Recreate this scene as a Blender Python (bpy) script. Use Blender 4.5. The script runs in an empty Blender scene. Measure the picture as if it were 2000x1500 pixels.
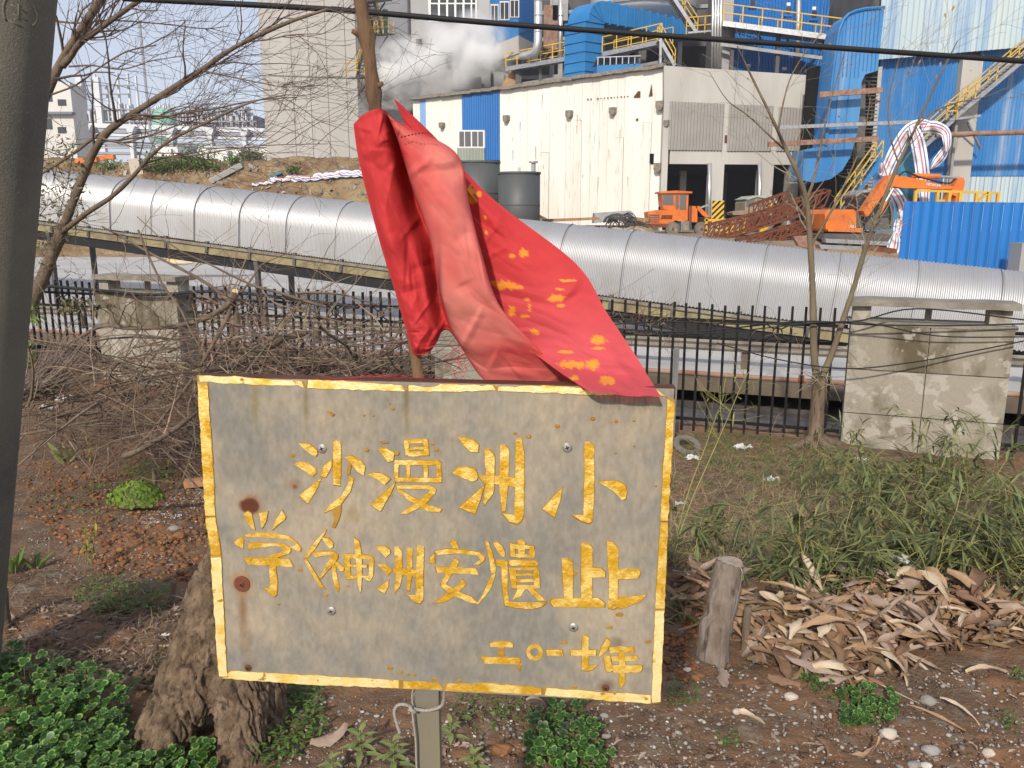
import bpy, bmesh, math, random
import numpy as np
from mathutils import Vector, Matrix
random.seed(7); rng = np.random.default_rng(7)
SC = bpy.context.scene
COL = SC.collection
# ------------------------------------------------------------------ camera
F_PX = 1560.0; PITCH = math.radians(11.9); CAM = np.array([0.0, 0.0, 1.6])
cd = bpy.data.cameras.new('camera'); cam = bpy.data.objects.new('camera', cd); COL.objects.link(cam)
cd.sensor_width = 36.0; cd.lens = F_PX / 2000 * 36.0; cd.clip_start = 0.05; cd.clip_end = 3000
cam.location = CAM; cam.rotation_euler = (math.pi / 2 - PITCH, 0, 0); SC.camera = cam
# ------------------------------------------------------------------ world, sun, exposure
SUN_AZ = math.radians(196); SUN_EL = math.radians(32)      # azimuth clockwise from +Y: behind the camera, to its left
w = bpy.data.worlds.new('World'); SC.world = w; w.use_nodes = True
nt = w.node_tree; bg = nt.nodes['Background']; sky = nt.nodes.new('ShaderNodeTexSky')
sky.sky_type = 'NISHITA'; sky.sun_disc = False; sky.sun_elevation = SUN_EL; sky.sun_rotation = SUN_AZ
sky.air_density = 1.0; sky.dust_density = 1.5; sky.ozone_density = 1.2
hz = nt.nodes.new('ShaderNodeMix'); hz.data_type = 'RGBA'; hz.inputs[0].default_value = .62; hz.inputs[7].default_value = (6.2, 6.4, 7.5, 1)   # thin even high haze over the whole sky
nt.links.new(sky.outputs[0], hz.inputs[6]); nt.links.new(hz.outputs[2], bg.inputs[0]); bg.inputs[1].default_value = 0.115
sl = bpy.data.lights.new('sun', 'SUN'); sun = bpy.data.objects.new('sun', sl); COL.objects.link(sun)
sl.energy = 3.9; sl.angle = math.radians(2.5); sl.color = (1.0, 0.925, 0.81)
sd = Vector((math.sin(SUN_AZ) * math.cos(SUN_EL), math.cos(SUN_AZ) * math.cos(SUN_EL), math.sin(SUN_EL)))
sun.rotation_euler = sd.to_track_quat('Z', 'Y').to_euler(); sun.location = (-8, -8, 12)
vs = SC.view_settings; vs.view_transform = 'Standard'; vs.look = 'None'; vs.exposure = 0.12; vs.gamma = 1.0; vs.use_curve_mapping = False
SC.cycles.volume_bounces = 6; SC.cycles.max_bounces = 8; SC.cycles.transparent_max_bounces = 8
# ------------------------------------------------------------------ photo pixel -> ray (distance always from a plane, wall or ground)
FW = np.array([0, math.cos(PITCH), -math.sin(PITCH)]); UP = np.array([0, math.sin(PITCH), math.cos(PITCH)]); RT = np.array([1.0, 0, 0])
def ray(px, py): return (px - 1000) / F_PX * RT - (py - 750) / F_PX * UP + FW
def PY(px, py, Y):
    d = ray(px, py); return CAM + d * (Y / d[1])
def PZ(px, py, z):
    d = ray(px, py); return CAM + d * ((z - 1.6) / d[2])
class Plane:                       # vertical wall plane through two plan points
    def __init__(s, A, B):
        s.A = np.array([A[0], A[1], 0.0]); d = np.array([B[0] - A[0], B[1] - A[1], 0.0]); s.u = d / np.linalg.norm(d)
        n = np.array([s.u[1], -s.u[0], 0.0])
        if n @ (CAM * [1, 1, 0] - s.A) < 0: n = -n
        s.n = n                    # towards the camera
    def at(s, px, py, off=0.0):
        d = ray(px, py); A = s.A + s.n * off
        return CAM + d * (((A - CAM) @ s.n) / (d @ s.n))
def YP(Y): return Plane((-1, Y), (1, Y))
# ------------------------------------------------------------------ noise (numpy value noise)
def _h(ix, iy, iz, seed):
    n = (ix * 374761393 + iy * 668265263 + iz * 2147483647 + seed * 974711) & 0xFFFFFFFF
    n = ((n ^ (n >> 13)) * 1274126177) & 0xFFFFFFFF
    return ((n ^ (n >> 16)) & 0xFFFF) / 65535.0
def vnoise(x, y, z=0, seed=0):
    x, y, z = np.broadcast_arrays(np.asarray(x, float), np.asarray(y, float), np.asarray(z, float))
    ix, iy, iz = np.floor(x).astype(np.int64), np.floor(y).astype(np.int64), np.floor(z).astype(np.int64)
    fx, fy, fz = x - ix, y - iy, z - iz
    fx, fy, fz = [t * t * (3 - 2 * t) for t in (fx, fy, fz)]
    r = 0
    for a in (0, 1):
        for b in (0, 1):
            for c in (0, 1):
                wgt = (fx if a else 1 - fx) * (fy if b else 1 - fy) * (fz if c else 1 - fz)
                r = r + wgt * _h(ix + a, iy + b, iz + c, seed)
    return r * 2 - 1
def fbm(x, y, z=0, o=4, seed=0):
    s, a, t = 0, 1.0, 0
    for k in range(o):
        s = s + a * vnoise(np.asarray(x) * 2 ** k, np.asarray(y) * 2 ** k, np.asarray(z) * 2 ** k, seed + k); t += a; a *= .5
    return s / t
def sstep(a, b, x):
    t = np.clip((np.asarray(x, float) - a) / (b - a), 0, 1); return t * t * (3 - 2 * t)
# ------------------------------------------------------------------ mesh builder
def nrm(v):
    v = np.asarray(v, float); l = np.linalg.norm(v); return v / l if l > 1e-12 else v
class MB:
    def __init__(s): s.v = []; s.f = []
    def add(s, vs_, fs):
        b = len(s.v); s.v.extend([tuple(map(float, p)) for p in vs_]); s.f.extend([tuple(i + b for i in f) for f in fs]); return s
    def box(s, c, size, ax=None):
        c = np.asarray(c, float); a = [np.array(t, float) for t in (ax if ax is not None else ((1, 0, 0), (0, 1, 0), (0, 0, 1)))]
        h = [size[i] / 2 * a[i] for i in range(3)]
        P = [c + i * h[0] + j * h[1] + k * h[2] for k in (-1, 1) for j in (-1, 1) for i in (-1, 1)]
        return s.add(P, [(0, 2, 3, 1), (4, 5, 7, 6), (0, 1, 5, 4), (2, 6, 7, 3), (0, 4, 6, 2), (1, 3, 7, 5)])
    def bar(s, p0, p1, w_, h_, up=(0, 0, 1)):
        p0, p1 = np.asarray(p0, float), np.asarray(p1, float); d = p1 - p0; L = np.linalg.norm(d)
        if L < 1e-9: return s
        a = d / L; r = np.cross(a, up)
        if np.linalg.norm(r) < 1e-4: r = np.cross(a, (0, 1, 0))
        r = nrm(r); u = np.cross(r, a)
        return s.box((p0 + p1) / 2, (L, w_, h_), (a, r, u))
    def tube(s, pts, r, n=6, cap=True):
        P = [np.asarray(p, float) for p in pts]; m = len(P)
        R = [r] * m if np.isscalar(r) else list(r)
        T = [nrm(P[min(i + 1, m - 1)] - P[max(i - 1, 0)]) for i in range(m)]
        u = np.cross(T[0], (0, 0, 1))
        if np.linalg.norm(u) < 1e-3: u = np.cross(T[0], (1, 0, 0))
        u = nrm(u); V = []
        for i in range(m):
            u = nrm(u - T[i] * (u @ T[i])); wv = np.cross(T[i], u)
            for k in range(n):
                a = 2 * math.pi * k / n; V.append(P[i] + R[i] * (math.cos(a) * u + math.sin(a) * wv))
        Fc = [(i * n + k, i * n + (k + 1) % n, (i + 1) * n + (k + 1) % n, (i + 1) * n + k) for i in range(m - 1) for k in range(n)]
        if cap and n > 2: Fc += [tuple(range(n - 1, -1, -1)), tuple((m - 1) * n + k for k in range(n))]
        return s.add(V, Fc)
    def prism(s, poly, vec):
        n = len(poly); P = [np.asarray(p, float) for p in poly]; vec = np.asarray(vec, float)
        return s.add(P + [p + vec for p in P], [tuple(range(n)), tuple(range(2 * n - 1, n - 1, -1))] + [(i, n + i, n + (i + 1) % n, (i + 1) % n) for i in range(n)])
    def grid(s, P, closed=False):
        a, b = P.shape[:2]; V = P.reshape(-1, 3)
        Fc = [(i * b + j, i * b + j + 1, (i + 1) * b + j + 1, (i + 1) * b + j) for i in range(a - 1) for j in range(b - 1)]
        if closed: Fc += [(i * b + b - 1, i * b, (i + 1) * b, (i + 1) * b + b - 1) for i in range(a - 1)]
        return s.add(V, Fc)
    def disc_cyl(s, p0, p1, r0, r1=None, n=20): return s.tube([p0, p1], [r0, r0 if r1 is None else r1], n)
    def build(s, name, mat, parent=None, smooth=False, fix=True):
        me = bpy.data.meshes.new(name); me.from_pydata(s.v, [], s.f); me.update()
        if fix:
            b = bmesh.new(); b.from_mesh(me); bmesh.ops.recalc_face_normals(b, faces=b.faces); b.to_mesh(me); b.free()
        return link(name, me, mat, parent, smooth)
def link(name, me, mat, parent=None, smooth=False):
    o = bpy.data.objects.new(name, me); COL.objects.link(o)
    if mat is not None and not me.materials: me.materials.append(mat)
    if smooth: me.polygons.foreach_set('use_smooth', [True] * len(me.polygons))
    if parent is not None:
        o.parent = parent
        if parent.type == 'EMPTY': o.location = -Vector(parent.location)
    return o
def npmesh(name, V, Fq):
    me = bpy.data.meshes.new(name); V = np.asarray(V, np.float32); Fq = np.asarray(Fq, np.int32); k = Fq.shape[1]
    me.vertices.add(len(V)); me.vertices.foreach_set('co', V.ravel()); me.loops.add(Fq.size); me.loops.foreach_set('vertex_index', Fq.ravel())
    me.polygons.add(len(Fq)); me.polygons.foreach_set('loop_start', np.arange(0, Fq.size, k, dtype=np.int32)); me.update(calc_edges=True); return me
def gridfaces(a, b):
    i, j = np.meshgrid(np.arange(a - 1), np.arange(b - 1), indexing='ij'); k = (i * b + j).ravel()
    return np.stack([k, k + 1, k + b + 1, k + b], 1)
def setcol(me, name, C):
    at = me.attributes.new(name, 'FLOAT_COLOR', 'POINT'); C = np.asarray(C, np.float32)
    if C.shape[1] == 3: C = np.concatenate([C, np.ones((len(C), 1), np.float32)], 1)
    at.data.foreach_set('color', C.ravel())
def tag(o, label=None, cat=None, group=None, kind=None):
    if label: o['label'] = label
    if cat: o['category'] = cat
    if group: o['group'] = group
    if kind: o['kind'] = kind
    return o
def thing(name, label, cat, loc=(0, 0, 0), group=None):
    o = bpy.data.objects.new(name, None); COL.objects.link(o); o.location = [float(t) for t in loc]; o.empty_display_size = .1
    return tag(o, label, cat, group)
def slab(plane, poly, thick, off=0.0, mb=None):
    """polygon given in photo pixels on a wall plane, extruded away from the camera; off = how proud of the plane"""
    mb = mb or MB(); return mb.prism([plane.at(x, y, off) for x, y in poly], -plane.n * thick)
def rect(x0, y0, x1, y1): return [(x0, y0), (x1, y0), (x1, y1), (x0, y1)]
def smooth_path(pts, k=4):
    P = [np.asarray(p, float) for p in pts]; P = [2 * P[0] - P[1]] + P + [2 * P[-1] - P[-2]]; out = []
    for i in range(1, len(P) - 2):
        for t in np.arange(k) / k:
            a, b, c, d = P[i - 1], P[i], P[i + 1], P[i + 2]
            out.append(.5 * ((2 * b) + (c - a) * t + (2 * a - 5 * b + 4 * c - d) * t * t + (3 * b - a - 3 * c + d) * t ** 3))
    out.append(P[-2]); return out
# ------------------------------------------------------------------ materials
def mk(name, c1, c2=None, rough=.8, metal=0.0, sc=4.0, det=6, lo=.35, hi=.65, bump=0.0, bsc=40.0, stretch=(1, 1, 1), c3=None, sc3=12.0, lo3=.6, hi3=.7,
       stretch3=(1, 1, 1), island=0.0, spec=.4, trans=0.0, attr=None, wave=None):
    m = bpy.data.materials.new(name); m.use_nodes = True; t = m.node_tree; N = t.nodes; L = t.links
    b = N['Principled BSDF']; b.inputs['Roughness'].default_value = rough; b.inputs['Metallic'].default_value = metal
    b.inputs['Specular IOR Level'].default_value = spec
    tc = N.new('ShaderNodeTexCoord')
    def noise(scale, st, d=det):
        mp = N.new('ShaderNodeMapping'); mp.inputs['Scale'].default_value = st; L.new(tc.outputs['Object'], mp.inputs[0])
        n = N.new('ShaderNodeTexNoise'); n.inputs['Scale'].default_value = scale; n.inputs['Detail'].default_value = d; n.inputs['Roughness'].default_value = .6
        L.new(mp.outputs[0], n.inputs['Vector']); return n
    def ramp(src, a, z):
        r = N.new('ShaderNodeMapRange'); r.inputs[1].default_value = a; r.inputs[2].default_value = z; L.new(src, r.inputs[0]); return r.outputs[0]
    def mix(fac, A, B, bt='MIX'):
        x = N.new('ShaderNodeMix'); x.data_type = 'RGBA'; x.blend_type = bt
        if isinstance(fac, float): x.inputs[0].default_value = fac
        else: L.new(fac, x.inputs[0])
        for sock, val in ((x.inputs[6], A), (x.inputs[7], B)):
            if isinstance(val, tuple): sock.default_value = (*val, 1)
            else: L.new(val, sock)
        return x.outputs[2]
    if attr:
        an = N.new('ShaderNodeAttribute'); an.attribute_name = attr; c = an.outputs['Color']
        if c2: c = mix(ramp(noise(sc, stretch).outputs[0], lo, hi), c, mix(1.0, c, c2, 'MULTIPLY'))
    else:
        c = c1 if c2 is None else mix(ramp(noise(sc, stretch).outputs[0], lo, hi), c1, c2)
    if c3: c = mix(ramp(noise(sc3, stretch3).outputs[0], lo3, hi3), c, c3)
    if island:
        g = N.new('ShaderNodeNewGeometry'); r = N.new('ShaderNodeMapRange'); r.inputs[3].default_value = 1 - island; r.inputs[4].default_value = 1 + island
        L.new(g.outputs['Random Per Island'], r.inputs[0])
        h = N.new('ShaderNodeHueSaturation'); L.new(r.outputs[0], h.inputs['Value'])
        r2 = N.new('ShaderNodeMapRange'); r2.inputs[3].default_value = .5 - island * .05; r2.inputs[4].default_value = .5 + island * .05
        mm = N.new('ShaderNodeMath'); mm.operation = 'FRACT'; m2 = N.new('ShaderNodeMath'); m2.operation = 'MULTIPLY'; m2.inputs[1].default_value = 7.31
        L.new(g.outputs['Random Per Island'], m2.inputs[0]); L.new(m2.outputs[0], mm.inputs[0]); L.new(mm.outputs[0], r2.inputs[0]); L.new(r2.outputs[0], h.inputs['Hue'])
        if isinstance(c, tuple): h.inputs['Color'].default_value = (*c, 1)
        else: L.new(c, h.inputs['Color'])
        c = h.outputs[0]
    if isinstance(c, tuple): b.inputs['Base Color'].default_value = (*c, 1)
    else: L.new(c, b.inputs['Base Color'])
    if bump:
        bn = N.new('ShaderNodeBump'); bn.inputs['Strength'].default_value = bump; bn.inputs['Distance'].default_value = 1.0 / bsc
        L.new(noise(bsc, stretch, 8).outputs[0], bn.inputs['Height']); L.new(bn.outputs[0], b.inputs['Normal'])
    if trans:
        tr = N.new('ShaderNodeBsdfTranslucent'); ms = N.new('ShaderNodeMixShader'); ms.inputs[0].default_value = trans
        if isinstance(c, tuple): tr.inputs[0].default_value = (*c, 1)
        else: L.new(c, tr.inputs[0])
        L.new(b.outputs[0], ms.inputs[1]); L.new(tr.outputs[0], ms.inputs[2]); L.new(ms.outputs[0], N['Material Output'].inputs[0])
    return m
M = dict(
 soil=mk('soil', (.125, .078, .046), (.235, .118, .055), .95, sc=2.2, lo=.4, hi=.68, bump=1.0, bsc=70, c3=(.19, .15, .11), sc3=11, lo3=.5, hi3=.7),
 ditch=mk('ditch_soil', (.16, .14, .13), (.09, .075, .065), .95, sc=1.5, bump=.6, bsc=25),
 road=mk('road_concrete', (.46, .45, .435), (.38, .37, .355), .9, sc=.5, bump=.2, bsc=20, c3=(.34, .32, .3), sc3=2.5, lo3=.58, hi3=.7),
 site=mk('site_dirt', (.21, .15, .095), (.28, .23, .17), .95, sc=.6, bump=.6, bsc=6),
 mound=mk('mound_dirt', (.20, .125, .065), (.32, .24, .13), .95, sc=.5, lo=.4, hi=.6, bump=1.0, bsc=3, c3=(.15, .08, .04), sc3=1.4, lo3=.52, hi3=.64),
 far=mk('far_ground', (.16, .15, .11), (.2, .18, .14), .95, sc=.05),
 concrete=mk('old_concrete', (.285, .258, .21), (.155, .133, .088), .9, sc=3.4, lo=.52, hi=.68, bump=.35, bsc=30, stretch=(1, 1, .6), c3=(.36, .335, .285), sc3=6, lo3=.53, hi3=.58),
 concretetop=mk('stained_concrete', (.26, .232, .182), (.10, .083, .048), .9, sc=3.0, lo=.40, hi=.58, bump=.35, bsc=30, stretch=(1, 1, .45), c3=(.32, .295, .245), sc3=6.5, lo3=.57, hi3=.62),
 kerb=mk('kerb_concrete', (.15, .118, .08), (.09, .07, .05), .9, sc=2, bump=.3, bsc=30),
 slabc=mk('capping_concrete', (.27, .24, .2), (.15, .135, .11), .9, sc=5, bump=.5, bsc=40),
 pole=mk('pole_concrete', (.165, .15, .115), (.115, .107, .09), .88, sc=3, bump=.5, bsc=180, c3=(.2, .185, .15), sc3=140, lo3=.58, hi3=.66),
 iron=mk('fence_iron', (.009, .0085, .008), (.04, .022, .016), .6, sc=18, lo=.6, hi=.8, spec=.2),
 galv=mk('galvanised', (.42, .43, .44), (.3, .3, .31), .45, .6, sc=6),
 cover=mk('conveyor_cover', (.50, .50, .51), (.43, .42, .40), .50, .7, sc=.9, c3=(.5, .44, .36), sc3=5, lo3=.68, hi3=.8, stretch3=(1, 1, .25)),
 seam=mk('cover_seam', (.11, .11, .11), rough=.6),
 olive=mk('olive_beam', (.26, .225, .12), (.16, .12, .075), .75, sc=3, lo=.45, hi=.65),
 black=mk('black_rubber', (.010, .010, .011), rough=.7),
 rust=mk('rust_steel', (.20, .062, .026), (.10, .032, .016), .85, sc=4),
 rustpipe=mk('rust_pipe', (.30, .20, .145), (.19, .085, .06), .8, sc=4),
 white=mk('white_cladding', (.76, .75, .70), (.68, .66, .60), .7, sc=.35, stretch=(1, 1, .25), c3=(.50, .44, .36), sc3=1.8, lo3=.60, hi3=.74, stretch3=(4, 4, .45)),
 whited=mk('white_cladding_worn', (.66, .64, .58), (.74, .72, .67), .7, sc=.6, stretch=(1, 1, .25), c3=(.44, .37, .29), sc3=2.0, lo3=.55, hi3=.70, stretch3=(4, 4, .35)),
 blue=mk('blue_sheet', (.003, .112, .37), (.005, .135, .42), .45, sc=.8, stretch=(1, 1, .2)),
 blueold=mk('faded_blue_sheet', (.018, .155, .42), (.085, .26, .5), .55, sc=.35, lo=.4, hi=.62, stretch=(1, 1, .12), c3=(.26, .34, .48), sc3=.8, lo3=.58, hi3=.72, stretch3=(1.5, 1.5, .1)),
 bluepale=mk('pale_faded_sheet', (.36, .48, .56), (.46, .52, .52), .5, sc=.5, stretch=(1.5, 1.5, .08), c3=(.22, .34, .5), sc3=.9, lo3=.5, hi3=.66, stretch3=(1.6, 1.6, .1)),
 bluepaint=mk('blue_duct_paint', (.012, .145, .37), (.022, .18, .43), .45, sc=.6),
 grey=mk('grey_render', (.30, .295, .29), (.37, .365, .36), .85, sc=.25, stretch=(1, 1, .3)),
 beige=mk('beige_concrete', (.43, .41, .385), (.38, .36, .335), .9, sc=.3, stretch=(1, 1, .12)),
 pale=mk('pale_concrete', (.60, .585, .56), (.54, .52, .49), .9, sc=.3),
 bunker=mk('bunker_concrete', (.46, .445, .415), (.38, .36, .33), .9, sc=.5, stretch=(1, 1, .3), c3=(.24, .17, .13), sc3=1.2, lo3=.62, hi3=.72, stretch3=(3.5, 3.5, .3)),
 shutter=mk('shutter_sheet', (.30, .285, .265), (.35, .335, .31), .6, .2, sc=.8),
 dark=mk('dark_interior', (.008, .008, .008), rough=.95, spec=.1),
 darkst=mk('dark_steel', (.055, .056, .06), (.11, .10, .095), .8, sc=.4),
 steel=mk('grey_steel', (.30, .30, .30), (.22, .22, .22), .6, .3, sc=1),
 silver=mk('silver_pipe', (.75, .75, .75), (.55, .54, .52), .35, .8, sc=1.2),
 yellow=mk('yellow_paint', (.62, .40, .035), (.5, .3, .04), .6, sc=2),
 orange=mk('orange_paint', (.68, .17, .018), (.50, .115, .018), .5, sc=1.5, c3=(.16, .06, .03), sc3=3, lo3=.62, hi3=.75),
 tyre=mk('tyre_rubber', (.10, .095, .085), (.2, .18, .15), .9, sc=3),
 glass=mk('dark_glass', (.03, .034, .038), rough=.12, spec=.6),
 paleglass=mk('grey_glass', (.12, .12, .12), rough=.2, spec=.6),
 frame=mk('white_frame', (.72, .72, .70), rough=.6),
 tank=mk('tank_steel', (.075, .08, .082), (.10, .105, .105), .55, .2, sc=.8, stretch=(1, 1, .3)),
 wood=mk('timber', (.34, .21, .11), (.24, .14, .07), .85, sc=5, stretch=(1, 1, 1)),
 tarp=None,
)
# ================================================================== large structure: ground, road, kerb
FO = np.array([3.06, 7.18, 0.0]); FU = np.array([.94, -.341, 0.0]); FN = np.array([.341, .94, 0.0]); ZU = np.array([0, 0, 1.0])
def ST(s, t, z): return FO + FU * s + FN * t + ZU * z
def tz(x, y):
    x = np.asarray(x, float); y = np.asarray(y, float)
    z = -.5 * sstep(2.6, 6.8, y)
    z = z + .10 * np.exp(-((x + 2.3) / .9) ** 2 - ((y - 4.3) / .6) ** 2) + .07 * np.exp(-((x - 1.5) / 1.2) ** 2 - ((y - 3.3) / .35) ** 2)
    z = z + .035 * fbm(x * 1.3, y * 1.3, 0, 3, 3) + .016 * fbm(x * 9, y * 9, 0, 3, 11)
    return z
def gz(x, y): return float(tz(np.array([x]), np.array([y]))[0])
def PG(px, py):
    z = 0.0
    for _ in range(12):
        p = PZ(px, py, z); z = .5 * z + .5 * gz(p[0], min(p[1], 9))
    p = PZ(px, py, z); p[2] = gz(p[0], p[1]); return p
nx, ny = 520, 520
xs = np.linspace(-1, 1, nx); xs = np.sign(xs) * np.abs(xs) ** 1.35
vv = np.linspace(0, 1, ny)
X = np.zeros((ny, nx)); Y = np.zeros((ny, nx))
for j in range(nx):
    x1 = xs[j] * 9.0; yend = 7.18 + (3.06 - x1) * .363 + .45
    y = .55 * (yend / .55) ** vv; X[:, j] = x1 * np.clip(.28 + .72 * (y / yend) ** .75, 0, 1) if False else x1; Y[:, j] = y
Z = tz(X, Y) + .014 * fbm(X * 30, Y * 30, 0, 3, 21) + .022 * np.maximum(0, fbm(X * 13, Y * 13, 0, 2, 31)) ** 1.5 * sstep(.35, .6, fbm(X * .9, Y * .9, 0, 2, 41) + .5)
me = npmesh('ground', np.stack([X, Y, Z], -1).reshape(-1, 3), gridfaces(ny, nx)); tag(link('ground', me, M['soil'], None, True), kind='structure')
g = np.zeros((14, 90, 3))
for i, t in enumerate(np.linspace(.3, 3.1, 14)):
    for j, s in enumerate(np.linspace(-14, 6, 90)):
        p = ST(s, t, -.60 - .22 * float(sstep(.3, 2.4, t))); p[2] += .03 * float(fbm(p[0] * 3, p[1] * 3, 0, 3, 5)); g[i, j] = p
tag(MB().grid(g).build('ditch', M['ditch'], None, True), kind='structure')
tag(MB().prism([ST(-70, 2.8, -.452), ST(45, 2.8, -.452), ST(45, 44, -.452), ST(-70, 44, -.452)], (0, 0, -.2)).build('road', M['road']), kind='structure')
tag(MB().box(ST(-4, 2.61, -.522), (24, .38, .15), (FU, FN, ZU)).build('kerb', M['kerb']), kind='structure')
g = np.array([[(x, y, -1.1) for x in (-540, -200, -40, 40, 200, 540)] for y in (-20, 8, 60, 300, 850)], float)
tag(MB().grid(g).build('far_ground', M['far']), kind='structure')
xs_ = np.linspace(-75, 80, 200); ys_ = np.linspace(24, 130, 140); X, Y = np.meshgrid(xs_, ys_)
a = 28 + 11 * sstep(-3, -11, X); Z = -.62 + 1.22 * sstep(0, 9, Y - a) + .06 * fbm(X * .8, Y * .8, 0, 3, 8)
me = npmesh('site_ground', np.stack([X, Y, Z], -1).reshape(-1, 3), gridfaces(140, 200)); tag(link('site_ground', me, M['site'], None, True), kind='structure')
def sitez(x, y): return -.62 + 1.22 * float(sstep(0, 9, y - (28 + 11 * float(sstep(-3, -11, x)))))
# dirt mound behind the conveyor
xs_ = np.linspace(-42, 5, 300); ys_ = np.linspace(40, 67, 170); X, Y = np.meshgrid(xs_, ys_)
prof = sstep(40.5, 48, Y + 1.2 * fbm(X * .2, Y * .2, 0, 2, 2)) * sstep(67, 60, Y)
hh = 4.25 * sstep(4.2, -3.5, X) * sstep(-42, -36, X)
Z = .45 + prof * (hh * (1 + .10 * fbm(X * .25, Y * .25, 0, 3, 4))) + .30 * fbm(X * .9, Y * .9, 0, 4, 9) * prof + .12 * fbm(X * 3, Y * 3, 0, 3, 19) * prof - .6 * (1 - sstep(0, .05, prof)) - .9 * sstep(-3, -11, X) * (1 - sstep(0, .3, prof))
me = npmesh('dirt_mound', np.stack([X, Y, Z], -1).reshape(-1, 3), gridfaces(170, 300)); tag(link('dirt_mound', me, M['mound'], None, True), kind='structure')
def moundz(x, y):
    j = int(np.clip(np.searchsorted(xs_, x), 0, 299)); i = int(np.clip(np.searchsorted(ys_, y), 0, 169)); return float(Z[i, j])
MZ = moundz
def mound_hit(px, py):
    for Yv in np.arange(40.5, 66, .15):
        p = PY(px, py, Yv)
        if MZ(p[0], p[1]) >= p[2]: return p
    return PY(px, py, 55)
# ================================================================== concrete pillars and iron fence
def pillar(s0, label, W=1.3, zt=.646):
    e = thing('concrete_pillar', label, 'pillar', ST(s0, 0, -.6), 'concrete pillars in the iron fence')
    T = .30; ax = (FU, FN, ZU)
    MB().box(ST(s0 + W / 2, T / 2 + .012, (zt - .62) / 2 - .006), (W - .02, T, zt + .62), ax).build('core', M['slabc'], e)
    hgt = (zt + .58) / 3
    for r in range(3):
        for c in range(2):
            pr = .012 + .004 * random.random()
            MB().box(ST(s0 + W / 4 + c * W / 2, .006, zt - .004 - hgt * (r + .5)), (W / 2 - .010, .03 + pr, hgt - .009), ax).build('tile', M['concretetop' if r == 0 else 'concrete'], e)
    MB().box(ST(s0 + W / 2, T / 2 + .01, zt + .012), (W + .03, T + .06, .035), ax).build('coping', M['slabc'], e)
    for ss, ww in ((.09, .15), (W - .11, .17)):
        MB().box(ST(s0 + ss, T / 2, zt + .095), (ww, T - .1, .14), ax).build('support', M['concrete'], e)
    MB().box(ST(s0 + W * .5, T * .7, zt + .09), (.05, .05, .14), ax).build('stub', M['slabc'], e)
    mb = MB(); n = 14
    for k in range(n):                                     # weathered capping slab, uneven underside
        sa, sb = s0 - .02 + (W + .04) * k / n, s0 - .02 + (W + .04) * (k + 1) / n
        j0, j1 = [.008 * vnoise(q * 9, 0.3, s0) for q in (sa, sb)]
        P = [ST(q, tt, zt + zz + float(jj)) for q, jj in ((sa, j0), (sb, j1)) for tt, zz in ((-.03, .165), (T + .02, .165), (T + .02, .222), (-.03, .222))]
        mb.add(P, [(0, 1, 5, 4), (1, 2, 6, 5), (2, 3, 7, 6), (3, 0, 4, 7)] + ([(0, 3, 2, 1)] if k == 0 else []) + ([(4, 5, 6, 7)] if k == n - 1 else []))
    mb.build('capping_slab', M['slabc'], e); return e
pillar(0.0, 'large stained concrete pillar standing right of the forked sapling')
pillar(-4.15, 'concrete pillar half hidden behind the red flag')
pillar(-8.91, 'mossy concrete pillar behind the dead branches at left')
bar_me = MB().box((0, 0, .105), (.023, .023, 1.31)).build('bar', M['iron']); bar_mesh = bar_me.data; bpy.data.objects.remove(bar_me)
def fence(s0, s1, label):
    e = thing('iron_fence', label, 'fence', ST(s0, .15, -.55), 'black iron fence sections'); ax = (FU, FN, ZU)
    for z in (.6, .43, -.40): MB().box(ST((s0 + s1) / 2, .15, z), (s1 - s0, .026, .03), ax).build('rail', M['iron'], e)
    n = int((s1 - s0) / .118); st = (s1 - s0) / n
    for k in range(1, n):
        o = bpy.data.objects.new('bar', bar_mesh); COL.objects.link(o); o.parent = e
        o.location = Vector(ST(s0 + k * st, .15, 0) + np.array([0, 0, random.uniform(-.012, .012)])) - Vector(e.location); o.rotation_euler = (random.gauss(0, .008), random.gauss(0, .008), -.348)
    for k in range(3, n - 2, 5):
        c = s0 + k * st; mb = MB(); zc = .515; r = .045
        ring = [ST(c + r * math.cos(a), .135, zc + r * math.sin(a)) for a in np.linspace(0, 2 * math.pi, 9)]
        for a_, b_ in zip(ring, ring[1:]): mb.bar(a_, b_, .012, .012)
        for sx in (-1, 1):
            for sz in (-1, 1): mb.bar(ST(c + sx * r * .75, .135, zc + sz * r * .75), ST(c + sx * st, .135, zc + sz * .085), .012, .012)
        mb.build('ornament', M['iron'], e)
fence(-13.6, -8.93, 'black iron fence left of the mossy pillar')
fence(-7.60, -4.17, 'black iron fence behind the heap of dead branches')
fence(-2.84, -.01, 'black iron fence between flag and large stained pillar')
fence(1.32, 3.6, 'black iron fence right of the large stained pillar')
p = PY(1322, 680, 7.25)
tag(MB().bar((p[0], p[1], p[2]), (p[0] - .01, p[1] + .02, gz(p[0], p[1]) - .05), .035, .035).build('fence_post', M['galv']), 'thin grey galvanised post beside the fence right of the sign', 'post')
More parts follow.
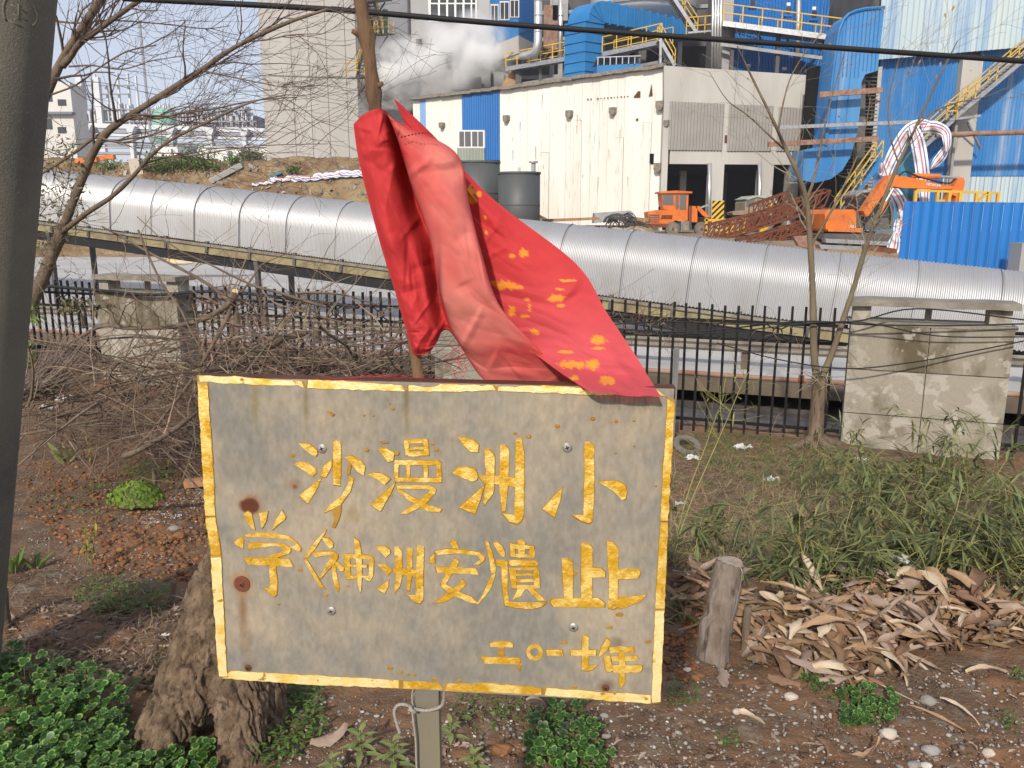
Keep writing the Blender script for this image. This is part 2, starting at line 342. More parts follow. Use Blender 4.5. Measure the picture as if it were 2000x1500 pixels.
# ================================================================== rust pipe and guard rail along the road
e = thing('rusty_pipe', 'rust coloured pipe lying along the road edge behind the fence', 'pipe', ST(-4, 2.66, -.452))
MB().tube([ST(s, 2.66 + .01 * math.sin(s * 2), -.418 + .003 * math.sin(s * 3)) for s in np.arange(-14, 6, .4)], .032, 10).build('pipe_run', M['rustpipe'], e, True)
for s in np.arange(-12, 6, 2.9): MB().tube([ST(s, 2.66, -.408), ST(s + .07, 2.66, -.408)], .055, 10).build('flange', M['rust'], e)
e = thing('guard_rail', 'low weathered guard rail along the road behind the fence', 'guard rail', ST(-4, 3.3, -.45))
MB().prism([ST(-14, 3.3, -.21), ST(-14, 3.26, -.17), ST(-14, 3.3, -.13), ST(-14, 3.26, -.09), ST(-14, 3.3, -.05), ST(-14, 3.34, -.05), ST(-14, 3.34, -.21)], FU * 20).build('beam', M['slabc'], e)
for s in np.arange(-13, 6, 1.7): MB().box(ST(s, 3.39, -.26), (.1, .1, .38), (FU, FN, ZU)).build('post', M['kerb'], e)
# ================================================================== tube conveyor, parallel to the fence, climbing to the left
CD = nrm((-2.882, 1.0835, .292)); CO = np.array([5.15, 12.94, -.09]); CN = np.array([.352, .936, 0]); CU = nrm(np.cross(CD, CN)); CU = CU if CU[2] > 0 else -CU
def CP(l, n_, u_): return CO + CD * l + CN * n_ + CU * u_
conv = thing('tube_conveyor', 'long silver corrugated conveyor cover climbing left behind the fence', 'conveyor', CP(4, 0, 0))
PL = 1.12; NC = 19; sec = []
for k in range(25):
    ph = math.radians(-42 + 264 * k / 24); sec.append((math.cos(ph) * .60, .52 + math.sin(ph) * (.60 if math.sin(ph) > 0 else .55)))
sec = [(.60, .02), (.60, .27)] + [q for q in sec if q[1] >= .53] + [(-.60, .27), (-.60, .02)]
nr = NC * 6 + 1; g = np.zeros((nr, len(sec), 3))
for i in range(nr):
    l = (PL - .004) * i / (nr - 1); am = .010 * math.sin(2 * math.pi * NC * i / (nr - 1))
    for j, (a_, b_) in enumerate(sec):
        rr = 1 + am / .6; g[i, j] = CD * l + CN * (a_ * rr) + CU * (.5 + (b_ - .5) * rr)
pm = npmesh('cover_panel', g.reshape(-1, 3), gridfaces(nr, len(sec))); pm.materials.append(M['cover']); pm.polygons.foreach_set('use_smooth', [True] * len(pm.polygons))
for k in range(-5, 24):
    o = bpy.data.objects.new('cover_panel', pm); COL.objects.link(o); o.parent = conv
    o.location = Vector(CP(k * PL, random.uniform(-.006, .006), random.uniform(-.006, .006))) - Vector(conv.location)
    gap = random.random() < .6
    g2 = np.zeros((2, len(sec), 3)); wdt = .010 if gap else .005
    for i in range(2):
        for j, (a_, b_) in enumerate(sec): g2[i, j] = CP(k * PL - wdt + wdt * 2 * i, a_ * 1.018, .5 + (b_ - .5) * 1.018)
    if gap or random.random() < .5: MB().grid(g2).build('seam_band', M['seam'], conv)
L0, L1 = -5.6, 27
for sgn in (-1, 1):
    MB().bar(CP(L0, sgn * .60, -.13), CP(L1, sgn * .60, -.13), .06, .16, CU).build('side_beam', M['olive'], conv)
    MB().bar(CP(L0, sgn * .62, -.028), CP(L1, sgn * .62, -.028), .12, .045, CU).build('sill_plate', M['slabc'], conv)
MB().bar(CP(L0, 0, -.32), CP(L1, 0, -.32), 1.16, .2, CU).build('return_belt', M['black'], conv)
MB().bar(CP(L0, 0, .05), CP(L1, 0, .05), .95, .02, CU).build('carrying_belt', M['black'], conv)
for l in np.arange(-5, 27, 1.06):
    MB().box(CP(l, -.635, -.07), (.06, .07, .24), (CD, CN, CU)).build('bracket', M['darkst'], conv)
for l in np.arange(-.4, 27, 5.6):
    for sgn in (-1, 1):
        p = CP(l, sgn * .55, -.2); MB().bar(p, (p[0], p[1], -.5), .09, .09, CD).build('leg', M['darkst'], conv)
    p = CP(l, 0, -.26); MB().bar(CP(l, -.6, -.26), CP(l, .6, -.26), .1, .1, CU).build('cross_beam', M['darkst'], conv)
    if l > 30: MB().bar((CP(l, -.55, 0)[0], CP(l, -.55, 0)[1], -.3), CP(l + 1.0, -.55, -.2), .05, .05).build('brace', M['darkst'], conv)
# black cables strung along the fence
def cable(name, pts, r, label, Y=None, k=6, mat='black'):
    P = [ST(*q) if Y is None else PY(q[0], q[1], q[2]) for q in pts]
    return tag(MB().tube(smooth_path(P, k), r, 6).build(name, M[mat], None, True), label, 'cable')
cable('black_cable', [(240, -3, 6.0), (640, 18, 6.0), (1000, 48, 6.05), (1500, 84, 6.1), (2060, 124, 6.2)], .02, 'thick black cable crossing the top of the scene from left to right', 1)
cable('black_cable', [(1190, 634, 7.5), (1300, 628, 7.4), (1450, 633, 7.2), (1660, 629, 6.98), (1790, 603, 6.85), (2020, 627, 6.6)], .007, 'black cable looping up over the capping slab of the large stained pillar', 1)
cable('black_cable', [(1190, 642, 7.5), (1350, 648, 7.35), (1560, 628, 7.1), (1700, 634, 6.95), (1850, 636, 6.8), (2020, 632, 6.6)], .007, 'black cable running straight across the upper face of the large pillar', 1)
cable('black_cable', [(1400, 670, 7.3), (1520, 702, 7.15), (1650, 720, 6.95), (1780, 708, 6.85), (1900, 686, 6.75), (2020, 662, 6.6)], .006, 'thin black cable sagging lowest across the large pillar', 1)
cable('black_cable', [(1190, 655, 7.5), (1400, 650, 7.3), (1650, 628, 6.95), (1830, 656, 6.82), (2020, 658, 6.6)], .006, 'black cable dipping across the second quarter of the large pillar', 1)
cable('black_cable', [(60, 556, 10.6), (200, 568, 10.1), (300, 576, 9.75), (440, 570, 9.6), (700, 600, 9.0)], .022, 'thick black cable bundle tied across the mossy left pillar', 1)
# ================================================================== sign board
SCN = np.array([-.1412, 1.3309, 1.0312]); yaw, tilt, roll = -.08488, -.0088, -.00753; SW, SH = .82, .5806
su = np.array([math.cos(yaw), math.sin(yaw), 0]); sn = np.array([math.sin(yaw), -math.cos(yaw), 0]); svv = ZU * math.cos(tilt) + sn * math.sin(tilt)
su, svv = su * math.cos(roll) + svv * math.sin(roll), svv * math.cos(roll) - su * math.sin(roll); sn = np.cross(su, svv)
def SL(px, py):                                   # photo pixel -> sign plane (u, v) in metres
    d = ray(px, py); p = CAM + d * (((SCN - CAM) @ sn) / (d @ sn)) - SCN; return np.array([p @ su, p @ svv])
def SP(u, v, h=0.0): return SCN + su * u + svv * v + sn * h
M['foil'] = mk('gold_foil', (.60, .335, .022), (.80, .58, .17), .36, .35, sc=34, lo=.44, hi=.6, bump=.35, bsc=90, c3=(.46, .24, .02), sc3=60, lo3=.6, hi3=.68)
M['foilpale'] = mk('pale_gold_foil', (.84, .68, .32), (.74, .48, .07), .36, .3, sc=22, lo=.5, hi=.66, bump=.3, bsc=70, c3=(.42, .2, .02), sc3=38, lo3=.62, hi3=.68)
M['glue'] = mk('brown_glue', (.27, .13, .012), (.36, .2, .03), .5, sc=60)
M['screw'] = mk('screw_steel', (.40, .38, .34), (.27, .25, .22), .5, .6, sc=150)
M['rustdark'] = mk('rusted_screw', (.085, .03, .016), (.13, .05, .025), .85, sc=160, bump=.5, bsc=300)
M['maroon'] = mk('maroon_frame', (.055, .017, .012), (.10, .03, .018), .7, sc=20, bump=.3, bsc=90)
M['post'] = mk('post_steel', (.17, .165, .15), (.22, .19, .11), .6, .2, sc=12, stretch=(1, 1, .3))
sign = thing('sign_board', 'weathered grey metal sign with gold Chinese characters and gold border', 'sign', (-.21, 1.39, .3))
# panel: grey sheet, weather stains and soft branch shade carried in a colour attribute
nu, nv = 420, 300
uu, wv_ = np.meshgrid(np.linspace(-SW / 2, SW / 2, nu), np.linspace(-SH / 2, SH / 2, nv))
base = np.array([.335, .28, .205]); cool = np.array([.20, .187, .16])
n1 = fbm(uu * 6, wv_ * 6, 0, 4, 51); n2 = fbm(uu * 42, wv_ * 36, 0, 4, 61); n3 = fbm(uu * 190, wv_ * 85, 0, 2, 71)
k = np.clip(.40 + 1.0 * n1 + .55 * n2, 0, 1)[..., None]
Cc = base * (1 - k) + cool * k; Cc = Cc * (1 + .10 * n2 + .12 * n3)[..., None]
def streak(px, y0, y1, wd, col, amt):
    global Cc
    a = SL(px, y0); b = SL(px + (y1 - y0) * .03, y1); t = np.clip((a[1] - wv_) / (a[1] - b[1]), -.05, 1.2); cx = a[0] + (b[0] - a[0]) * t
    m = np.exp(-((uu - cx) / wd) ** 2 * 1.6) * sstep(-.04, .03, t) * sstep(1.15, .35, t) * amt * (.8 + .4 * n2); m = np.clip(m, 0, 1)[..., None]; Cc = Cc * (1 - m) + np.array(col) * m
streak(497, 755, 850, .007, (.20, .155, .045), .75); streak(597, 760, 870, .006, (.17, .13, .05), .6); streak(793, 765, 870, .007, (.13, .10, .04), .75); streak(765, 765, 800, .004, (.2, .15, .05), .35)
streak(473, 1140, 1290, .010, (.20, .09, .025), .75); streak(485, 1230, 1360, .012, (.16, .10, .05), .4)
def spot(px, py, r, col, amt, hard=.4, ex=1.0):
    global Cc
    a = SL(px, py); d = np.sqrt(((uu - a[0]) / ex) ** 2 + (wv_ - a[1]) ** 2) / r + .45 * n1 + .35 * n2
    m = (sstep(1.0, hard, d) * amt)[..., None]; Cc = Cc * (1 - m) + np.array(col) * m
spot(492, 985, .030, (.26, .12, .04), .7, .3); spot(489, 989, .019, (.085, .022, .012), .95, .55, 1.25)
spot(576, 950, .019, (.22, .115, .045), .7, .1); spot(576, 951, .008, (.12, .04, .015), .8, .2); spot(690, 1010, .02, (.26, .19, .08), .4, .1)
spot(473, 1138, .030, (.30, .15, .05), .6, .4); spot(483, 1302, .018, (.14, .09, .05), .6, .2); spot(1182, 1342, .022, (.14, .07, .035), .7, .2); spot(1205, 1256, .018, (.12, .09, .07), .6, .2)
spot(820, 1290, .07, (.15, .155, .15), .35, .1, 1.6); spot(1000, 1130, .05, (.15, .15, .145), .3, .1, 2)  # soft dark blotches: dappled branch shade put into the sheet colour
Hh = .0006 * n1 + .00025 * n2
V = (SCN + uu[..., None] * su + wv_[..., None] * svv + Hh[..., None] * sn).reshape(-1, 3)
M['panel'] = mk('sign_sheet', (1, 1, 1), (.86, .86, .86), .75, 0, sc=70, lo=.4, hi=.62, attr='Col', stretch=(1, 1, .6), bump=.08, bsc=200, spec=.2)
pme = npmesh('panel', V, gridfaces(nv, nu)); setcol(pme, 'Col', Cc.reshape(-1, 3)); link('panel', pme, M['panel'], sign, True)
MB().box(SP(0, 0, -.004), (SW - .002, SH - .002, .006), (su, svv, sn)).build('backing_sheet', M['darkst'], sign)
# steel angle frame behind the sheet; its maroon top edge shows above the tape
for c, sz in (((0, SH / 2 - .004, -.014), (SW + .004, .012, .027)), ((0, -SH / 2 - .0015, -.02), (SW, .003, .026)), ((-SW / 2 - .0015, 0, -.02), (.003, SH, .026)), ((SW / 2 + .0015, 0, -.02), (.003, SH, .026))):
    MB().box(SP(*c), sz, (su, svv, sn)).build('frame_angle', M['maroon'], sign)
lay = [0]
def foil(poly, mat, parent, name=None, th=.0009, wob=.0006, mb=None, lift=0.0):
    """polygon in photo pixels -> thin raised foil on the sheet, edges a little uneven"""
    own = mb is None; mb = mb or MB(); lay[0] += 1; h = .0013 + (lay[0] % 9) * .00016 + lift; P = []
    Q = [SL(x, y) for x, y in poly]
    for a, b in zip(Q, Q[1:] + Q[:1]):
        L_ = np.linalg.norm(b - a); m_ = max(1, int(L_ / .009))
        for i in range(m_):
            q = a + (b - a) * i / m_
            if i: q = q + np.array([random.gauss(0, wob), random.gauss(0, wob)])
            P.append(q)
    # bevelled top: outer ring low, inner ring high
    c = sum(P) / len(P); outer = [SP(*(q + (q - c) / (np.linalg.norm(q - c) + 1e-6) * .0013), .0004) for q in P]; top = [SP(*(q + (c - q) * .03), h) for q in P]; n = len(P)
    mb.add(outer + top, [tuple(range(n, 2 * n))] + [(i, (i + 1) % n, n + (i + 1) % n, n + i) for i in range(n)])
    if not own: return mb
    o = mb.build(name, mat, parent); o.data.materials.append(M['glue'])
    for q in o.data.polygons:
        if q.index: q.material_index = 1
    return o
# gold border tape, piece by piece (photo pixels)
TAPE = [('p', [(386, 733), (450, 735), (592, 744), (597, 757), (585, 752), (500, 752), (388, 745)]), ('p', [(600, 741), (700, 746), (786, 752), (794, 764), (598, 758)]), ('p', [(796, 752), (840, 756), (860, 750), (965, 752), (971, 762), (900, 765), (796, 764)]),
 ('p', [(968, 756), (1060, 752), (1150, 757), (1200, 760), (1290, 766), (1288, 772), (1150, 771), (968, 763)]), ('p', [(1278, 757), (1300, 774), (1312, 780), (1300, 774), (1286, 771)]),
 ('g', [(386, 746), (406, 747), (416, 890), (422, 1010), (402, 1010), (393, 860)]), ('g', [(402, 1011), (422, 1009), (433, 1084), (413, 1084)]), ('p', [(412, 1085), (433, 1084), (444, 1310), (447, 1323), (429, 1323), (424, 1270)]),
 ('p', [(447, 1309), (600, 1318), (784, 1328), (784, 1344), (600, 1337), (430, 1324)]), ('g', [(787, 1329), (860, 1334), (866, 1346), (787, 1344)]), ('g', [(872, 1334), (960, 1334), (1060, 1343), (1060, 1356), (866, 1348)]), ('p', [(1066, 1342), (1200, 1353), (1204, 1368), (1062, 1357)]), ('p', [(1204, 1352), (1272, 1356), (1272, 1373), (1180, 1368)]),
 ('p', [(1273, 1350), (1279, 1190), (1298, 1190), (1290, 1372), (1273, 1374)]), ('g', [(1279, 1190), (1290, 1020), (1305, 1020), (1298, 1190)]), ('g', [(1289, 1020), (1303, 775), (1318, 782), (1305, 1020)])]
for kd, poly in TAPE: foil(poly, M['foilpale' if kd == 'p' else 'foil'], sign, 'tape_strip')
# characters: outlines read off enlargements of the photograph (origin, scale)
ENL = {1: (380, 720), 2: (860, 720), 3: (400, 1020), 4: (840, 1020)}
def E_(r, pts): ox, oy = ENL[r]; return [(ox + x * .24, oy + y * .24) for x, y in pts]
CH = [
 (1, [[(848,603),(938,610),(1000,660),(1005,695),(988,715),(925,680)], [(808,775),(862,755),(935,770),(990,815),(992,850),(962,880),(880,820)], [(850,1030),(1040,885),(985,1000),(925,1100)], [(1130,590),(1150,580),(1190,595),(1195,690),(1190,955),(1130,945)], [(1025,850),(1060,780),(1122,738),(1118,790),(1070,885),(1030,875)], [(1225,712),(1285,708),(1355,745),(1392,795),(1380,868),(1330,840),(1270,765)], [(1262,865),(1300,895),(1270,1000),(1190,1110),(1055,1175),(1095,1110),(1200,1030),(1255,930)]]),
 (1, [[(1495,648),(1560,645),(1630,685),(1620,745),(1580,762),(1545,720)], [(1410,858),(1460,842),(1530,850),(1600,895),(1550,945),(1490,900)], [(1435,1105),(1640,920),(1590,1030),(1515,1162)], [(1705,580),(1895,570),(1898,602),(1705,612)], [(1712,640),(1905,632),(1905,653),(1715,662)], [(1715,675),(1910,668),(1908,705),(1740,712)], [(1705,582),(1742,580),(1750,705),(1720,705)], [(1862,572),(1898,570),(1912,705),(1868,708)],
      [(1628,740),(1985,742),(2005,760),(2000,782),(1640,782)], [(1628,882),(2010,886),(2010,925),(1632,918)], [(1628,745),(1662,745),(1662,915),(1628,915)], [(1968,755),(2008,760),(2012,925),(1970,920)], [(1722,780),(1755,780),(1752,890),(1725,890)], [(1862,780),(1898,780),(1898,890),(1868,890)],
      [(1635,950),(1700,945),(1920,948),(1970,980),(1955,1000),(1900,980),(1720,978),(1650,975)], [(1970,985),(1960,1015),(1870,1110),(1730,1180),(1672,1182),(1720,1140),(1830,1070),(1925,985)], [(1640,960),(1680,985),(1880,1100),(2020,1140),(2000,1170),(1900,1160),(1730,1060),(1650,990)]]),
 (2, [[(140,555),(200,560),(270,575),(315,620),(310,680),(250,675),(205,640)], [(92,848),(150,800),(220,798),(285,815),(310,870),(300,905),(265,918),(160,880)], [(155,1130),(365,938),(330,1060),(285,1185)], [(360,650),(400,652),(445,705),(442,900),(430,1020),(360,1118),(350,1095),(372,900)], [(485,620),(530,618),(562,655),(555,900),(545,1050),(530,1165),(502,1165),(478,960)], [(612,570),(665,560),(685,690),(680,1200),(660,1245),(625,1268),(560,1250),(500,1182),(600,1195),(608,1000)], [(305,868),(440,870),(605,885),(685,885),(685,968),(560,955),(430,935),(345,920)]]),
 (2, [[(1172,600),(1215,595),(1255,625),(1252,1000),(1240,1240),(1215,1265),(1150,1245),(1068,1195),(1165,1195),(1172,900)], [(828,1138),(1000,958),(975,1080),(932,1212)], [(1285,918),(1350,910),(1450,912),(1505,945),(1522,1000),(1510,1055),(1480,1070),(1400,990)]]),
 (3, [[(321,-72),(354,-92),(384,-72),(414,63),(389,48),(339,-12)], [(441,-80),(519,-92),(504,-12),(469,50)], [(551,63),(569,-2),(631,-104),(664,-47),(654,-22),(599,18)], [(238,165),(295,115),(318,140),(315,212),(280,200)], [(318,98),(400,82),(540,85),(680,105),(750,160),(788,210),(780,242),(740,222),(690,200),(745,190),(735,165),(660,135),(500,122),(330,118)], [(352,170),(420,162),(560,170),(650,172),(700,205),(705,230),(690,255),(590,288),(528,285),(535,268),(620,245),(645,225),(630,198),(540,192),(352,215)], [(315,285),(500,285),(690,295),(728,362),(560,352),(350,342)], [(528,350),(582,350),(595,480),(588,590),(570,610),(545,590),(468,530),(530,535)]]),
 (3, [[(985,55),(995,60),(900,215),(845,285),(805,290),(830,250),(900,150)], [(805,295),(835,300),(935,465),(985,542),(940,525),(870,410)]]),
 (3, [[(955,120),(1010,125),(1050,170),(1045,200),(1020,212),(980,165)], [(875,245),(920,235),(1050,235),(1085,260),(1088,290),(1060,330),(940,460),(930,445),(1020,300),(1030,262),(960,268),(900,280)], [(1035,330),(1065,345),(1080,450),(1100,530),(1090,565),(1065,545),(1040,450)], [(1035,312),(1090,325),(1135,365),(1130,395),(1110,400)], [(1130,250),(1180,265),(1185,450),(1155,465),(1145,430)], [(1130,252),(1310,262),(1370,280),(1378,320),(1330,300),(1180,290)], [(1340,285),(1378,300),(1370,440),(1345,480),(1310,470),(1335,430)], [(1180,338),(1325,345),(1322,368),(1182,358)], [(1155,432),(1340,430),(1345,478),(1290,445),(1160,465)], [(1215,118),(1260,150),(1280,250),(1283,440),(1270,580),(1245,500),(1232,300)]]),
 (3, [[(1392,192),(1470,192),(1512,225),(1512,250),(1475,285)], [(1405,340),(1470,340),(1525,390),(1490,430)], [(1400,540),(1500,465),(1495,520),(1465,580)], [(1543,198),(1580,200),(1608,235),(1608,440),(1590,520),(1548,588),(1545,540),(1558,430)], [(1648,205),(1695,215),(1690,400),(1668,562),(1645,550),(1645,400)], [(1730,185),(1788,200),(1780,400),(1780,630),(1755,665),(1700,645),(1642,588),(1715,595),(1720,400)], [(1530,372),(1680,380),(1750,385),(1748,445),(1680,435),(1535,410)]]),
 (4, [[(160,165),(185,142),(215,155),(240,215),(190,210)], [(35,232),(120,212),(280,222),(400,240),(450,275),(445,310),(400,345),(360,342),(415,300),(390,270),(260,250),(60,262)], [(0,285),(38,248),(40,335),(-5,330)], [(42,358),(200,365),(375,372),(398,425),(220,415),(55,408)], [(205,285),(238,315),(210,380),(110,520),(85,500),(140,390)], [(265,460),(295,500),(220,580),(130,645),(20,658),(90,610),(200,530)], [(85,505),(120,495),(250,570),(340,605),(400,660),(340,655),(180,595),(90,520)]]),
 (4, [[(450,155),(475,155),(520,290),(540,375),(530,420),(500,415),(480,290)], [(500,425),(535,410),(500,530),(400,660),(370,672),(440,560)]]),
 (4, [[(515,170),(545,155),(590,190),(612,250),(605,285),(560,255)], [(650,165),(685,175),(700,280),(655,275)], [(650,170),(705,175),(845,190),(850,215),(650,213)], [(805,190),(850,205),(850,285),(805,275)], [(655,247),(850,265),(850,288),(770,285),(655,278)], [(710,150),(745,142),(775,160),(772,285),(720,292),(715,200)], [(645,305),(860,308),(882,335),(870,355),(650,350),(640,330)], [(642,368),(698,370),(705,540),(665,535)], [(838,365),(885,385),(895,535),(845,540)], [(642,365),(870,362),(885,392),(700,386)], [(690,412),(845,412),(845,430),(690,432)], [(690,457),(845,454),(845,480),(690,483)], [(665,508),(890,512),(888,540),(670,538)], [(720,520),(775,540),(740,600),(665,632),(700,570)], [(790,530),(835,535),(900,595),(950,640),(880,635),(820,575)], [(535,305),(600,305),(632,320),(630,365),(545,350)], [(575,355),(632,360),(630,520),(640,640),(720,648),(850,650),(950,648),(920,685),(830,705),(700,698),(610,680),(590,560),(580,450)]]),
 (4, [[(985,618),(1080,615),(1370,610),(1425,655),(1425,692),(1000,685),(975,650)], [(1070,295),(1120,292),(1162,320),(1165,625),(1090,625)], [(1228,160),(1300,175),(1325,205),(1320,625),(1228,625)], [(1262,365),(1390,368),(1428,405),(1425,445),(1270,448)], [(1438,148),(1490,155),(1535,210),(1530,480),(1530,690),(1490,710),(1450,700),(1455,500)], [(1515,380),(1700,378),(1715,405),(1690,460),(1520,462)], [(1530,610),(1620,608),(1765,582),(1710,645),(1590,690),(1530,705)]]),
 (4, [[(482,985),(520,970),(650,968),(680,995),(675,1015),(490,1012)], [(410,1092),(560,1095),(720,1098),(738,1120),(730,1155),(580,1150),(440,1145)]]),
 (4, 'ring'),
 (4, [[(942,1032),(1075,1035),(1085,1088),(950,1082)]]),
 (4, [[(1138,1035),(1355,1032),(1352,1085),(1145,1080)], [(1238,915),(1260,912),(1292,930),(1292,1100),(1285,1160),(1370,1160),(1320,1200),(1275,1212),(1230,1195)]]),
 (4, [[(1435,935),(1472,970),(1440,1040),(1360,1105),(1395,1010)], [(1455,1012),(1655,1010),(1662,1058),(1460,1062)], [(1470,1088),(1680,1082),(1700,1110),(1670,1122),(1480,1132)], [(1410,1078),(1465,1085),(1475,1150),(1500,1200),(1440,1225),(1420,1150)], [(1480,1160),(1725,1160),(1730,1190),(1710,1220),(1490,1222)], [(1535,1025),(1585,1022),(1585,1310),(1552,1352),(1535,1310)]])]
for r, strokes in CH:
    if strokes == 'ring':
        mb = MB(); o_ = [E_(4, [(852 + 68 * math.cos(a), 1055 + 68 * math.sin(a))])[0] for a in np.linspace(0, 2 * math.pi, 17)[:-1]]; i_ = [E_(4, [(852 + 36 * math.cos(a), 1055 + 36 * math.sin(a))])[0] for a in np.linspace(0, 2 * math.pi, 17)[:-1]]
        P = [SP(*SL(*q), .0004) for q in o_] + [SP(*SL(*q), .0018) for q in o_] + [SP(*SL(*q), .0018) for q in i_] + [SP(*SL(*q), .0004) for q in i_]
        for j in range(16):
            k = (j + 1) % 16
            mb.add([P[q] for q in (j, k, 16 + k, 16 + j, 32 + k, 32 + j, 48 + k, 48 + j)], [(0, 1, 2, 3), (3, 2, 4, 5), (5, 4, 6, 7)])
        mb.build('character', M['foil'], sign)
    else:
        ch = None                               # first stroke carries the character, further strokes are its sub-parts
        for st_ in strokes:
            o = foil(E_(r, st_), M['foil'], ch or sign, 'stroke' if ch else 'character', wob=.0004)
            ch = ch or o
# peeled and lost bits of foil, glue specks
for r, pl in ((1, [(1195,1100),(1190,1180),(1145,1295),(1120,1285),(1140,1220),(1115,1150)]), (1, [(1255,775),(1280,780),(1265,860),(1245,860)]), (1, [(1075,345),(1100,350),(1140,370),(1125,388)]), (1, [(1508,590),(1560,592),(1580,602),(1530,608)]), (4, [(555,1020),(600,1020),(608,1085),(555,1085)]), (4, [(712,1155),(748,1155),(735,1215),(715,1200)]), (4, [(1165,390),(1195,405),(1180,435),(1168,430)])):
    foil(E_(r, pl), M['glue'], sign, 'foil_scrap')
mb = MB()
SPK = [(1380,380,1),(1455,383,1),(1590,285,1),(1615,328,2),(1400,662,3),(1645,687,4),(1938,612,2),(1970,660,3),(798,706,3),(1602,1030,1)]
for x, y, s in SPK + [(2000 + a, b, c) for a, b, c in ((0, 0, 0),)][:0]:
    foil([(380 + x * .24 + s * 1.4 * math.cos(a), 720 + y * .24 + s * math.sin(a)) for a in (0, 1, 2.2, 3.3, 4.4, 5.4)], None, None, mb=mb, wob=.0002)
for x, y, s in [(952,468,3),(608,526,2),(720,552,3),(1240,407,3),(1432,428,2),(1385,434,1),(1573,425,1),(1578,630,1),(1425,686,1),(1755,955,1)]:
    foil([(860 + x * .24 + s * 1.3 * math.cos(a), 720 + y * .24 + s * math.sin(a)) for a in (0, 1, 2.2, 3.3, 4.4, 5.4)], None, None, mb=mb, wob=.0002)
for x, y, s in [(1508,1187,4),(1590,1220,3),(1652,1240,2),(1705,1238,2),(1868,1280,4),(778,388,3),(985,593,3),(600,667,2),(1162,520,2)]:
    foil([(400 + x * .24 + s * 1.4 * math.cos(a), 1020 + y * .24 + s * .7 * math.sin(a)) for a in (0, 1, 2.2, 3.3, 4.4, 5.4)], None, None, mb=mb, wob=.0002)
for x, y, s in [(1090,978,4),(1540,750,5),(1460,855,4),(1775,972,4),(1170,1340,4),(240,1290,3),(35,1280,4)]:
    foil([(840 + x * .24 + s * 1.4 * math.cos(a), 1020 + y * .24 + s * .7 * math.sin(a)) for a in (0, 1, 2.2, 3.3, 4.4, 5.4)], None, None, mb=mb, wob=.0002)
tag(mb.build('glue_specks', M['glue'], sign), kind='stuff')
def screw(px, py, r, mat, washer=None):
    u, v = SL(px, py)
    if washer: MB().tube([SP(u, v, .0003), SP(u, v, .002), SP(u, v, .0024)], [washer, washer * .98, washer * .85], 22).build('washer', washer_m, sign)
    z0 = .002 if washer else .0003
    o = MB().tube([SP(u, v, z0), SP(u, v, z0 + .0012), SP(u, v, z0 + .0028), SP(u, v, z0 + .0034)], [r, r, r * .72, r * .35], 18).build('screw', mat, sign, False)
    m2 = MB()
    for a in (.4, .4 + math.pi / 2): m2.box(SP(u, v, z0 + .0033), (r * .85, r * .2, .0006), (su * math.cos(a) + svv * math.sin(a), -su * math.sin(a) + svv * math.cos(a), sn))
    m2.build('cross_slot', M['dark'], o)
washer_m = M['rustdark']; M['washer'] = mk('rust_washer', (.17, .055, .03), (.12, .035, .02), .85, sc=120, bump=.4, bsc=300)
washer_m = M['washer']
for x, y in ((629, 876), (1108, 874), (647, 1193), (1120, 1225)): screw(x, y, .0085, M['screw'])
screw(473, 1140, .0055, M['rustdark'], .0155); screw(485, 1304, .0065, M['rustdark']); screw(1183, 1343, .0065, M['rustdark'])
# post: steel angle set in the ground behind the sheet
pb = PY(838, 1345, 1.375); zg = gz(pb[0], 1.375)
mb = MB(); x0, x1 = PY(815, 1400, 1.375)[0], PY(861, 1400, 1.375)[0]
mb.prism([(x0, 1.362, zg - .12), (x1, 1.362, zg - .12), (x1, 1.405, zg - .12), (x1 - .004, 1.405, zg - .12), (x1 - .004, 1.366, zg - .12), (x0, 1.366, zg - .12)], (-.004, 0, 1.40 - zg)).build('post', M['post'], sign)
# cord knotted round the post
M['cord'] = mk('grey_cord', (.36, .33, .29), (.25, .22, .19), .9, sc=300, bump=.8, bsc=500)
cy = PY(840, 1385, 1.35)[2]; xc = (x0 + x1) / 2; hw = (x1 - x0) / 2
P = [(xc - hw - .006, 1.352, cy), (xc, 1.349, cy - .002), (xc + hw + .004, 1.352, cy + .006), (xc + hw + .006, 1.385, cy + .012), (xc + hw, 1.414, cy + .012), (xc, 1.416, cy + .004), (xc - hw - .006, 1.40, cy), (xc - hw - .008, 1.375, cy)]
co = tag(MB().tube(smooth_path(P + [P[0]], 5), .0033, 7).build('knotted_cord', M['cord'], None, True), 'frayed grey cord knotted around the sign post below the sign', 'cord')
k0 = np.array([xc - hw - .006, 1.350, cy])
MB().tube(smooth_path([k0 + (0, 0, .004), k0 + (-.012, -.004, .012), k0 + (-.026, -.002, .010), k0 + (-.034, 0, -.006), k0 + (-.030, 0, -.03), k0 + (-.024, -.001, -.052)], 5), .0032, 7).build('loose_loop', M['cord'], co, True)
MB().tube(smooth_path([k0, k0 + (.002, -.001, -.03), k0 + (.005, .001, -.07), k0 + (.005, .002, -.12), k0 + (.007, .003, -.2), k0 + (.008, .006, -.5)], 5), .0022, 6).build('tail', M['cord'], co, True)
MB().tube(smooth_path([k0 + (-.004, 0, .006), k0 + (.0, -.006, .002), k0 + (.006, -.003, -.004), k0 + (.0, .003, -.006), k0 + (-.006, 0, 0)], 4), .0038, 7).build('knot', M['cord'], co, True)
MB().tube(smooth_path([k0 + (.002, .004, 0), k0 + (.0, .006, .03), (xc - hw * .7, 1.357, cy + .06)], 4), .0016, 6).build('upper_tail', M['cord'], co, True)
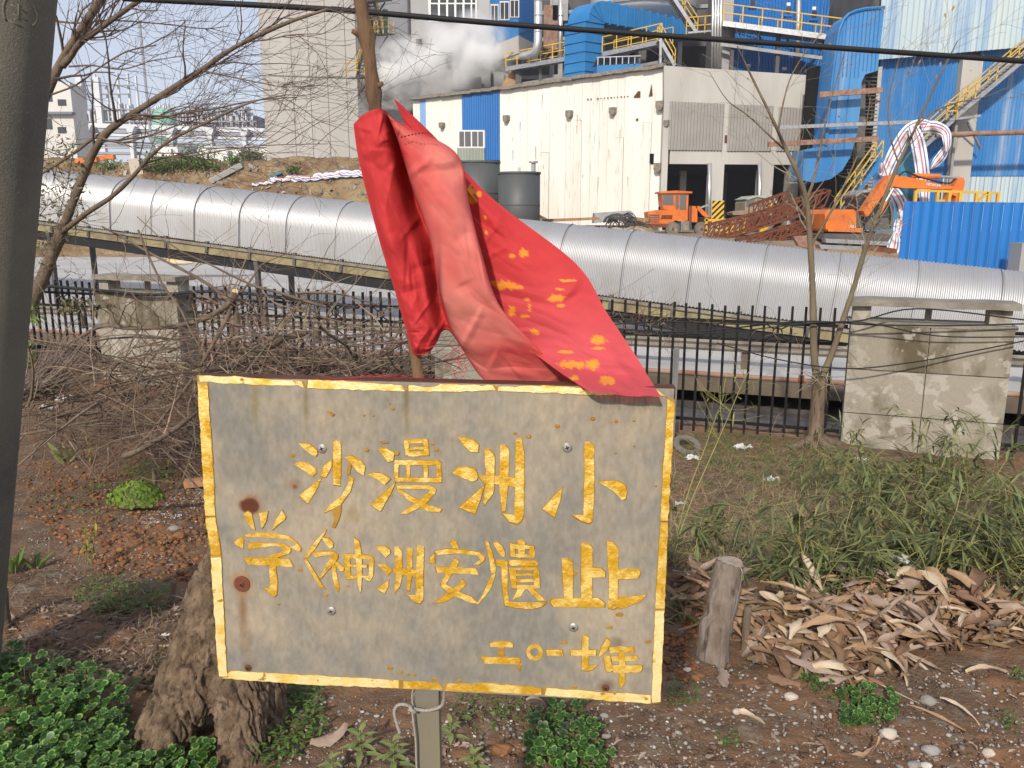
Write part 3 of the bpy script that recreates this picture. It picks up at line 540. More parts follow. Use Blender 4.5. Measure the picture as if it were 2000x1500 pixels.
# ================================================================== red flag on a wooden stick
flag = thing('red_flag', 'faded torn red flag with yellow paint spots tied to a stick', 'flag', (-.2, 1.45, .2))
M['stick'] = mk('bark_stick', (.085, .045, .027), (.20, .12, .06), .85, sc=26, stretch=(1, 1, .25), bump=.6, bsc=60)
p_top, p_bot = PY(690, -60, 1.47), PY(822, 745, 1.45); d_ = p_bot - p_top
pts = []; rad = []
for i, t in enumerate(np.linspace(0, 1, 40)):
    q = p_top + d_ * t + np.array([.0035 * math.sin(t * 11), .002 * math.cos(t * 7), 0]); pts.append(q); rad.append(.0112 - .0008 * t + .0022 * max(0, float(vnoise(t * 22, 1.7, 0, 5)))) 
dd = d_ / abs(d_[2])
for q in np.linspace(.05, .30, 5): pts.append(p_bot + dd * q); rad.append(.0105)
for i in range(len(rad)):                                     # swell at knots
    for kz, ka in ((2.02, .005), (1.90, .004), (1.815, .0045), (1.74, .003)): rad[i] += ka * math.exp(-((pts[i][2] - kz) / .012) ** 2)
MB().tube(pts, rad, 12).build('stick', M['stick'], flag, True)
mbk = MB()
for z_, a in ((1.815, .6), (1.90, 2.6), (2.02, -.5)):
    t = (p_top[2] - z_) / (p_top[2] - p_bot[2]); c = p_top + d_ * t; mbk.tube([c, c + np.array([math.cos(a) * .022, -abs(math.sin(a)) * .02, .008])], [.007, .004], 8)
mbk.build('knot_stub', M['stick'], flag, True)
FY = 1.44
CV = [[(690,243,-.01),(700,310,-.01),(722,400,-.01),(745,485,-.01),(770,565,-.005),(788,628,0),(800,670,.0),(804,689,.0)],
 [(712,222,-.025),(727,310,-.03),(748,400,-.03),(770,488,-.028),(795,570,-.022),(812,636,-.018),(818,675,-.014),(818,694,-.010)],
 [(742,212,-.026),(762,300,-.03),(786,400,-.012),(812,490,-.005),(832,570,-.004),(845,632,-.004),(850,668,-.002),(842,684,-.004)],
 [(762,224,.02),(785,300,.045),(812,390,.05),(845,478,.05),(858,560,.045),(866,620,.03),(874,640,.03),(876,646,.03)],
 [(756,222,-.03),(779,268,-.05),(805,352,-.06),(843,468,-.06),(866,575,-.05),(900,660,-.02),(925,702,.0),(952,748,.01)],
 [(775,236,-.034),(832,285,-.066),(868,380,-.078),(896,480,-.075),(930,585,-.06),(975,660,-.03),(1010,705,-.008),(1050,752,.0)],
 [(800,250,-.01),(891,300,-.045),(916,400,-.05),(938,485,-.055),(972,590,-.05),(1032,662,-.03),(1072,705,-.02),(1112,756,-.01)],
 [(796,252,.02),(884,318,.02),(905,400,.025),(925,485,.025),(955,590,.02),(1015,665,.01),(1075,712,-.05),(1150,764,-.165)],
 [(790,240,.03),(893,350,.03),(965,432,.02),(1030,525,.0),(1080,605,-.02),(1128,680,-.045),(1168,728,-.085),(1218,772,-.175)],
 [(768,190,.03),(850,268,.05),(960,386,.04),(1124,514,.0),(1185,610,-.025),(1240,692,-.055),(1268,738,-.10),(1291,775,-.18)]]
CVp = np.array([[list(q) for q in c] for c in CV], float)
def cr(P, n):                                              # Catmull-Rom along axis 0
    P = np.concatenate([2 * P[:1] - P[1:2], P, 2 * P[-1:] - P[-2:-1]]); m = len(P) - 3; out = []
    for x in np.linspace(0, m, n):
        i = min(int(x), m - 1); t = x - i; a, b, c, d = P[i], P[i + 1], P[i + 2], P[i + 3]
        out.append(.5 * (2 * b + (c - a) * t + (2 * a - 5 * b + 4 * c - d) * t * t + (3 * b - a - 3 * c + d) * t ** 3))
    return np.array(out)
g1 = cr(CVp, 330); g2 = cr(np.swapaxes(g1, 0, 1), 300)     # rows x columns x (px,py,dY)
nr_, nc_ = g2.shape[:2]
aa, bb = np.meshgrid(np.arange(nc_) / nc_, np.arange(nr_) / nr_)
crease = np.zeros_like(aa); rc = np.random.default_rng(44)
for _ in range(95):                                          # straight crumple lines pressed into the cloth
    i_, j_ = rc.integers(10, nr_ - 10), rc.integers(8, nc_ - 8); x_, y_ = g2[i_, j_, 0], g2[i_, j_, 1]; an_ = rc.uniform(0, math.pi); L_ = rc.uniform(22, 85); w_ = rc.uniform(5, 16)
    dx_, dy_ = g2[..., 0] - x_, g2[..., 1] - y_; s_ = dx_ * math.cos(an_) + dy_ * math.sin(an_); q_ = -dx_ * math.sin(an_) + dy_ * math.cos(an_); m_ = np.clip(1 - (s_ / L_) ** 2, 0, 1) * sstep(.10, .06, np.abs(aa - j_ / nc_))
    one = np.where(q_ > 0, np.maximum(0, 1 - q_ / w_), np.maximum(0, 1 + q_ / (w_ * rc.uniform(.3, 3)))); crease += rc.choice((-1, 1, 1)) * rc.uniform(.0016, .0052) * one * m_
fold = sstep(0, .06, aa) * sstep(1, .95, aa)
wr = -.009 * np.abs(fbm(aa * 5 + bb * 2, bb * 6 - aa * 3, 0, 2, 81)) - .0035 * np.abs(fbm(aa * 12 - bb * 8, bb * 11 + aa * 5, 0, 2, 91)) + .004 * fbm(aa * 6, bb * 30, 0, 2, 95) * sstep(.25, 0, bb)
g2[..., 2] += (wr - crease) * fold * sstep(1.0, .9, bb)
g2[..., 1] += 2.0 * fbm(aa * 30, 0 * bb, 0, 3, 7) * sstep(.95, 1, bb)
Pw = np.zeros((nr_, nc_, 3))
dx = (g2[..., 0] - 1000) / F_PX; dyy = -(g2[..., 1] - 750) / F_PX
Dv = dx[..., None] * RT + dyy[..., None] * UP + FW; Yv = FY + g2[..., 2]; Pw = CAM + Dv * (Yv / Dv[..., 1])[..., None]
# cloth colour: faded red, yellow paint splashes
red = np.array([.46, .032, .034]); fad = np.array([.62, .195, .16]); pink = np.array([.50, .075, .088]); yel = np.array([.66, .27, .02])
kf = np.clip(.45 + .8 * fbm(aa * 5, bb * 5, 0, 4, 13), 0, 1) * sstep(.36, .44, aa) * sstep(.72, .62, aa)
Cl = red * (1 - kf[..., None]) + fad * kf[..., None]
kp = (sstep(.70, .80, aa) * sstep(.35, .75, bb) * .8)[..., None]; Cl = Cl * (1 - kp) + pink * kp
Cl = Cl * (1 + .10 * fbm(aa * 40, bb * 40, 0, 3, 17))[..., None]
nb = fbm(g2[..., 0] / 9, g2[..., 1] / 9, 0, 3, 23)
BL = [(918,375,9,11),(922,390,12,8),(935,380,6,7),(948,425,3,5),(950,455,4,4),(1000,500,7,4),(1023,494,8,8),(965,555,8,6),(985,558,22,9),(1010,560,16,4),(1083,582,17,8),(1000,608,8,10),(1028,585,8,4),(1025,618,10,3),(1097,597,8,4),(1095,565,8,3),(1110,548,16,3),(1046,648,9,6),(1168,665,15,10),(1168,680,14,3),(1110,711,17,9),(1133,714,8,7),(1158,712,12,11),(1122,738,9,6),(1183,742,14,8),(1195,746,7,6),(1105,687,14,3),(1034,600,3,12)]
ym = np.zeros_like(aa)
nb2 = fbm(g2[..., 0] / 3.2, g2[..., 1] / 3.2, 0, 2, 29)
for x, y, rx, ry in BL: ym = np.maximum(ym, sstep(1.0, .85, np.sqrt(((g2[..., 0] - x) / rx) ** 2 + ((g2[..., 1] - y) / ry) ** 2) + .5 * nb + .45 * nb2))
ym = ym * sstep(.66, .70, aa) * (.85 + .15 * nb); ym = np.clip(ym, 0, 1)[..., None]; Cl = Cl * (1 - ym) + yel * ym
fold_shade = (np.exp(-((g2[..., 0] - 858) / 5) ** 2 - ((g2[..., 1] - 560) / 70) ** 2) * .6)[..., None]; Cl = Cl * (1 - fold_shade) + np.array([.05, .02, .02]) * fold_shade  # shade deep in the inner fold, put into the cloth colour
M['cloth'] = mk('flag_cloth', (1, 1, 1), rough=.75, attr='Col', bump=.12, bsc=400, spec=.25, trans=.07)
fm = npmesh('cloth', Pw.reshape(-1, 3), gridfaces(nr_, nc_)); setcol(fm, 'Col', Cl.reshape(-1, 3)); cl = link('cloth', fm, M['cloth'], flag, True)
M['thread'] = mk('red_thread', (.45, .03, .035), rough=.8)
mb = MB()
for j in range(int(nc_ * .80), nc_ - 1, 2):                 # frayed hem
    q = Pw[-1, j]; mb.tube([q, q + np.array([random.gauss(.001, .002), -.001, -random.uniform(.004, .014)])], [.0004, .0002], 3, False)
tag(mb.build('frayed_hem', M['thread'], cl), kind='stuff')
mb = MB()
for _ in range(5):
    x = random.uniform(600, 700); y = 742; q = [PY(x + i * 28, y - 4 + random.gauss(0, 3) - i * .6, 1.345 + .004 * i) for i in range(7)]; mb.tube(smooth_path(q, 3), .0003, 3, False)
for _ in range(9):
    x = random.uniform(880, 920); y = random.uniform(655, 690); q = [PY(x + random.gauss(0, 10), y + i * 12, 1.46) for i in range(6)]; mb.tube(smooth_path(q, 3), .0005, 3, False)
tag(mb.build('loose_threads', M['thread'], cl), kind='stuff')
# stitched hem seam across the upper fold
seam = smooth_path([PY(783, 268, 1.36), PY(810, 262, 1.352), PY(835, 259, 1.352), PY(846, 265, 1.355)], 8)
mb = MB()
for a, b in zip(seam[::2], seam[1::2]): mb.tube([a, b], .0011, 4)
mb.build('stitching', mk('stitch_thread', (.16, .012, .015), rough=.9), cl)
# ================================================================== the works behind: helpers
def qw(pl, x0, x1, t0, t1, b0, b1, off=0.0):
    P0 = pl.at(x0, t0, off); P1 = pl.at(x1, t1, off); z0 = pl.at(x0, b0, off)[2]; z1 = pl.at(x1, b1, off)[2]
    return [P0, P1, np.array([P1[0], P1[1], z1]), np.array([P0[0], P0[1], z0])]
def wbox(pl, x0, x1, t, b, thick, off=0.0, mb=None):
    t = t if isinstance(t, tuple) else (t, t); b = b if isinstance(b, tuple) else (b, b)
    mb = mb or MB(); return mb.prism(qw(pl, x0, x1, t[0], t[1], b[0], b[1], off), -pl.n * thick)
def corr(pl, x0, x1, t, b, n, dep, off=0.0, mb=None, shape=(0, 0, 1, 1)):
    """corrugated sheet with vertical ribs"""
    t = t if isinstance(t, tuple) else (t, t); b = b if isinstance(b, tuple) else (b, b)
    Q = qw(pl, x0, x1, t[0], t[1], b[0], b[1], off); m_ = 4 * n; g = np.zeros((2, m_ + 1, 3))
    for k in range(m_ + 1):
        f = (k // 4 + (0, .12, .5, .62)[k % 4]) / n if k < m_ else 1.0; o = pl.n * dep * shape[k % 4]
        g[0, k] = Q[0] + (Q[1] - Q[0]) * f + o; g[1, k] = Q[3] + (Q[2] - Q[3]) * f + o
    mb = mb or MB(); return mb.grid(g)
def railing(mb, pts, h=1.1, step=1.6, r=.03, mids=(.5, 1.0)):
    P = [np.asarray(p, float) for p in pts]
    for a, b in zip(P, P[1:]):
        n = max(1, int(np.linalg.norm(b - a) / step))
        for k in range(n + 1): q = a + (b - a) * k / n; mb.bar(q, q + ZU * h, r * 2, r * 2, (0, 1, 0))
        for m_ in mids: mb.bar(a + ZU * h * m_, b + ZU * h * m_, r * 2, r * 2)
    return mb
def stair(e, p0, p1, wv, nst=14, mat='steel', rail=True, h=1.0):
    p0, p1, wv = np.asarray(p0, float), np.asarray(p1, float), np.asarray(wv, float)
    for o in (0, 1): MB().bar(p0 + wv * o, p1 + wv * o, .08, .25).build('stringer', M[mat], e)
    for k in range(nst):
        q = p0 + (p1 - p0) * (k + .5) / nst; MB().bar(q, q + wv, .25, .04).build('tread', M[mat], e)
    if rail:
        for o in (0, 1): railing(MB(), [p0 + wv * o + ZU * .1, p1 + wv * o + ZU * .1], h, 1.3).build('handrail', M['yellow'], e)
GZ = .6
# ------------------------------------------------------------------ white warehouse
PW = Plane((10.5, 55), (-8.6, 71))
wh = thing('white_warehouse', 'long low warehouse clad in stained white sheets with blue panels', 'warehouse', (10, 55, GZ))
def wtop(x): return 194 + (x - 806) / (976 - 806) * (175 - 194) if x < 976 else 175 + (x - 976) / (1296 - 976) * (130 - 175)
ed = [806, 820, 831, 862, 902, 976, 1002, 1030, 1058, 1074, 1091, 1106, 1123, 1138, 1155, 1172, 1189, 1206, 1222, 1240, 1258, 1277, 1296]
MB().prism([PW.at(806, 194, -.25), PW.at(1297, 130, -.25), np.append(PW.at(1297, 130, -.25)[:2], 0), np.append(PW.at(806, 194, -.25)[:2], 0)], -PW.n * .3).build('backing_wall', M['darkst'], wh)
for i, (a, b) in enumerate(zip(ed, ed[1:])):
    off = random.uniform(-.05, .03)
    if (a, b) == (902, 976):
        corr(PW, 902.3, 975.5, (wtop(902) + 2, wtop(976) + 2), (313, 313), 16, .07, .03).build('blue_panel', M['blue'], wh); continue
    if (a, b) == (820, 831): corr(PW, a, b, (wtop(a) + 2, wtop(b) + 2), 300, 3, .06, 0).build('blue_panel', mk('pale_blue_sheet', (.16, .32, .6), (.2, .36, .62), .5), wh); continue
    zb = PW.at(a, 421, 0)[2]; bot = (421 - (.1 - 1.6) / np.linalg.norm(PW.at(a, 421)[1]) * F_PX)
    yb = 380 if b < 1000 else 440
    if a > 1050 and random.random() < .45:                      # patched: two sheets one above the other
        ym = random.choice((240, 268, 283, 300, 318)) + random.uniform(-6, 6)
        wbox(PW, a + .2, b - .2, (wtop(a) + 2, wtop(b) + 2), (ym, ym), .05, off).build('sheet', M['whited' if random.random() < .4 else 'white'], wh)
        vx = lambda x: x + (ym - wtop(x)) * (961 - x) / (8170 - wtop(x)); wbox(PW, vx(a) + .2, vx(b) - .2, (ym + .6, ym + .6), (yb, yb), .05, off - .01).build('sheet', M['whited'], wh)
    else: wbox(PW, a + .2, b - .2, (wtop(a) + 2, wtop(b) + 2), (yb, yb), .05, off).build('sheet', M['whited' if i % 3 == 2 and a > 1000 else 'white'], wh)
mb = MB(); tl = [PW.at(x, wtop(x) - 1.5, .15) for x in np.linspace(804, 1298, 26)]
for a, b in zip(tl, tl[1:]): mb.bar(a + ZU * random.uniform(-.05, .05), b + ZU * random.uniform(-.05, .05), .5, .22)
mb.build('eaves_strip', M['slabc'], wh)
A_, B_ = PW.at(806, 194, .1), PW.at(1297, 130, .1); MB().prism([A_, B_, B_ + np.array([6, 7.5, .4]), A_ + np.array([6, 7.5, .4])], (0, 0, -.12)).build('roof', M['steel'], wh)
def hood(x, y, s):
    mb = MB(); pl = PW; c = pl.at(x, y, .35); a = pl.u; sz = s * c[1] / F_PX
    mb.prism([c - a * sz * .5 + ZU * sz * .5, c + a * sz * .5 + ZU * sz * .5, c + a * sz * .5 - ZU * sz * .25, c + a * sz * .3 - ZU * sz * .6, c - a * sz * .3 - ZU * sz * .6, c - a * sz * .5 - ZU * sz * .25], -pl.n * .36)
    mb.build('vent_hood', M['slabc'], wh)
for x, y, s in ((860, 244, 9), (986, 231, 11), (1109, 222, 12), (1194, 216, 12), (1287, 205, 15), (1283, 326, 15), (1300, 240, 10)): hood(x, y, s)
wf = MB(); wbox(PW, 894, 946, 254, 289, .1, .14, wf); wo = wf.build('window', M['frame'], wh)
for x0, x1 in ((897, 906), (908, 919), (922, 932), (934, 943)): wbox(PW, x0, x1, 257, 286, .03, .16).build('pane', M['paleglass'], wo)
corr(PW, 893, 946, 289, 315, 9, .05, .18).build('patch_panel', mk('weathered_green_sheet', (.30, .34, .30), (.24, .25, .2), .7, sc=1, stretch=(1, 1, .2)), wh)
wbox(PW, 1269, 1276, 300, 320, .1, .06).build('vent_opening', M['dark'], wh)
for pl_ in ([(1237, 190), (1246, 178), (1250, 178), (1250, 190)], [(1268, 186), (1272, 164), (1274, 186), (1266, 188)], [(1242, 232), (1246, 231), (1246, 235), (1242, 236)]): slab(PW, pl_, .05, .07).build('rust_hole', M['rustdark'], wh)
for x in np.linspace(1140, 1225, 14):
    if random.random() < .75: wbox(PW, x, x + random.uniform(1, 2.6), 193 - (x - 1140) * .07, 195.5 - (x - 1140) * .07, .04, .06).build('rust_hole', M['rustdark'], wh)
M['ruststreak'] = mk('rust_streak', (.42, .24, .12), (.62, .50, .36), .85, sc=2, stretch=(1, 1, .3))
for _ in range(24):                                          # rust and soot runs below fixings and joints
    x = random.uniform(985, 1292); y = random.choice((196, 235, 262, 285, 300, 322, 345)) + random.uniform(-12, 12); h_ = random.uniform(5, 26); w0 = random.uniform(.4, 1.0)
    slab(PW, [(x, y), (x + w0, y), (x + w0 * .6 - .3, y + h_), (x + .1, y + h_ * .9)], .02, .062 + random.uniform(0, .01)).build('rust_run', M['ruststreak' if random.random() < .5 else 'slabc'], wh)
# ------------------------------------------------------------------ concrete loading bunker right of the warehouse
PB = YP(55)
bk = thing('concrete_bunker', 'grey concrete loading bay with grey shutters above three dark openings', 'building', (15, 55, GZ))
slab(PB, [(1297, 128), (1612, 149), (1618, 158), (1616, 214), (1297, 200)], .6).build('parapet_wall', M['bunker'], bk)
for x0, x1, t, b in ((1297, 1309, 200, 452), (1414, 1425, 203, 294), (1510, 1522, 206, 294), (1568, 1579, 208, 320), (1612, 1619, 210, 300)): wbox(PB, x0, x1, t, b, .6, -.002).build('column', M['bunker'], bk)
wbox(PB, 1309, 1579, (293, 295), (320, 322), .6, -.004).build('lintel', M['bunker'], bk)
for x0, x1 in ((1390, 1415), (1488, 1512), (1545, 1571)): wbox(PB, x0, x1, 320.5, 452, 1.2, .01).build('pier', M['bunker'], bk)
wbox(PB, 1571, 1694, (360, 362), (383, 385), .8, -.01).build('lintel', M['bunker'], bk)
for x0, x1, t, b, n in ((1308, 1415, (198, 203), (293, 294), 17), (1424, 1511, (204, 207), (295, 295), 14), (1521, 1569, (211, 212), (295, 295), 8)): corr(PB, x0, x1, t, b, n, .09, .06).build('shutter', M['shutter'], bk)
mb = MB(); wbox(PB, 1297, 1700, 200, 455, .3, -9, mb); wbox(PB, 1297, 1620, 321, 330, 9, -.65, mb); mb.build('interior', M['dark'], bk)  # near-black walls: the unlit depth of the bay put into the colour
wbox(PB, 1330, 1342, 322, 452, .5, -3).build('column', M['bunker'], bk)
for x in (1386, 1484): MB().tube([PB.at(x, 318, .25), PB.at(x - 1, 452, .25)], .13, 10).build('drain_pipe', M['silver'], bk, True)
mbh = MB(); wbox(PB, 1392, 1415, 392, 436, .05, .06, mbh)
m = mk('hazard_board', (.75, .45, .02), rough=.6); t = m.node_tree; wv = t.nodes.new('ShaderNodeTexWave'); wv.bands_direction = 'DIAGONAL'; wv.inputs['Scale'].default_value = 1.6; wv.inputs['Distortion'].default_value = 0
mp = t.nodes.new('ShaderNodeMapping'); tc = t.nodes.new('ShaderNodeTexCoord'); mp.inputs['Scale'].default_value = (-1, 0, 1); t.links.new(tc.outputs['Object'], mp.inputs[0]); t.links.new(mp.outputs[0], wv.inputs[0])
rp = t.nodes.new('ShaderNodeValToRGB'); rp.color_ramp.interpolation = 'CONSTANT'; rp.color_ramp.elements[0].color = (.015, .015, .015, 1); rp.color_ramp.elements[1].position = .5; rp.color_ramp.elements[1].color = (.75, .43, .02, 1); t.links.new(wv.outputs[0], rp.inputs[0]); t.links.new(rp.outputs[0], t.nodes['Principled BSDF'].inputs[0]); HAZ = m
mbh.build('hazard_board', HAZ, bk)
for x, y in ((1416, 264), (1567, 259), (1570, 198)): wbox(PB, x, x + 6, y, y + 15, .05, .05).build('sign_plate', M['maroon'], bk)
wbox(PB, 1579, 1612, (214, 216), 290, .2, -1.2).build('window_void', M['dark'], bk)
for x in (1590, 1602): MB().tube([PB.at(x, 218, -.6), PB.at(x - 1, 290, -.6)], .08, 6).build('drain_pipe', M['rustpipe'], bk)
# ------------------------------------------------------------------ concrete tower and grey block
tw = thing('concrete_tower', 'tall windowless pale concrete tower at left behind the mound', 'tower', (-18, 74, GZ))
T0, T1, T2 = PY(521, 300, 82), PY(703, 300, 72), PY(802, 300, 80)
MB().prism([(T0[0], 82, -.3), (T1[0], 72, -.3), (T1[0] + 6, 95, -.3), (T0[0] + 2, 105, -.3)], (0, 0, 36)).build('shaft', M['beige'], tw)
PT2 = Plane((T1[0], 72), (T2[0], 80))
MB().prism([(T1[0] + .02, 71.99, -.3), (T2[0], 80, -.3), (T2[0] + 3, 95, -.3), (T1[0] + 5, 94, -.3)], (0, 0, 36.1)).build('stair_wing', M['pale'], tw)
PT1 = Plane((T0[0], 82), (T1[0], 72))
for x in (560, 595, 630, 668): wbox(PT1, x, x + .8, -40, 330, .1, .04).build('joint_strip', M['slabc'], tw)
wbox(PT1, 524, 702, (146, 152), (148, 154), .1, .05).build('joint_strip', M['slabc'], tw)
le = thing('tower_stairs', 'yellow railed steel stairs and landings on the concrete tower', 'stairs', PT2.at(735, 330, .5))
for (x0, x1, y) in ((716, 757, 68), (690, 722, 152), (716, 752, 2)):
    a, b = PT2.at(x0, y, .9), PT2.at(x1, y, .9); MB().bar((a + b) / 2 - (b - a) / 2, b, 1.4, .12).build('landing', M['darkst'], le)
    mb = MB(); railing(mb, [a + PT2.n * .6, b + PT2.n * .6], 1.15, .8); railing(mb, [a + PT2.n * .6, a - PT2.n * .6], 1.15, .8); mb.build('landing_railing', M['yellow'], le)
    MB().bar(b - ZU * .1, b - ZU * 1.2 - PT2.n * 1.0, .1, .1).build('bracket', M['darkst'], le)
stair(le, PT2.at(733, 70, 1.3), PT2.at(712, 150, 1.3), -PT2.n * .8, 12, 'darkst'); stair(le, PT2.at(730, 2, 1.3), PT2.at(745, 66, 1.3), -PT2.n * .8, 10, 'darkst')
wbox(PT2, 748, 757, 18, 68, .1, .06).build('door', mk('green_door', (.06, .16, .10), rough=.6), tw)
gb = thing('grey_block', 'grey rendered plant building with a long white window behind the steam', 'building', (-9, 84, GZ))
PGb = YP(80.2); wbox(PGb, 800, 957, -60, 330, 14).build('wall', M['grey'], gb)
wbox(PGb, 836, 931, -30, 42, .15, .12).build('window', M['frame'], gb)
for x0, x1 in ((841, 855), (859, 871), (875, 887), (891, 903), (907, 919), (922, 928)):
    for y0, y1 in ((-28, 5), (8, 38)): wbox(PGb, x0, x1, y0, y1, .05, .15).build('pane', M['glass'], gb)
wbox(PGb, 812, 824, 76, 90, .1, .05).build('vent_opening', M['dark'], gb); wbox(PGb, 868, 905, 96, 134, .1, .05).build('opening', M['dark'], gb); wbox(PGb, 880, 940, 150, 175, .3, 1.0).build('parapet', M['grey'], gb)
# ------------------------------------------------------------------ dark process frame behind
fr = thing('process_building', 'dark steel process structure with beams behind the ducts', 'structure', (8, 84, GZ))
PF = YP(84); wbox(PF, 955, 1640, -60, 300, 1.0).build('back_wall', M['darkst'], fr)
for x in (985, 1075, 1092, 1215, 1330): wbox(PF, x, x + 9, -60, 260, .8, 2.0).build('column', M['steel'], fr)
for y in (72, 145, 20): wbox(PF, 955, 1430, (y + 6, y - 14), (y + 13, y - 7), .6, 2.4).build('beam', M['steel'], fr)
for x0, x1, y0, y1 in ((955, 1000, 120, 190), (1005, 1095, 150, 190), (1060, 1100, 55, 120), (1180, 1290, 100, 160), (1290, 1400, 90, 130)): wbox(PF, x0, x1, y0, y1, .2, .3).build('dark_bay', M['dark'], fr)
for x0, y0, x1, y1 in ((1060, 120, 1092, 60), (1100, 90, 1075, 20), (1180, 140, 1260, 80), (1240, 60, 1300, 20)): MB().bar(PF.at(x0, y0, 2.2), PF.at(x1, y1, 2.2), .25, .25).build('brace', M['steel'], fr)
for (x0, x1, y0, y1, mt) in ((1062, 1090, 10, 95, 'rustpipe'), (1080, 1110, -20, 40, 'steel'), (955, 985, 190, 140, 'grey')): wbox(PF, x0, x1, y0, y1, 2, 2.8).build('casing', M[mt], fr)
cr_ = thing('control_room', 'small blue control room with white windows on a concrete base', 'control room', PY(1010, 90, 72))
C0, C1, C2 = PY(957, 60, 76), PY(1013, 60, 71), PY(1046, 60, 75)
PCa, PCb = Plane(C0[:2], C1[:2]), Plane(C1[:2], C2[:2])
mb = MB(); zb_, zt_ = PCa.at(1013, 70)[2], PCa.at(1013, -40)[2]
MB().prism([(C0[0], 76, zb_), (C1[0], 71, zb_), (C2[0], 75, zb_), (C0[0] + 2, 82, zb_)], (0, 0, zt_ - zb_)).build('wall', M['bluepaint'], cr_)
MB().prism([(C0[0] - .2, 75.8, zb_ - 1.4), (C1[0], 70.7, zb_ - 1.4), (C2[0] + .2, 74.8, zb_ - 1.4), (C0[0] + 2, 82, zb_ - 1.4)], (0, 0, 1.38)).build('base', M['bunker'], cr_)
corr(PCb, 1014, 1046, (-40, -40), (66, 55), 12, .05, .05).build('side_cladding', M['blue'], cr_)
for x0, x1, t, b in ((958, 972, 8, 42), (976, 993, 2, 39), (996, 1012, -2, 34)):
    o = wbox(PCa, x0, x1, t, b, .1, .08).build('window', M['frame'], cr_)
    for k in (0, 1): wbox(PCa, x0 + 1.5 + k * (x1 - x0) / 2, x0 + (k + 1) * (x1 - x0) / 2 - .5, t + 3, b - 2, .03, .11).build('pane', M['glass'], o)
MB().bar((C1[0], 72, zb_ - 1.4), (C1[0], 72, GZ), .5, .5).build('support', M['darkst'], cr_)
e = thing('silver_flue', 'bright silver flue pipe bending down beside the control room', 'pipe', PY(1052, 150, 69))
MB().tube(smooth_path([PY(1051, -60, 69), PY(1051, 0, 69), PY(1051, 60, 69), PY(1050, 88, 69), PY(1046, 100, 69.2), PY(1036, 106, 69.8), PY(1020, 109, 71), PY(960, 116, 77)], 5), .34, 14).build('flue', M['silver'], e, True)
for y in (2, 30, 62): MB().tube([PY(1051, y, 69), PY(1051, y + 2, 69)], .37, 14).build('joint_band', M['steel'], e)
e = thing('silver_flue', 'thinner silver pipe between the control room and the blue duct', 'pipe', PY(1095, 120, 70))
MB().tube([PY(1095, -40, 70), PY(1095, 60, 70), PY(1094, 118, 70)], .19, 12).build('flue', M['silver'], e, True)
for y in (30, 60, 84): MB().tube([PY(1095, y, 70), PY(1095, y + 2, 70)], .22, 12).build('joint_band', M['steel'], e)
e = thing('process_vessel', 'large pale grey vessel with conical underside above the blue duct', 'vessel', PY(1260, 40, 74))
c = PY(1255, 20, 76); R_ = 4.6
MB().tube([(c[0], 76, c[2] - 1.6), (c[0], 76, c[2] - .6), (c[0], 76, c[2] - .3), (c[0], 76, c[2] + 6)], [R_ * .6, R_ * .93, R_, R_], 40).build('shell', M['pale'], e, True)
MB().tube([(c[0], 76, c[2] - .25), (c[0], 76, c[2] - .05)], R_ + .12, 40).build('ring_flange', M['steel'], e)
MB().bar((c[0], 76, c[2] - 1), (c[0], 76, GZ), .8, .8).build('support', M['darkst'], e)
# blue elbow duct
bd = thing('blue_duct', 'tall blue ribbed duct with rounded elbow rising behind the warehouse roof', 'duct', PY(1140, 160, 66))
D0, D1, D2 = PY(1102, 140, 67.5), PY(1142, 140, 66), PY(1178, 140, 67)
PDa, PDb = Plane(D0[:2], D1[:2]), Plane(D1[:2], D2[:2])
zb_ = PDa.at(1142, 165)[2]; zt_ = PDa.at(1142, 38)[2]; foot = [(D0[0], D0[1]), (D1[0], D1[1]), (D2[0], D2[1]), (D2[0] + D0[0] - D1[0], D2[1] + 1.6)]
MB().prism([(x, y, GZ) for x, y in foot], (0, 0, zt_ - GZ)).build('riser', M['bluepaint'], bd)
uD = PDb.u if PDb.u[0] > 0 else -PDb.u; uL = np.array([D0[0] - D1[0], D0[1] - D1[1], 0]); rad = D2[0] - D1[0]; cen = np.array([D2[0], D2[1], zt_])
arc = [cen + (-uD * math.cos(a) + ZU * math.sin(a)) * rad * 1.0 for a in np.linspace(0, math.pi / 2, 9)]
MB().prism([cen] + arc, uL).build('elbow', M['bluepaint'], bd)
Hd = rad; Ld = 10.0
MB().prism([cen, cen + ZU * Hd, cen + ZU * (Hd - .45) + uD * Ld, cen + ZU * (-.1) + uD * Ld], uL).build('horizontal_run', M['bluepaint'], bd)
for k in range(9):
    z = zt_ - .15 - k * .72
    if z > zb_ - 1: MB().prism([(x + (x - D1[0]) * .03, y - .10, z) for x, y in foot], (0, 0, .10)).build('rib', M['bluepaint'], bd)
for k in range(11):
    q = cen + uD * (.5 + k * .85); MB().prism([q - ZU * .12 - uL * .03, q + ZU * (Hd + .1 - .04 * k) - uL * .03, q + ZU * (Hd + .1 - .04 * k) - uL * .03 + uD * .09, q - ZU * .12 - uL * .03 + uD * .09], uL * 1.06 + PDb.n * 0).build('rib', M['bluepaint'], bd)
for a in (.35, .75, 1.15): q = cen + (-uD * math.cos(a) + ZU * math.sin(a)) * rad; MB().bar(cen + PDb.n * .02, q + PDb.n * .02, .07, .07).build('rib', M['bluepaint'], bd)
e = thing('blue_skid', 'low blue tank with glazed top behind the warehouse roof', 'tank', PY(1200, 160, 64))
wbox(YP(62), 1166, 1252, (128, 124), 175, 4).build('body', M['bluepaint'], e)
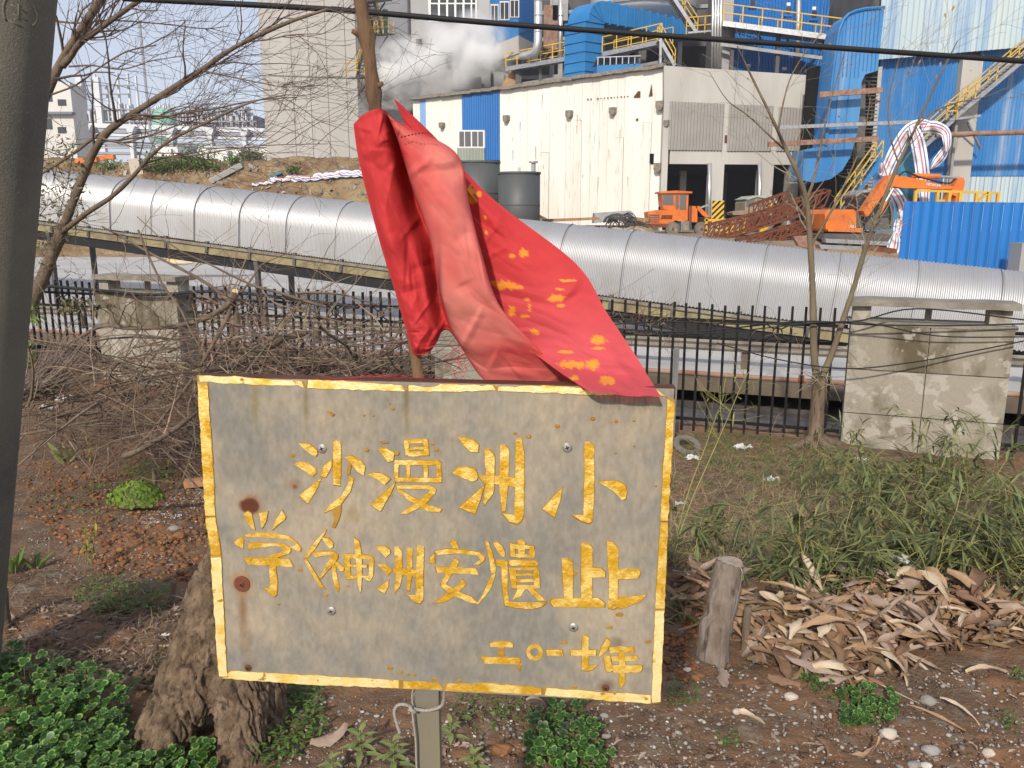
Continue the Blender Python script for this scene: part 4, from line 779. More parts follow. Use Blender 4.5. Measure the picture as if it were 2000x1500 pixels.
for k in range(7): wbox(YP(62), 1167 + k * 12, 1169 + k * 12, (112, 111), (128, 126), .1).build('mullion', M['galv'], e)
wbox(YP(62), 1166, 1252, (111, 108), (113, 110), 3.8, -.1).build('top_rail', M['galv'], e); wbox(YP(62), 1168, 1250, 113, 127, .05, -1.5).build('pane', M['paleglass'], e)
# walkways with yellow railings
def walkway(label, p0, p1, wid, legs=True, h=1.15):
    e = thing('walkway', label, 'walkway', (p0 + p1) / 2, 'yellow railed steel walkways'); d = nrm(p1 - p0); nrl = nrm(np.cross(d, ZU)); nrl = nrl if nrl[1] < 0 else -nrl
    MB().bar(p0 - nrl * wid / 2, p1 - nrl * wid / 2, wid, .12).build('deck', M['steel'], e); MB().bar(p0 - ZU * .12, p1 - ZU * .12, .1, .34).build('edge_beam', M['galv'], e)
    railing(MB(), [p0, p1], h, 1.15, .035).build('railing', M['yellow'], e); railing(MB(), [p0 - nrl * wid, p1 - nrl * wid], h, 1.15, .03).build('railing', M['yellow'], e)
    MB().bar(p0 - ZU * 1.3 - nrl, p1 - ZU * 1.3 - nrl, .22, .22).build('lower_beam', M['steel'], e)
    if legs:
        for f in (.1, .5, .9): q = p0 + (p1 - p0) * f - nrl * wid / 2; MB().bar(q, (q[0], q[1], GZ), .25, .25).build('leg', M['darkst'], e)
    return e
walkway('yellow railed walkway between steam and tall blue duct', PY(988, 132, 72), PY(1103, 112, 68), 1.6)
walkway('yellow railed walkway right of the tall blue duct', PY(1176, 103, 66.5), PY(1292, 78, 63), 1.6)
e = walkway('long yellow railed platform in front of the blue plant wall', PY(1412, 42, 59), PY(1642, 72, 57.5), 2.4)
for x in np.linspace(1416, 1640, 5): MB().bar(PY(x, 44 + (x - 1412) * .13, 59.2), PY(x + 18, 75 + (x - 1412) * .13, 61.5), .12, .12).build('bracket', M['steel'], e)
e = thing('steel_stairs', 'yellow railed steel stairs descending behind the warehouse corner', 'stairs', PY(1330, 140, 61))
stair(e, PY(1288, 76, 62), PY(1318, 128, 62), (0, 1.0, 0), 12, 'galv'); stair(e, PY(1312, -10, 62.5), PY(1362, 66, 62.5), (0, 1.0, 0), 18, 'galv')
MB().bar(PY(1340, 68, 62), PY(1412, 62, 62), 1.4, .12).build('landing', M['galv'], e); railing(MB(), [PY(1340, 68, 61.3), PY(1412, 62, 61.3)], 1.15, .9).build('landing_railing', M['yellow'], e)
MB().bar(PY(1290, 80, 62), PY(1289, 165, 62), .16, .16).build('post', M['galv'], e); MB().bar(PY(1410, 66, 62), PY(1408, 170, 62), .16, .16).build('post', M['galv'], e)
e = thing('pipe_bundle', 'bundle of four upright silver pipes left of the grey column', 'pipes', PY(1400, 140, 60))
for k in range(4): MB().tube([PY(1393 + k * 5.5, -60, 60), PY(1391 + k * 5.2, 150, 60)], .085, 8).build('upright_pipe', M['silver'], e, True)
# blue plant wall behind the bunker
bw = thing('blue_plant_building', 'blue corrugated plant building behind the concrete bunker', 'building', (22, 66, GZ))
PBw = YP(62); wbox(PBw, 1412, 1437, -60, 200, 1.0, 1.2).build('column', M['grey'], bw); wbox(PBw, 1436, 1720, -60, 300, 8, -.1).build('wall_core', M['darkst'], bw)
xe = np.linspace(1436, 1640, 9)
for a, b in zip(xe, xe[1:]): corr(PBw, a, b, -50, 170, 4, .07, .04).build('sheet', M['blue'], bw)
for x, y in ((1463, -8), (1533, 8), (1583, 16)):
    o = wbox(PBw, x, x + 16, y, y + 24, .2, .2).build('window', M['blue'], bw); wbox(PBw, x + 3, x + 13, y + 6, y + 19, .04, .22).build('pane', M['glass'], o); wbox(PBw, x + 4, x + 11, y - 3, y + 3, .05, .24).build('sign_plate', M['frame'], bw)
for x, y in ((1457, 131), (1528, 137), (1572, 142)): wbox(PBw, x, x + 9, y - 6, y, .1, .15).build('sign_plate', M['frame'], bw); wbox(PBw, x - 3, x + 13, y, y + 4, .1, .12).build('vent_opening', M['blue'], bw)
MB().tube([PBw.at(1561, -60, .4), PBw.at(1557, 160, .4)], .2, 10).build('drain_pipe', M['galv'], bw, True)
# rounded blue casing, louvre, columns, faded blue wall at right
rc = thing('rounded_blue_casing', 'tall blue ribbed casing with rounded shoulder and curved foot', 'duct', PY(1650, 360, 52))
OUT = [(1728, 14), (1690, 17), (1672, 21), (1658, 27), (1648, 38), (1640, 58), (1630, 120), (1622, 190), (1613, 284), (1571, 292), (1567, 352), (1592, 357), (1622, 350), (1645, 333), (1662, 305), (1674, 262), (1681, 205), (1683, 160), (1690, 145), (1714, 138)]
PR = YP(50); slab(PR, OUT, 2.2).build('casing', M['blueold'], rc)
mbr = [PR.at(x, y, .06) for x, y in ((1728, 14), (1690, 17), (1672, 21), (1658, 27), (1648, 38), (1640, 58), (1630, 120), (1622, 190), (1613, 284))]
MB().tube(mbr, .09, 6).build('edge_trim', M['bluepaint'], rc)
for x in np.arange(1655, 1726, 8): wbox(PR, x, x + 1.2, 29 - (x - 1655) * .18, 138 if x > 1688 else 150, .08, .06).build('rib', M['bluepaint'], rc)
for x, y0, y1 in ((1646, 60, 300), (1660, 150, 300)): wbox(PR, x, x + 1.0, y0, y1, .08, .05).build('rib', M['bluepaint'], rc)
MB().bar(PR.at(1680, 60, -1), np.array([*PR.at(1690, 300, -1)[:2], GZ]), .5, .5).build('support', M['darkst'], rc)
lv = thing('dark_louvre', 'dark louvred wall between blue casing and pale column', 'wall', PY(1670, 420, 53))
PLv = YP(52.6); wbox(PLv, 1580, 1716, 130, 450, .4).build('back_panel', M['dark'], lv)
for y in np.arange(150, 345, 7.2): wbox(PLv, 1640, 1714, y, y + 1.8, .12, .14).build('slat', M['darkst'], lv)
MB().bar(PLv.at(1685, 210, .3), PLv.at(1681, 330, .3), .1, .1).build('mullion', M['steel'], lv)
rw = thing('faded_blue_building', 'faded blue sheet clad building with pale columns at right edge', 'building', (33, 56, GZ))
PX = YP(54); wbox(PX, 1716, 2060, -80, 460, 9, -.2).build('core', M['darkst'], rw)
for x0, x1, t in ((1690, 1720, (132, 130)), (1878, 1918, (112, 108))): wbox(PX, x0 + (6 if x0 < 1800 else 4), x1 + 4, t, 460, .8, .55).build('column', M['bunker'], rw)
for x0 in (1692, 1878): wbox(PX, x0 + 1, x0 + 28, 196, 199, .9, .6).build('column_band', M['rust'], rw)
xe = np.linspace(1722, 1886, 8)
for a, b in zip(xe, xe[1:]): corr(PX, a, b, 100, 460, 4, .07, .0).build('sheet', M['blueold'], rw)
xe = np.linspace(1916, 2056, 6)
for a, b in zip(xe, xe[1:]): corr(PX, a, b, 90, 344, 4, .07, .02).build('sheet', M['blueold'], rw)
xe = np.linspace(1842, 2056, 14)
for a, b in zip(xe, xe[1:]): corr(PX, a, b - .6, 345, 460, 2, .07, .5).build('sheet', M['bluepale'], rw)
xe = np.linspace(1728, 2058, 16)
for a, b in zip(xe, xe[1:]): corr(PX, a, b, (-70, -70), (117 - (a - 1728) * .085, 117 - (b - 1728) * .085), 2, .10, .75 + random.uniform(-.02, .02)).build('upper_sheet', M['bluepale'], rw)
e = thing('outside_stairs', 'grey steel stairs with yellow rails climbing the faded blue building', 'stairs', PY(1850, 245, 52))
stair(e, PY(1862, 232, 52), PY(2030, 92, 52), (0, .9, 0), 24, 'galv', True, .95); MB().bar(PY(1845, 236, 52.5), PY(1905, 228, 52.5), 1.2, .14).build('landing', M['galv'], e)
railing(MB(), [PY(1848, 234, 51.8), PY(1868, 232, 51.8)], 1.0, .6).build('landing_railing', M['yellow'], e); stair(e, PY(1862, 234, 52), PY(1790, 300, 52), (0, .9, 0), 10, 'galv'); MB().bar(PY(1890, 240, 52.4), PY(1915, 290, 53.2), .12, .12).build('brace', M['steel'], e); MB().bar(PY(1868, 236, 52.4), np.array([*PY(1868, 236, 52.4)[:2], GZ]), .16, .16).build('post', M['steel'], e)
tag(MB().tube([PY(1828, 264, 51), PY(1900, 261, 51), PY(2060, 257, 51)], .16, 10).build('pink_pipe', M['rustpipe'], None, True), 'dusty pink pipe running along the faded blue wall at right', 'pipe')
tag(MB().bar(PY(1520, 249, 49.5), PY(1790, 238, 49.5), .14, .2).build('grey_pipe_beam', M['galv']), 'thin grey beam crossing in front of the rounded blue casing', 'beam')
tag(MB().bar(PY(1500, 282, 49), PY(1716, 271, 49), .2, .28).build('rusty_beam', M['rustpipe']), 'rusty beam crossing the rounded blue casing above its foot', 'beam')
tag(MB().bar(PY(1600, 185, 49.2), PY(1722, 176, 49.2), .25, .3).build('rusty_bracket_beam', M['rustpipe']), 'short rusty beam high on the rounded blue casing', 'beam')
e = thing('blue_ramp_stairs', 'steep yellow railed stairs behind the excavator', 'stairs', PY(1670, 430, 47)); stair(e, PY(1640, 425, 47), PY(1722, 312, 47), (0, .9, 0), 14, 'bluepaint')
# blue hoarding in front, with yellow railing behind it
ho = thing('blue_hoarding', 'bright blue corrugated site hoarding at right behind the conveyor', 'fence', PY(1880, 520, 22))
PH = YP(22); xe = np.linspace(1766, 2060, 16)
for a, b in zip(xe, xe[1:]): corr(PH, a, b - .5, 393 + (a - 1766) * .012, 560, 1, .035, random.uniform(0, .01), None, (0, 0, 1, 1)).build('sheet', M['blue'], ho)
mb = MB(); wbox(PH, 1768, 2060, 396, 399, .06, -.05, mb); mb.build('top_rail', M['bluepaint'], ho)
for x in (1775, 1850, 1930, 2010): wbox(PH, x, x + 5, 396, 575, .08, -.12).build('post', M['galv'], ho)
e = thing('yellow_barrier', 'yellow steel barrier frame showing above the blue hoarding', 'barrier', PY(1870, 395, 26))
PYb = YP(26); mb = MB(); a, b = PYb.at(1790, 372), PYb.at(1952, 377)
MB().bar(a, b, .07, .07).build('top_bar', M['yellow'], e)
for x in (1789, 1832, 1855, 1876, 1908, 1932, 1950): q = a + (b - a) * (x - 1790) / 162; MB().bar(q, (q[0], q[1], -.45), .09, .09, (0, 1, 0)).build('post', M['yellow'], e)
MB().bar(PYb.at(1910, 394), PYb.at(1930, 376), .07, .07).build('brace', M['yellow'], e); MB().bar(PYb.at(1832, 392), PYb.at(1845, 392), .07, .07).build('brace', M['yellow'], e)
tag(MB().box(PY(1998, 520, 21), (.5, .5, 1.2)).build('grey_cabinet', M['shutter']), 'grey cabinet at the right edge below the blue hoarding', 'cabinet')
# ------------------------------------------------------------------ black tanks
for x0, x1, top, Yt, lab in ((893, 974, 317, 39, 'taller black cylindrical tank beside the flag'), (975, 1053, 338, 37.5, 'shorter black cylindrical tank right of its taller twin')):
    e = thing('black_tank', lab, 'tank', PY((x0 + x1) / 2, 450, Yt), 'black tanks beside the warehouse'); c = PY((x0 + x1) / 2, top, Yt); r = (x1 - x0) / 2 * Yt / F_PX / .98
    MB().tube([(c[0], Yt, .2), (c[0], Yt, c[2])], r, 36).build('shell', M['tank'], e, True); MB().tube([(c[0], Yt, c[2] - .05), (c[0], Yt, c[2] + .03)], r + .04, 36).build('rim', M['tank'], e)
    for zz in (c[2] - 1.45,): MB().tube([(c[0], Yt, zz), (c[0], Yt, zz + .04)], r + .015, 36).build('hoop', M['darkst'], e)
e = thing('red_pipe_stack', 'short red and grey vent pipe beside the black tanks', 'pipe', PY(1042, 345, 45)); MB().tube([PY(1042, 335, 45), PY(1042, 420, 45)], .13, 10).build('pipe', M['maroon'], e); MB().tube([PY(1042, 318, 45), PY(1042, 335, 45)], .12, 10).build('upper_pipe', M['galv'], e); MB().tube([PY(1042, 315, 45), PY(1042, 318, 45)], .25, 10).build('cap', M['galv'], e)
# ------------------------------------------------------------------ wheel loader (side on, bucket to the right)
def px_prism(pl, poly, thick, name, mat, parent, off=0.0): return slab(pl, poly, thick, off).build(name, mat, parent)
LY = 46.5; PLd = YP(LY); ld = thing('wheel_loader', 'small orange wheel loader parked at the warehouse corner', 'loader', PY(1330, 458, LY))
px_prism(PLd, [(1266, 414), (1290, 410), (1316, 410), (1317, 437), (1268, 437)], 1.5, 'hood', M['orange'], ld)
for k in range(4): wbox(PLd, 1270, 1287, 422 + k * 3.6, 423.6 + k * 3.6, .05, .03).build('grille_bar', M['orange'], ld)
wbox(PLd, 1268, 1288, 419, 435, .04, .01).build('grille', M['darkst'], ld)
for k in range(9): slab(PLd, [(1293 + k * 2.4, 420), (1294.4 + k * 2.4, 420), (1292.8 + k * 2.4, 428), (1291.4 + k * 2.4, 428)], .03, .02).build('louvre_slot', M['dark'], ld)
px_prism(PLd, [(1257, 438), (1304, 437), (1304, 444), (1257, 445)], 1.6, 'front_bumper', M['rust'], ld, .05)
px_prism(PLd, [(1300, 434), (1350, 432), (1352, 448), (1300, 450)], 1.1, 'chassis', M['darkst'], ld, -.2)
px_prism(PLd, [(1330, 432), (1346, 432), (1346, 450), (1330, 450)], .5, 'tool_box', M['slabc'], ld, .1)
px_prism(PLd, [(1293, 377), (1345, 377), (1343, 431), (1315, 431), (1315, 411), (1296, 409)], 1.45, 'cab', M['orange'], ld, .02)
px_prism(PLd, [(1289, 374), (1320, 372), (1352, 374), (1352, 377.5), (1289, 377.5)], 1.7, 'cab_roof', M['orange'], ld, .14)
for poly in ([(1295, 380), (1315, 380), (1315, 400), (1295, 400)], [(1320, 381), (1326, 381), (1325, 408), (1320, 408)], [(1329, 381), (1341, 380), (1340, 409), (1328, 409)]): px_prism(PLd, poly, .05, 'window', M['paleglass'], ld, .05)
px_prism(PLd, [(1352, 402), (1362, 403), (1362, 434), (1351, 434)], .9, 'lift_tower', M['orange'], ld, -.2)
for o in (-.2, -1.0): px_prism(PLd, [(1358, 404), (1365, 402), (1386, 423), (1383, 428), (1372, 420)], .15, 'lift_arm', M['orange'], ld, o)
MB().bar(PLd.at(1362, 408, -.5), PLd.at(1383, 400, -.5), .1, .1).build('hydraulic_ram', M['galv'], ld); px_prism(PLd, [(1376, 425), (1388, 424), (1392, 440), (1384, 444), (1376, 438)], 1.9, 'bucket', M['rust'], ld, .1)
MB().tube([PLd.at(1288, 412, -.3), PLd.at(1288, 404, -.3)], .06, 8).build('exhaust', M['dark'], ld)
def wheel(pl, x, y, rpx, wd, parent, off, hub='slabc'):
    c = pl.at(x, y, off); r = rpx * c[1] / F_PX; n = -pl.n
    w_ = MB().tube([c, c + n * wd * .12, c + n * wd * .88, c + n * wd], [r * .86, r, r, r * .86], 28).build('wheel', M['tyre'], parent, False)
    MB().tube([c - n * .01, c + n * .06], [r * .56, r * .5], 20).build('rim', M[hub], w_); MB().tube([c - n * .05, c + n * .02], [r * .2, r * .22], 12).build('hub', M['rust'], w_)
    mb = MB()
    for k in range(16): a = k / 16 * 2 * math.pi; q = c + n * wd * .5 + (pl.u * math.cos(a) + ZU * math.sin(a)) * r * 1.0; mb.box(q, (r * .16, wd * .9, r * .06), (np.cross(n, pl.u * math.cos(a) + ZU * math.sin(a)), n, pl.u * math.cos(a) + ZU * math.sin(a)))
    mb.build('tread', M['tyre'], w_)
for x in (1314.5, 1371): wheel(PLd, x, 447.5, 13.2, .38, ld, .16); wheel(PLd, x + 1, 446.5, 13, .38, ld, -1.3)
# ------------------------------------------------------------------ old truck with tarp roof behind the trusses
TY = 50; PTk = YP(TY); tk = thing('old_truck', 'old dusty truck cab with a pale tarp roof facing the yard', 'truck', PY(1485, 445, TY))
px_prism(PTk, [(1455, 396), (1460, 387), (1478, 383), (1506, 386), (1512, 398), (1510, 432), (1454, 432)], 2.2, 'cab', mk('dusty_cab', (.20, .17, .11), (.28, .24, .16), .85, sc=2), tk)
px_prism(PTk, [(1455, 389), (1470, 382), (1500, 381), (1515, 388), (1519, 398), (1514, 396), (1508, 389), (1478, 385), (1462, 390)], 2.4, 'tarp_roof', mk('pale_tarp', (.34, .38, .33), (.28, .3, .27), .8, sc=2), tk, .1)
for x0, x1 in ((1458, 1474), (1479, 1495)): px_prism(PTk, rect(x0, 390, x1, 403), .05, 'windscreen', M['paleglass'], tk, .04)
px_prism(PTk, [(1430, 415), (1448, 411), (1490, 409), (1496, 418), (1432, 420)], 1.4, 'hood', M['site'], tk, .8); wbox(PTk, 1497, 1513, 397, 410, .04, .05).build('hazard_plate', HAZ, tk)
for x in (1445, 1500): wheel(PTk, x, 436, 13, .4, tk, .6)
px_prism(PTk, [(1440, 420), (1515, 420), (1515, 436), (1440, 436)], 1.2, 'chassis', M['darkst'], tk, .3)
e = thing('yellow_trolley', 'yellow painted steel trolley frame lying behind the rusty trusses', 'trolley', PY(1430, 450, 45)); Pq = YP(45)
for x0, y0, x1, y1 in ((1376, 430, 1500, 428), (1376, 450, 1500, 446), (1380, 426, 1378, 455), (1432, 425, 1430, 455), (1455, 430, 1452, 455), (1490, 428, 1490, 455)): MB().bar(Pq.at(x0, y0), Pq.at(x1, y1), .12, .12).build('bar', M['yellow'], e)
for x0, x1, y0, y1 in ((1413, 1432, 442, 460), (1520, 1538, 446, 458), (1485, 1500, 446, 460)): wbox(Pq, x0, x1, y0, y1, .3, .2).build('plate', M['yellow'], e)
# ------------------------------------------------------------------ rusty lattice trusses
def truss(p0, p1, wv, hv, n, label):
    e = thing('rusty_truss', label, 'truss', p0, 'rusty lattice trusses dumped in the yard'); C4 = [np.zeros(3), wv, hv, wv + hv]
    for c in C4: MB().bar(p0 + c, p1 + c, .07, .07).build('chord', M['rust'], e)
    for k in range(n + 1):
        q = p0 + (p1 - p0) * k / n; mb = MB()
        for a, b in ((0, 1), (1, 3), (3, 2), (2, 0)): mb.bar(q + C4[a], q + C4[b], .055, .055)
        if k < n:
            q2 = p0 + (p1 - p0) * (k + 1) / n
            for a, b in ((0, 2), (1, 3), (0, 1)): mb.bar(q + C4[a], q2 + C4[b], .045, .045)
        mb.build('lattice_frame', M['rust'], e)
truss(PY(1392, 478, 37), PY(1610, 402, 39), np.array([0, .9, .1]), np.array([.25, 0, .7]), 9, 'longest rusty truss tilted up to the right toward the excavator')
truss(PY(1380, 470, 39.5), PY(1545, 428, 41), np.array([0, .8, 0]), np.array([.1, 0, .75]), 8, 'rusty truss lying low in front of the old truck')
truss(PY(1440, 492, 35), PY(1600, 448, 36.5), np.array([0, .8, 0]), np.array([.1, 0, .5]), 8, 'rusty truss nearest the conveyor cover')
truss(PY(1600, 455, 37), PY(1690, 462, 36), np.array([0, .7, 0]), np.array([0, 0, 1.1]), 4, 'short rusty truss in front of the excavator body')
truss(PY(1470, 440, 40.5), PY(1545, 412, 42), np.array([0, .8, 0]), np.array([0, 0, 1.0]), 4, 'upright ended rusty truss beside the truck cab')
mb = MB()
for k in range(40):
    a = PY(random.uniform(1400, 1560), random.uniform(455, 492), random.uniform(35, 39)); b = a + np.array([random.uniform(1, 3.5), random.gauss(0, .5), random.uniform(.1, 1.0)]); mb.bar(a, b, .05, .05)
tag(mb.build('rusty_rods', M['rust']), 'tangle of loose rusty rods among the trusses', 'scrap', kind='stuff')
# scrap plates and timbers
def scrap(name, label, poly, Yp, th, mat):
    return tag(slab(YP(Yp), poly, th).build(name, M[mat]), label, 'scrap')
scrap('steel_beam', 'upper grey steel beam stacked under the excavator', [(1612, 466), (1735, 472), (1738, 480), (1614, 474)], 31, .4, 'galv'); scrap('steel_beam', 'lower grey steel beam stacked under the excavator', [(1600, 478), (1740, 484), (1752, 492), (1604, 486)], 30, .5, 'steel')
scrap('rusty_plate', 'bent rusty plate lying under the trusses', [(1550, 462), (1580, 460), (1618, 486), (1610, 496), (1560, 480)], 31.5, .3, 'rustpipe'); scrap('rusty_channel', 'rusty channel beside the blue hoarding', [(1690, 478), (1752, 486), (1752, 496), (1690, 488)], 27, .3, 'rust')
scrap('timber_board', 'splintered timber board behind the conveyor under the sapling', [(1600, 492), (1690, 490), (1730, 498), (1690, 506), (1610, 500)], 26, .3, 'wood'); scrap('steel_sheet_stack', 'stack of grey folded steel sheets at the warehouse wall', [(1162, 416), (1232, 411), (1237, 416), (1234, 428), (1160, 436)], 44, 1.2, 'galv')
scrap('timber_board', 'long timber board lying before the warehouse wall', [(1060, 428), (1170, 424), (1172, 429), (1060, 434)], 40, .4, 'wood'); scrap('timber_board', 'pale plank left of the wheel loader', [(1232, 424), (1266, 426), (1266, 432), (1234, 430)], 45, .4, 'wood')
def heap(name, label, px, py, Yp, rx, h, mat, seed, kind=None):
    c = PY(px, py, Yp); n = 28; g = np.zeros((12, n, 3))
    for i in range(12):
        for j in range(n):
            a = 2 * math.pi * j / n; rr = i / 11; q = c + np.array([rx * rr * math.cos(a), rx * .7 * rr * math.sin(a), 0]); q[2] += h * (1 - rr ** 1.4) * (1 + .3 * float(fbm(q[0] * 2, q[1] * 2, 0, 3, seed))) - .25 * rr; g[i, j] = q
    return tag(MB().grid(g, True).build(name, M[mat] if isinstance(mat, str) else mat, None, True), label, 'heap', kind=kind)
heap('gravel_heap', 'tan gravel heap left of the wheel loader', 1243, 458, 46, 1.3, 1.1, mk('gravel', (.36, .27, .14), (.26, .18, .09), .95, sc=8, bump=1, bsc=6), 3)
heap('brown_heap', 'brown sacks heaped on the warehouse roof edge by the steam', 1000, 166, 73, 1.0, 1.3, 'wood', 5)
mb = MB()
for k in range(520):
    x = random.uniform(1052, 1262); Yp = random.uniform(38, 50); c = PY(x, 440 - (x - 1050) * .0, Yp); c[2] = sitez(c[0], Yp) + random.uniform(0, .35); s = random.uniform(.05, .3)
    a = random.uniform(0, 3); mb.box(c, (s * 2, s, s * .5), ((math.cos(a), math.sin(a), .2), (-math.sin(a), math.cos(a), 0), (0, 0, 1)))
tag(mb.build('rubble', mk('rubble', (.30, .21, .15), (.45, .40, .36), .9, sc=1.5, island=.5)), 'rubble and rubbish strewn along the foot of the warehouse', 'rubble', kind='stuff')
e = thing('scrap_tangle', 'dark tangle of wire and an old bicycle frame before the steel sheets', 'scrap', PY(1215, 445, 43)); mb = MB()
for k in range(30):
    c = PY(random.uniform(1190, 1238), random.uniform(428, 445), 42.5); r = random.uniform(.15, .5); mb.tube([c + r * np.array([math.cos(a), .2 * math.sin(a * 2), abs(math.sin(a))]) for a in np.linspace(0, 3.4, 10)], .03, 5)
mb.build('wire', M['darkst'], e)
for x in (1196, 1228): c = PY(x, 440, 42.3); MB().tube([c + .33 * np.array([math.cos(a), 0, math.sin(a)]) for a in np.linspace(0, 6.283, 20)], .025, 5).build('bicycle_wheel', M['black'], e)
# ------------------------------------------------------------------ excavator
EY = 34.0; PE = YP(EY); ex = thing('excavator', 'orange excavator with raised boom behind the scrap yard', 'excavator', PY(1680, 470, EY))
px_prism(PE, [(1611, 418), (1618, 409), (1668, 409), (1672, 414), (1672, 446), (1650, 452), (1613, 448)], 2.3, 'counterweight', M['orange'], ex)
px_prism(PE, [(1616, 446), (1686, 446), (1684, 454), (1618, 452)], 2.4, 'deck', M['orange'], ex, .05)
px_prism(PE, [(1672, 380), (1684, 373), (1716, 372), (1738, 382), (1746, 405), (1744, 440), (1740, 448), (1674, 446)], 1.2, 'cab', M['glass'], ex, -.4)
px_prism(PE, [(1672, 380), (1684, 371), (1716, 370), (1738, 379), (1738, 383), (1716, 375), (1684, 376), (1673, 384)], 1.3, 'cab_roof', M['galv'], ex, -.35)
for poly in ([(1735, 380), (1741, 392), (1745, 420), (1743, 446), (1740, 446), (1741, 420), (1737, 394)], [(1672, 410), (1688, 412), (1690, 446), (1672, 446)]): px_prism(PE, poly, 1.3, 'cab_frame', M['darkst'], ex, -.3)
px_prism(PE, [(1686, 412), (1694, 424), (1712, 400), (1734, 368), (1746, 364), (1762, 367), (1858, 370), (1862, 364), (1840, 359), (1780, 347), (1748, 341), (1738, 342), (1724, 356)], .55, 'boom', M['orange'], ex, .35)
px_prism(PE, [(1862, 366), (1872, 348), (1882, 346), (1885, 356), (1882, 370), (1872, 400), (1862, 402), (1868, 384), (1860, 380), (1852, 400), (1846, 400), (1856, 376)], .45, 'stick', M['orange'], ex, .25)
MB().tube([PE.at(1716, 418, .5), PE.at(1730, 393, .5)], .1, 8).build('hydraulic_ram', M['orange'], ex); MB().tube([PE.at(1730, 393, .5), PE.at(1744, 369, .5)], .055, 8).build('ram_rod', M['galv'], ex)
MB().tube([PE.at(1783, 343, .1), PE.at(1836, 345, .1)], .1, 8).build('hydraulic_ram', M['orange'], ex); MB().tube([PE.at(1836, 345, .1), PE.at(1876, 347.5, .1)], .055, 8).build('ram_rod', M['galv'], ex)
MB().tube(smooth_path([PE.at(1756, 342, .4), PE.at(1768, 335, .4), PE.at(1784, 341, .4), PE.at(1800, 347, .4), PE.at(1850, 358, .4), PE.at(1866, 350, .4)], 5), .035, 6).build('hose', M['black'], ex, True)
px_prism(PE, [(1688, 424), (1735, 426), (1738, 448), (1690, 450)], .5, 'front_guard', M['darkst'], ex, -.2)
px_prism(PE, [(1612, 456), (1745, 458), (1750, 470), (1738, 478), (1620, 474), (1608, 466)], .6, 'track', M['darkst'], ex, .1); px_prism(PE, [(1612, 456), (1745, 458), (1750, 470), (1738, 478), (1620, 474), (1608, 466)], .6, 'track', M['darkst'], ex, -1.8)
px_prism(PE, [(1640, 452), (1710, 452), (1708, 462), (1644, 462)], 1.4, 'turntable', M['darkst'], ex, -.4)
def word(text, p, xdir, ydir, h, mat, parent, name='lettering', ext=.01):
    cu = bpy.data.curves.new(name, 'FONT'); cu.body = text; cu.size = h / .7; cu.extrude = ext; ob = bpy.data.objects.new(name, cu); COL.objects.link(ob)
    me = bpy.data.meshes.new_from_object(ob.evaluated_get(bpy.context.evaluated_depsgraph_get())); bpy.data.objects.remove(ob)
    xd, yd = nrm(xdir), nrm(ydir); zd = np.cross(xd, yd)
    co = np.zeros(len(me.vertices) * 3, np.float32); me.vertices.foreach_get('co', co); co = co.reshape(-1, 3); me.vertices.foreach_set('co', (np.asarray(p) + co[:, :1] * xd + co[:, 1:2] * yd + co[:, 2:3] * zd).astype(np.float32).ravel())
    return link(name, me, mat, parent)
word('HITACHI', PE.at(1809, 362, .37), PE.at(1834, 365, .37) - PE.at(1809, 362, .37), ZU, .105, M['frame'], ex); word('AD', PE.at(1659, 445, .03), (1, 0, -.03), (.15, 0, 1), .12, M['frame'], ex)
# ------------------------------------------------------------------ blue machine under striped tarp sheets
bm_ = thing('blue_machine', 'upright teal blue machine standing under striped sheeting', 'machine', PY(1780, 420, 37)); c = PY(1778, 380, 37)
prof = [(405, 12), (385, 12), (380, 16), (372, 20), (352, 24), (330, 24), (322, 18), (300, 14), (285, 15), (270, 10)]
MB().tube([PY(1778, y, 37) for y, r in prof], [r * 37 / F_PX for y, r in prof], 20).build('body', mk('teal_paint', (.03, .19, .30), (.05, .24, .36), .45), bm_, True)
MB().tube([PY(1778, 388, 37), PY(1778, 398, 37)], .45, 14).build('flange', M['rust'], bm_); MB().bar(PY(1778, 400, 37), np.array([*PY(1778, 400, 37)[:2], GZ - .1]), .5, .5).build('pedestal', M['darkst'], bm_)
m = mk('striped_sheet', (.72, .71, .70), rough=.75); t = m.node_tree; tc = t.nodes.new('ShaderNodeTexCoord'); sp = t.nodes.new('ShaderNodeSeparateXYZ'); t.links.new(tc.outputs['UV'], sp.inputs[0])
mu = t.nodes.new('ShaderNodeMath'); mu.operation = 'MULTIPLY'; mu.inputs[1].default_value = 1.6; fr_ = t.nodes.new('ShaderNodeMath'); fr_.operation = 'FRACT'; t.links.new(sp.outputs[0], mu.inputs[0]); t.links.new(mu.outputs[0], fr_.inputs[0])
rp = t.nodes.new('ShaderNodeValToRGB'); rp.color_ramp.interpolation = 'CONSTANT'; el = rp.color_ramp.elements; el[0].color = (.7, .69, .68, 1); el[1].position = .25; el[1].color = (.12, .15, .36, 1)
for pos, colr in ((.42, (.7, .69, .68, 1)), (.62, (.55, .16, .2, 1)), (.82, (.7, .69, .68, 1))): q = el.new(pos); q.color = colr
t.links.new(fr_.outputs[0], rp.inputs[0]); t.links.new(rp.outputs[0], t.nodes['Principled BSDF'].inputs[0]); STR = m
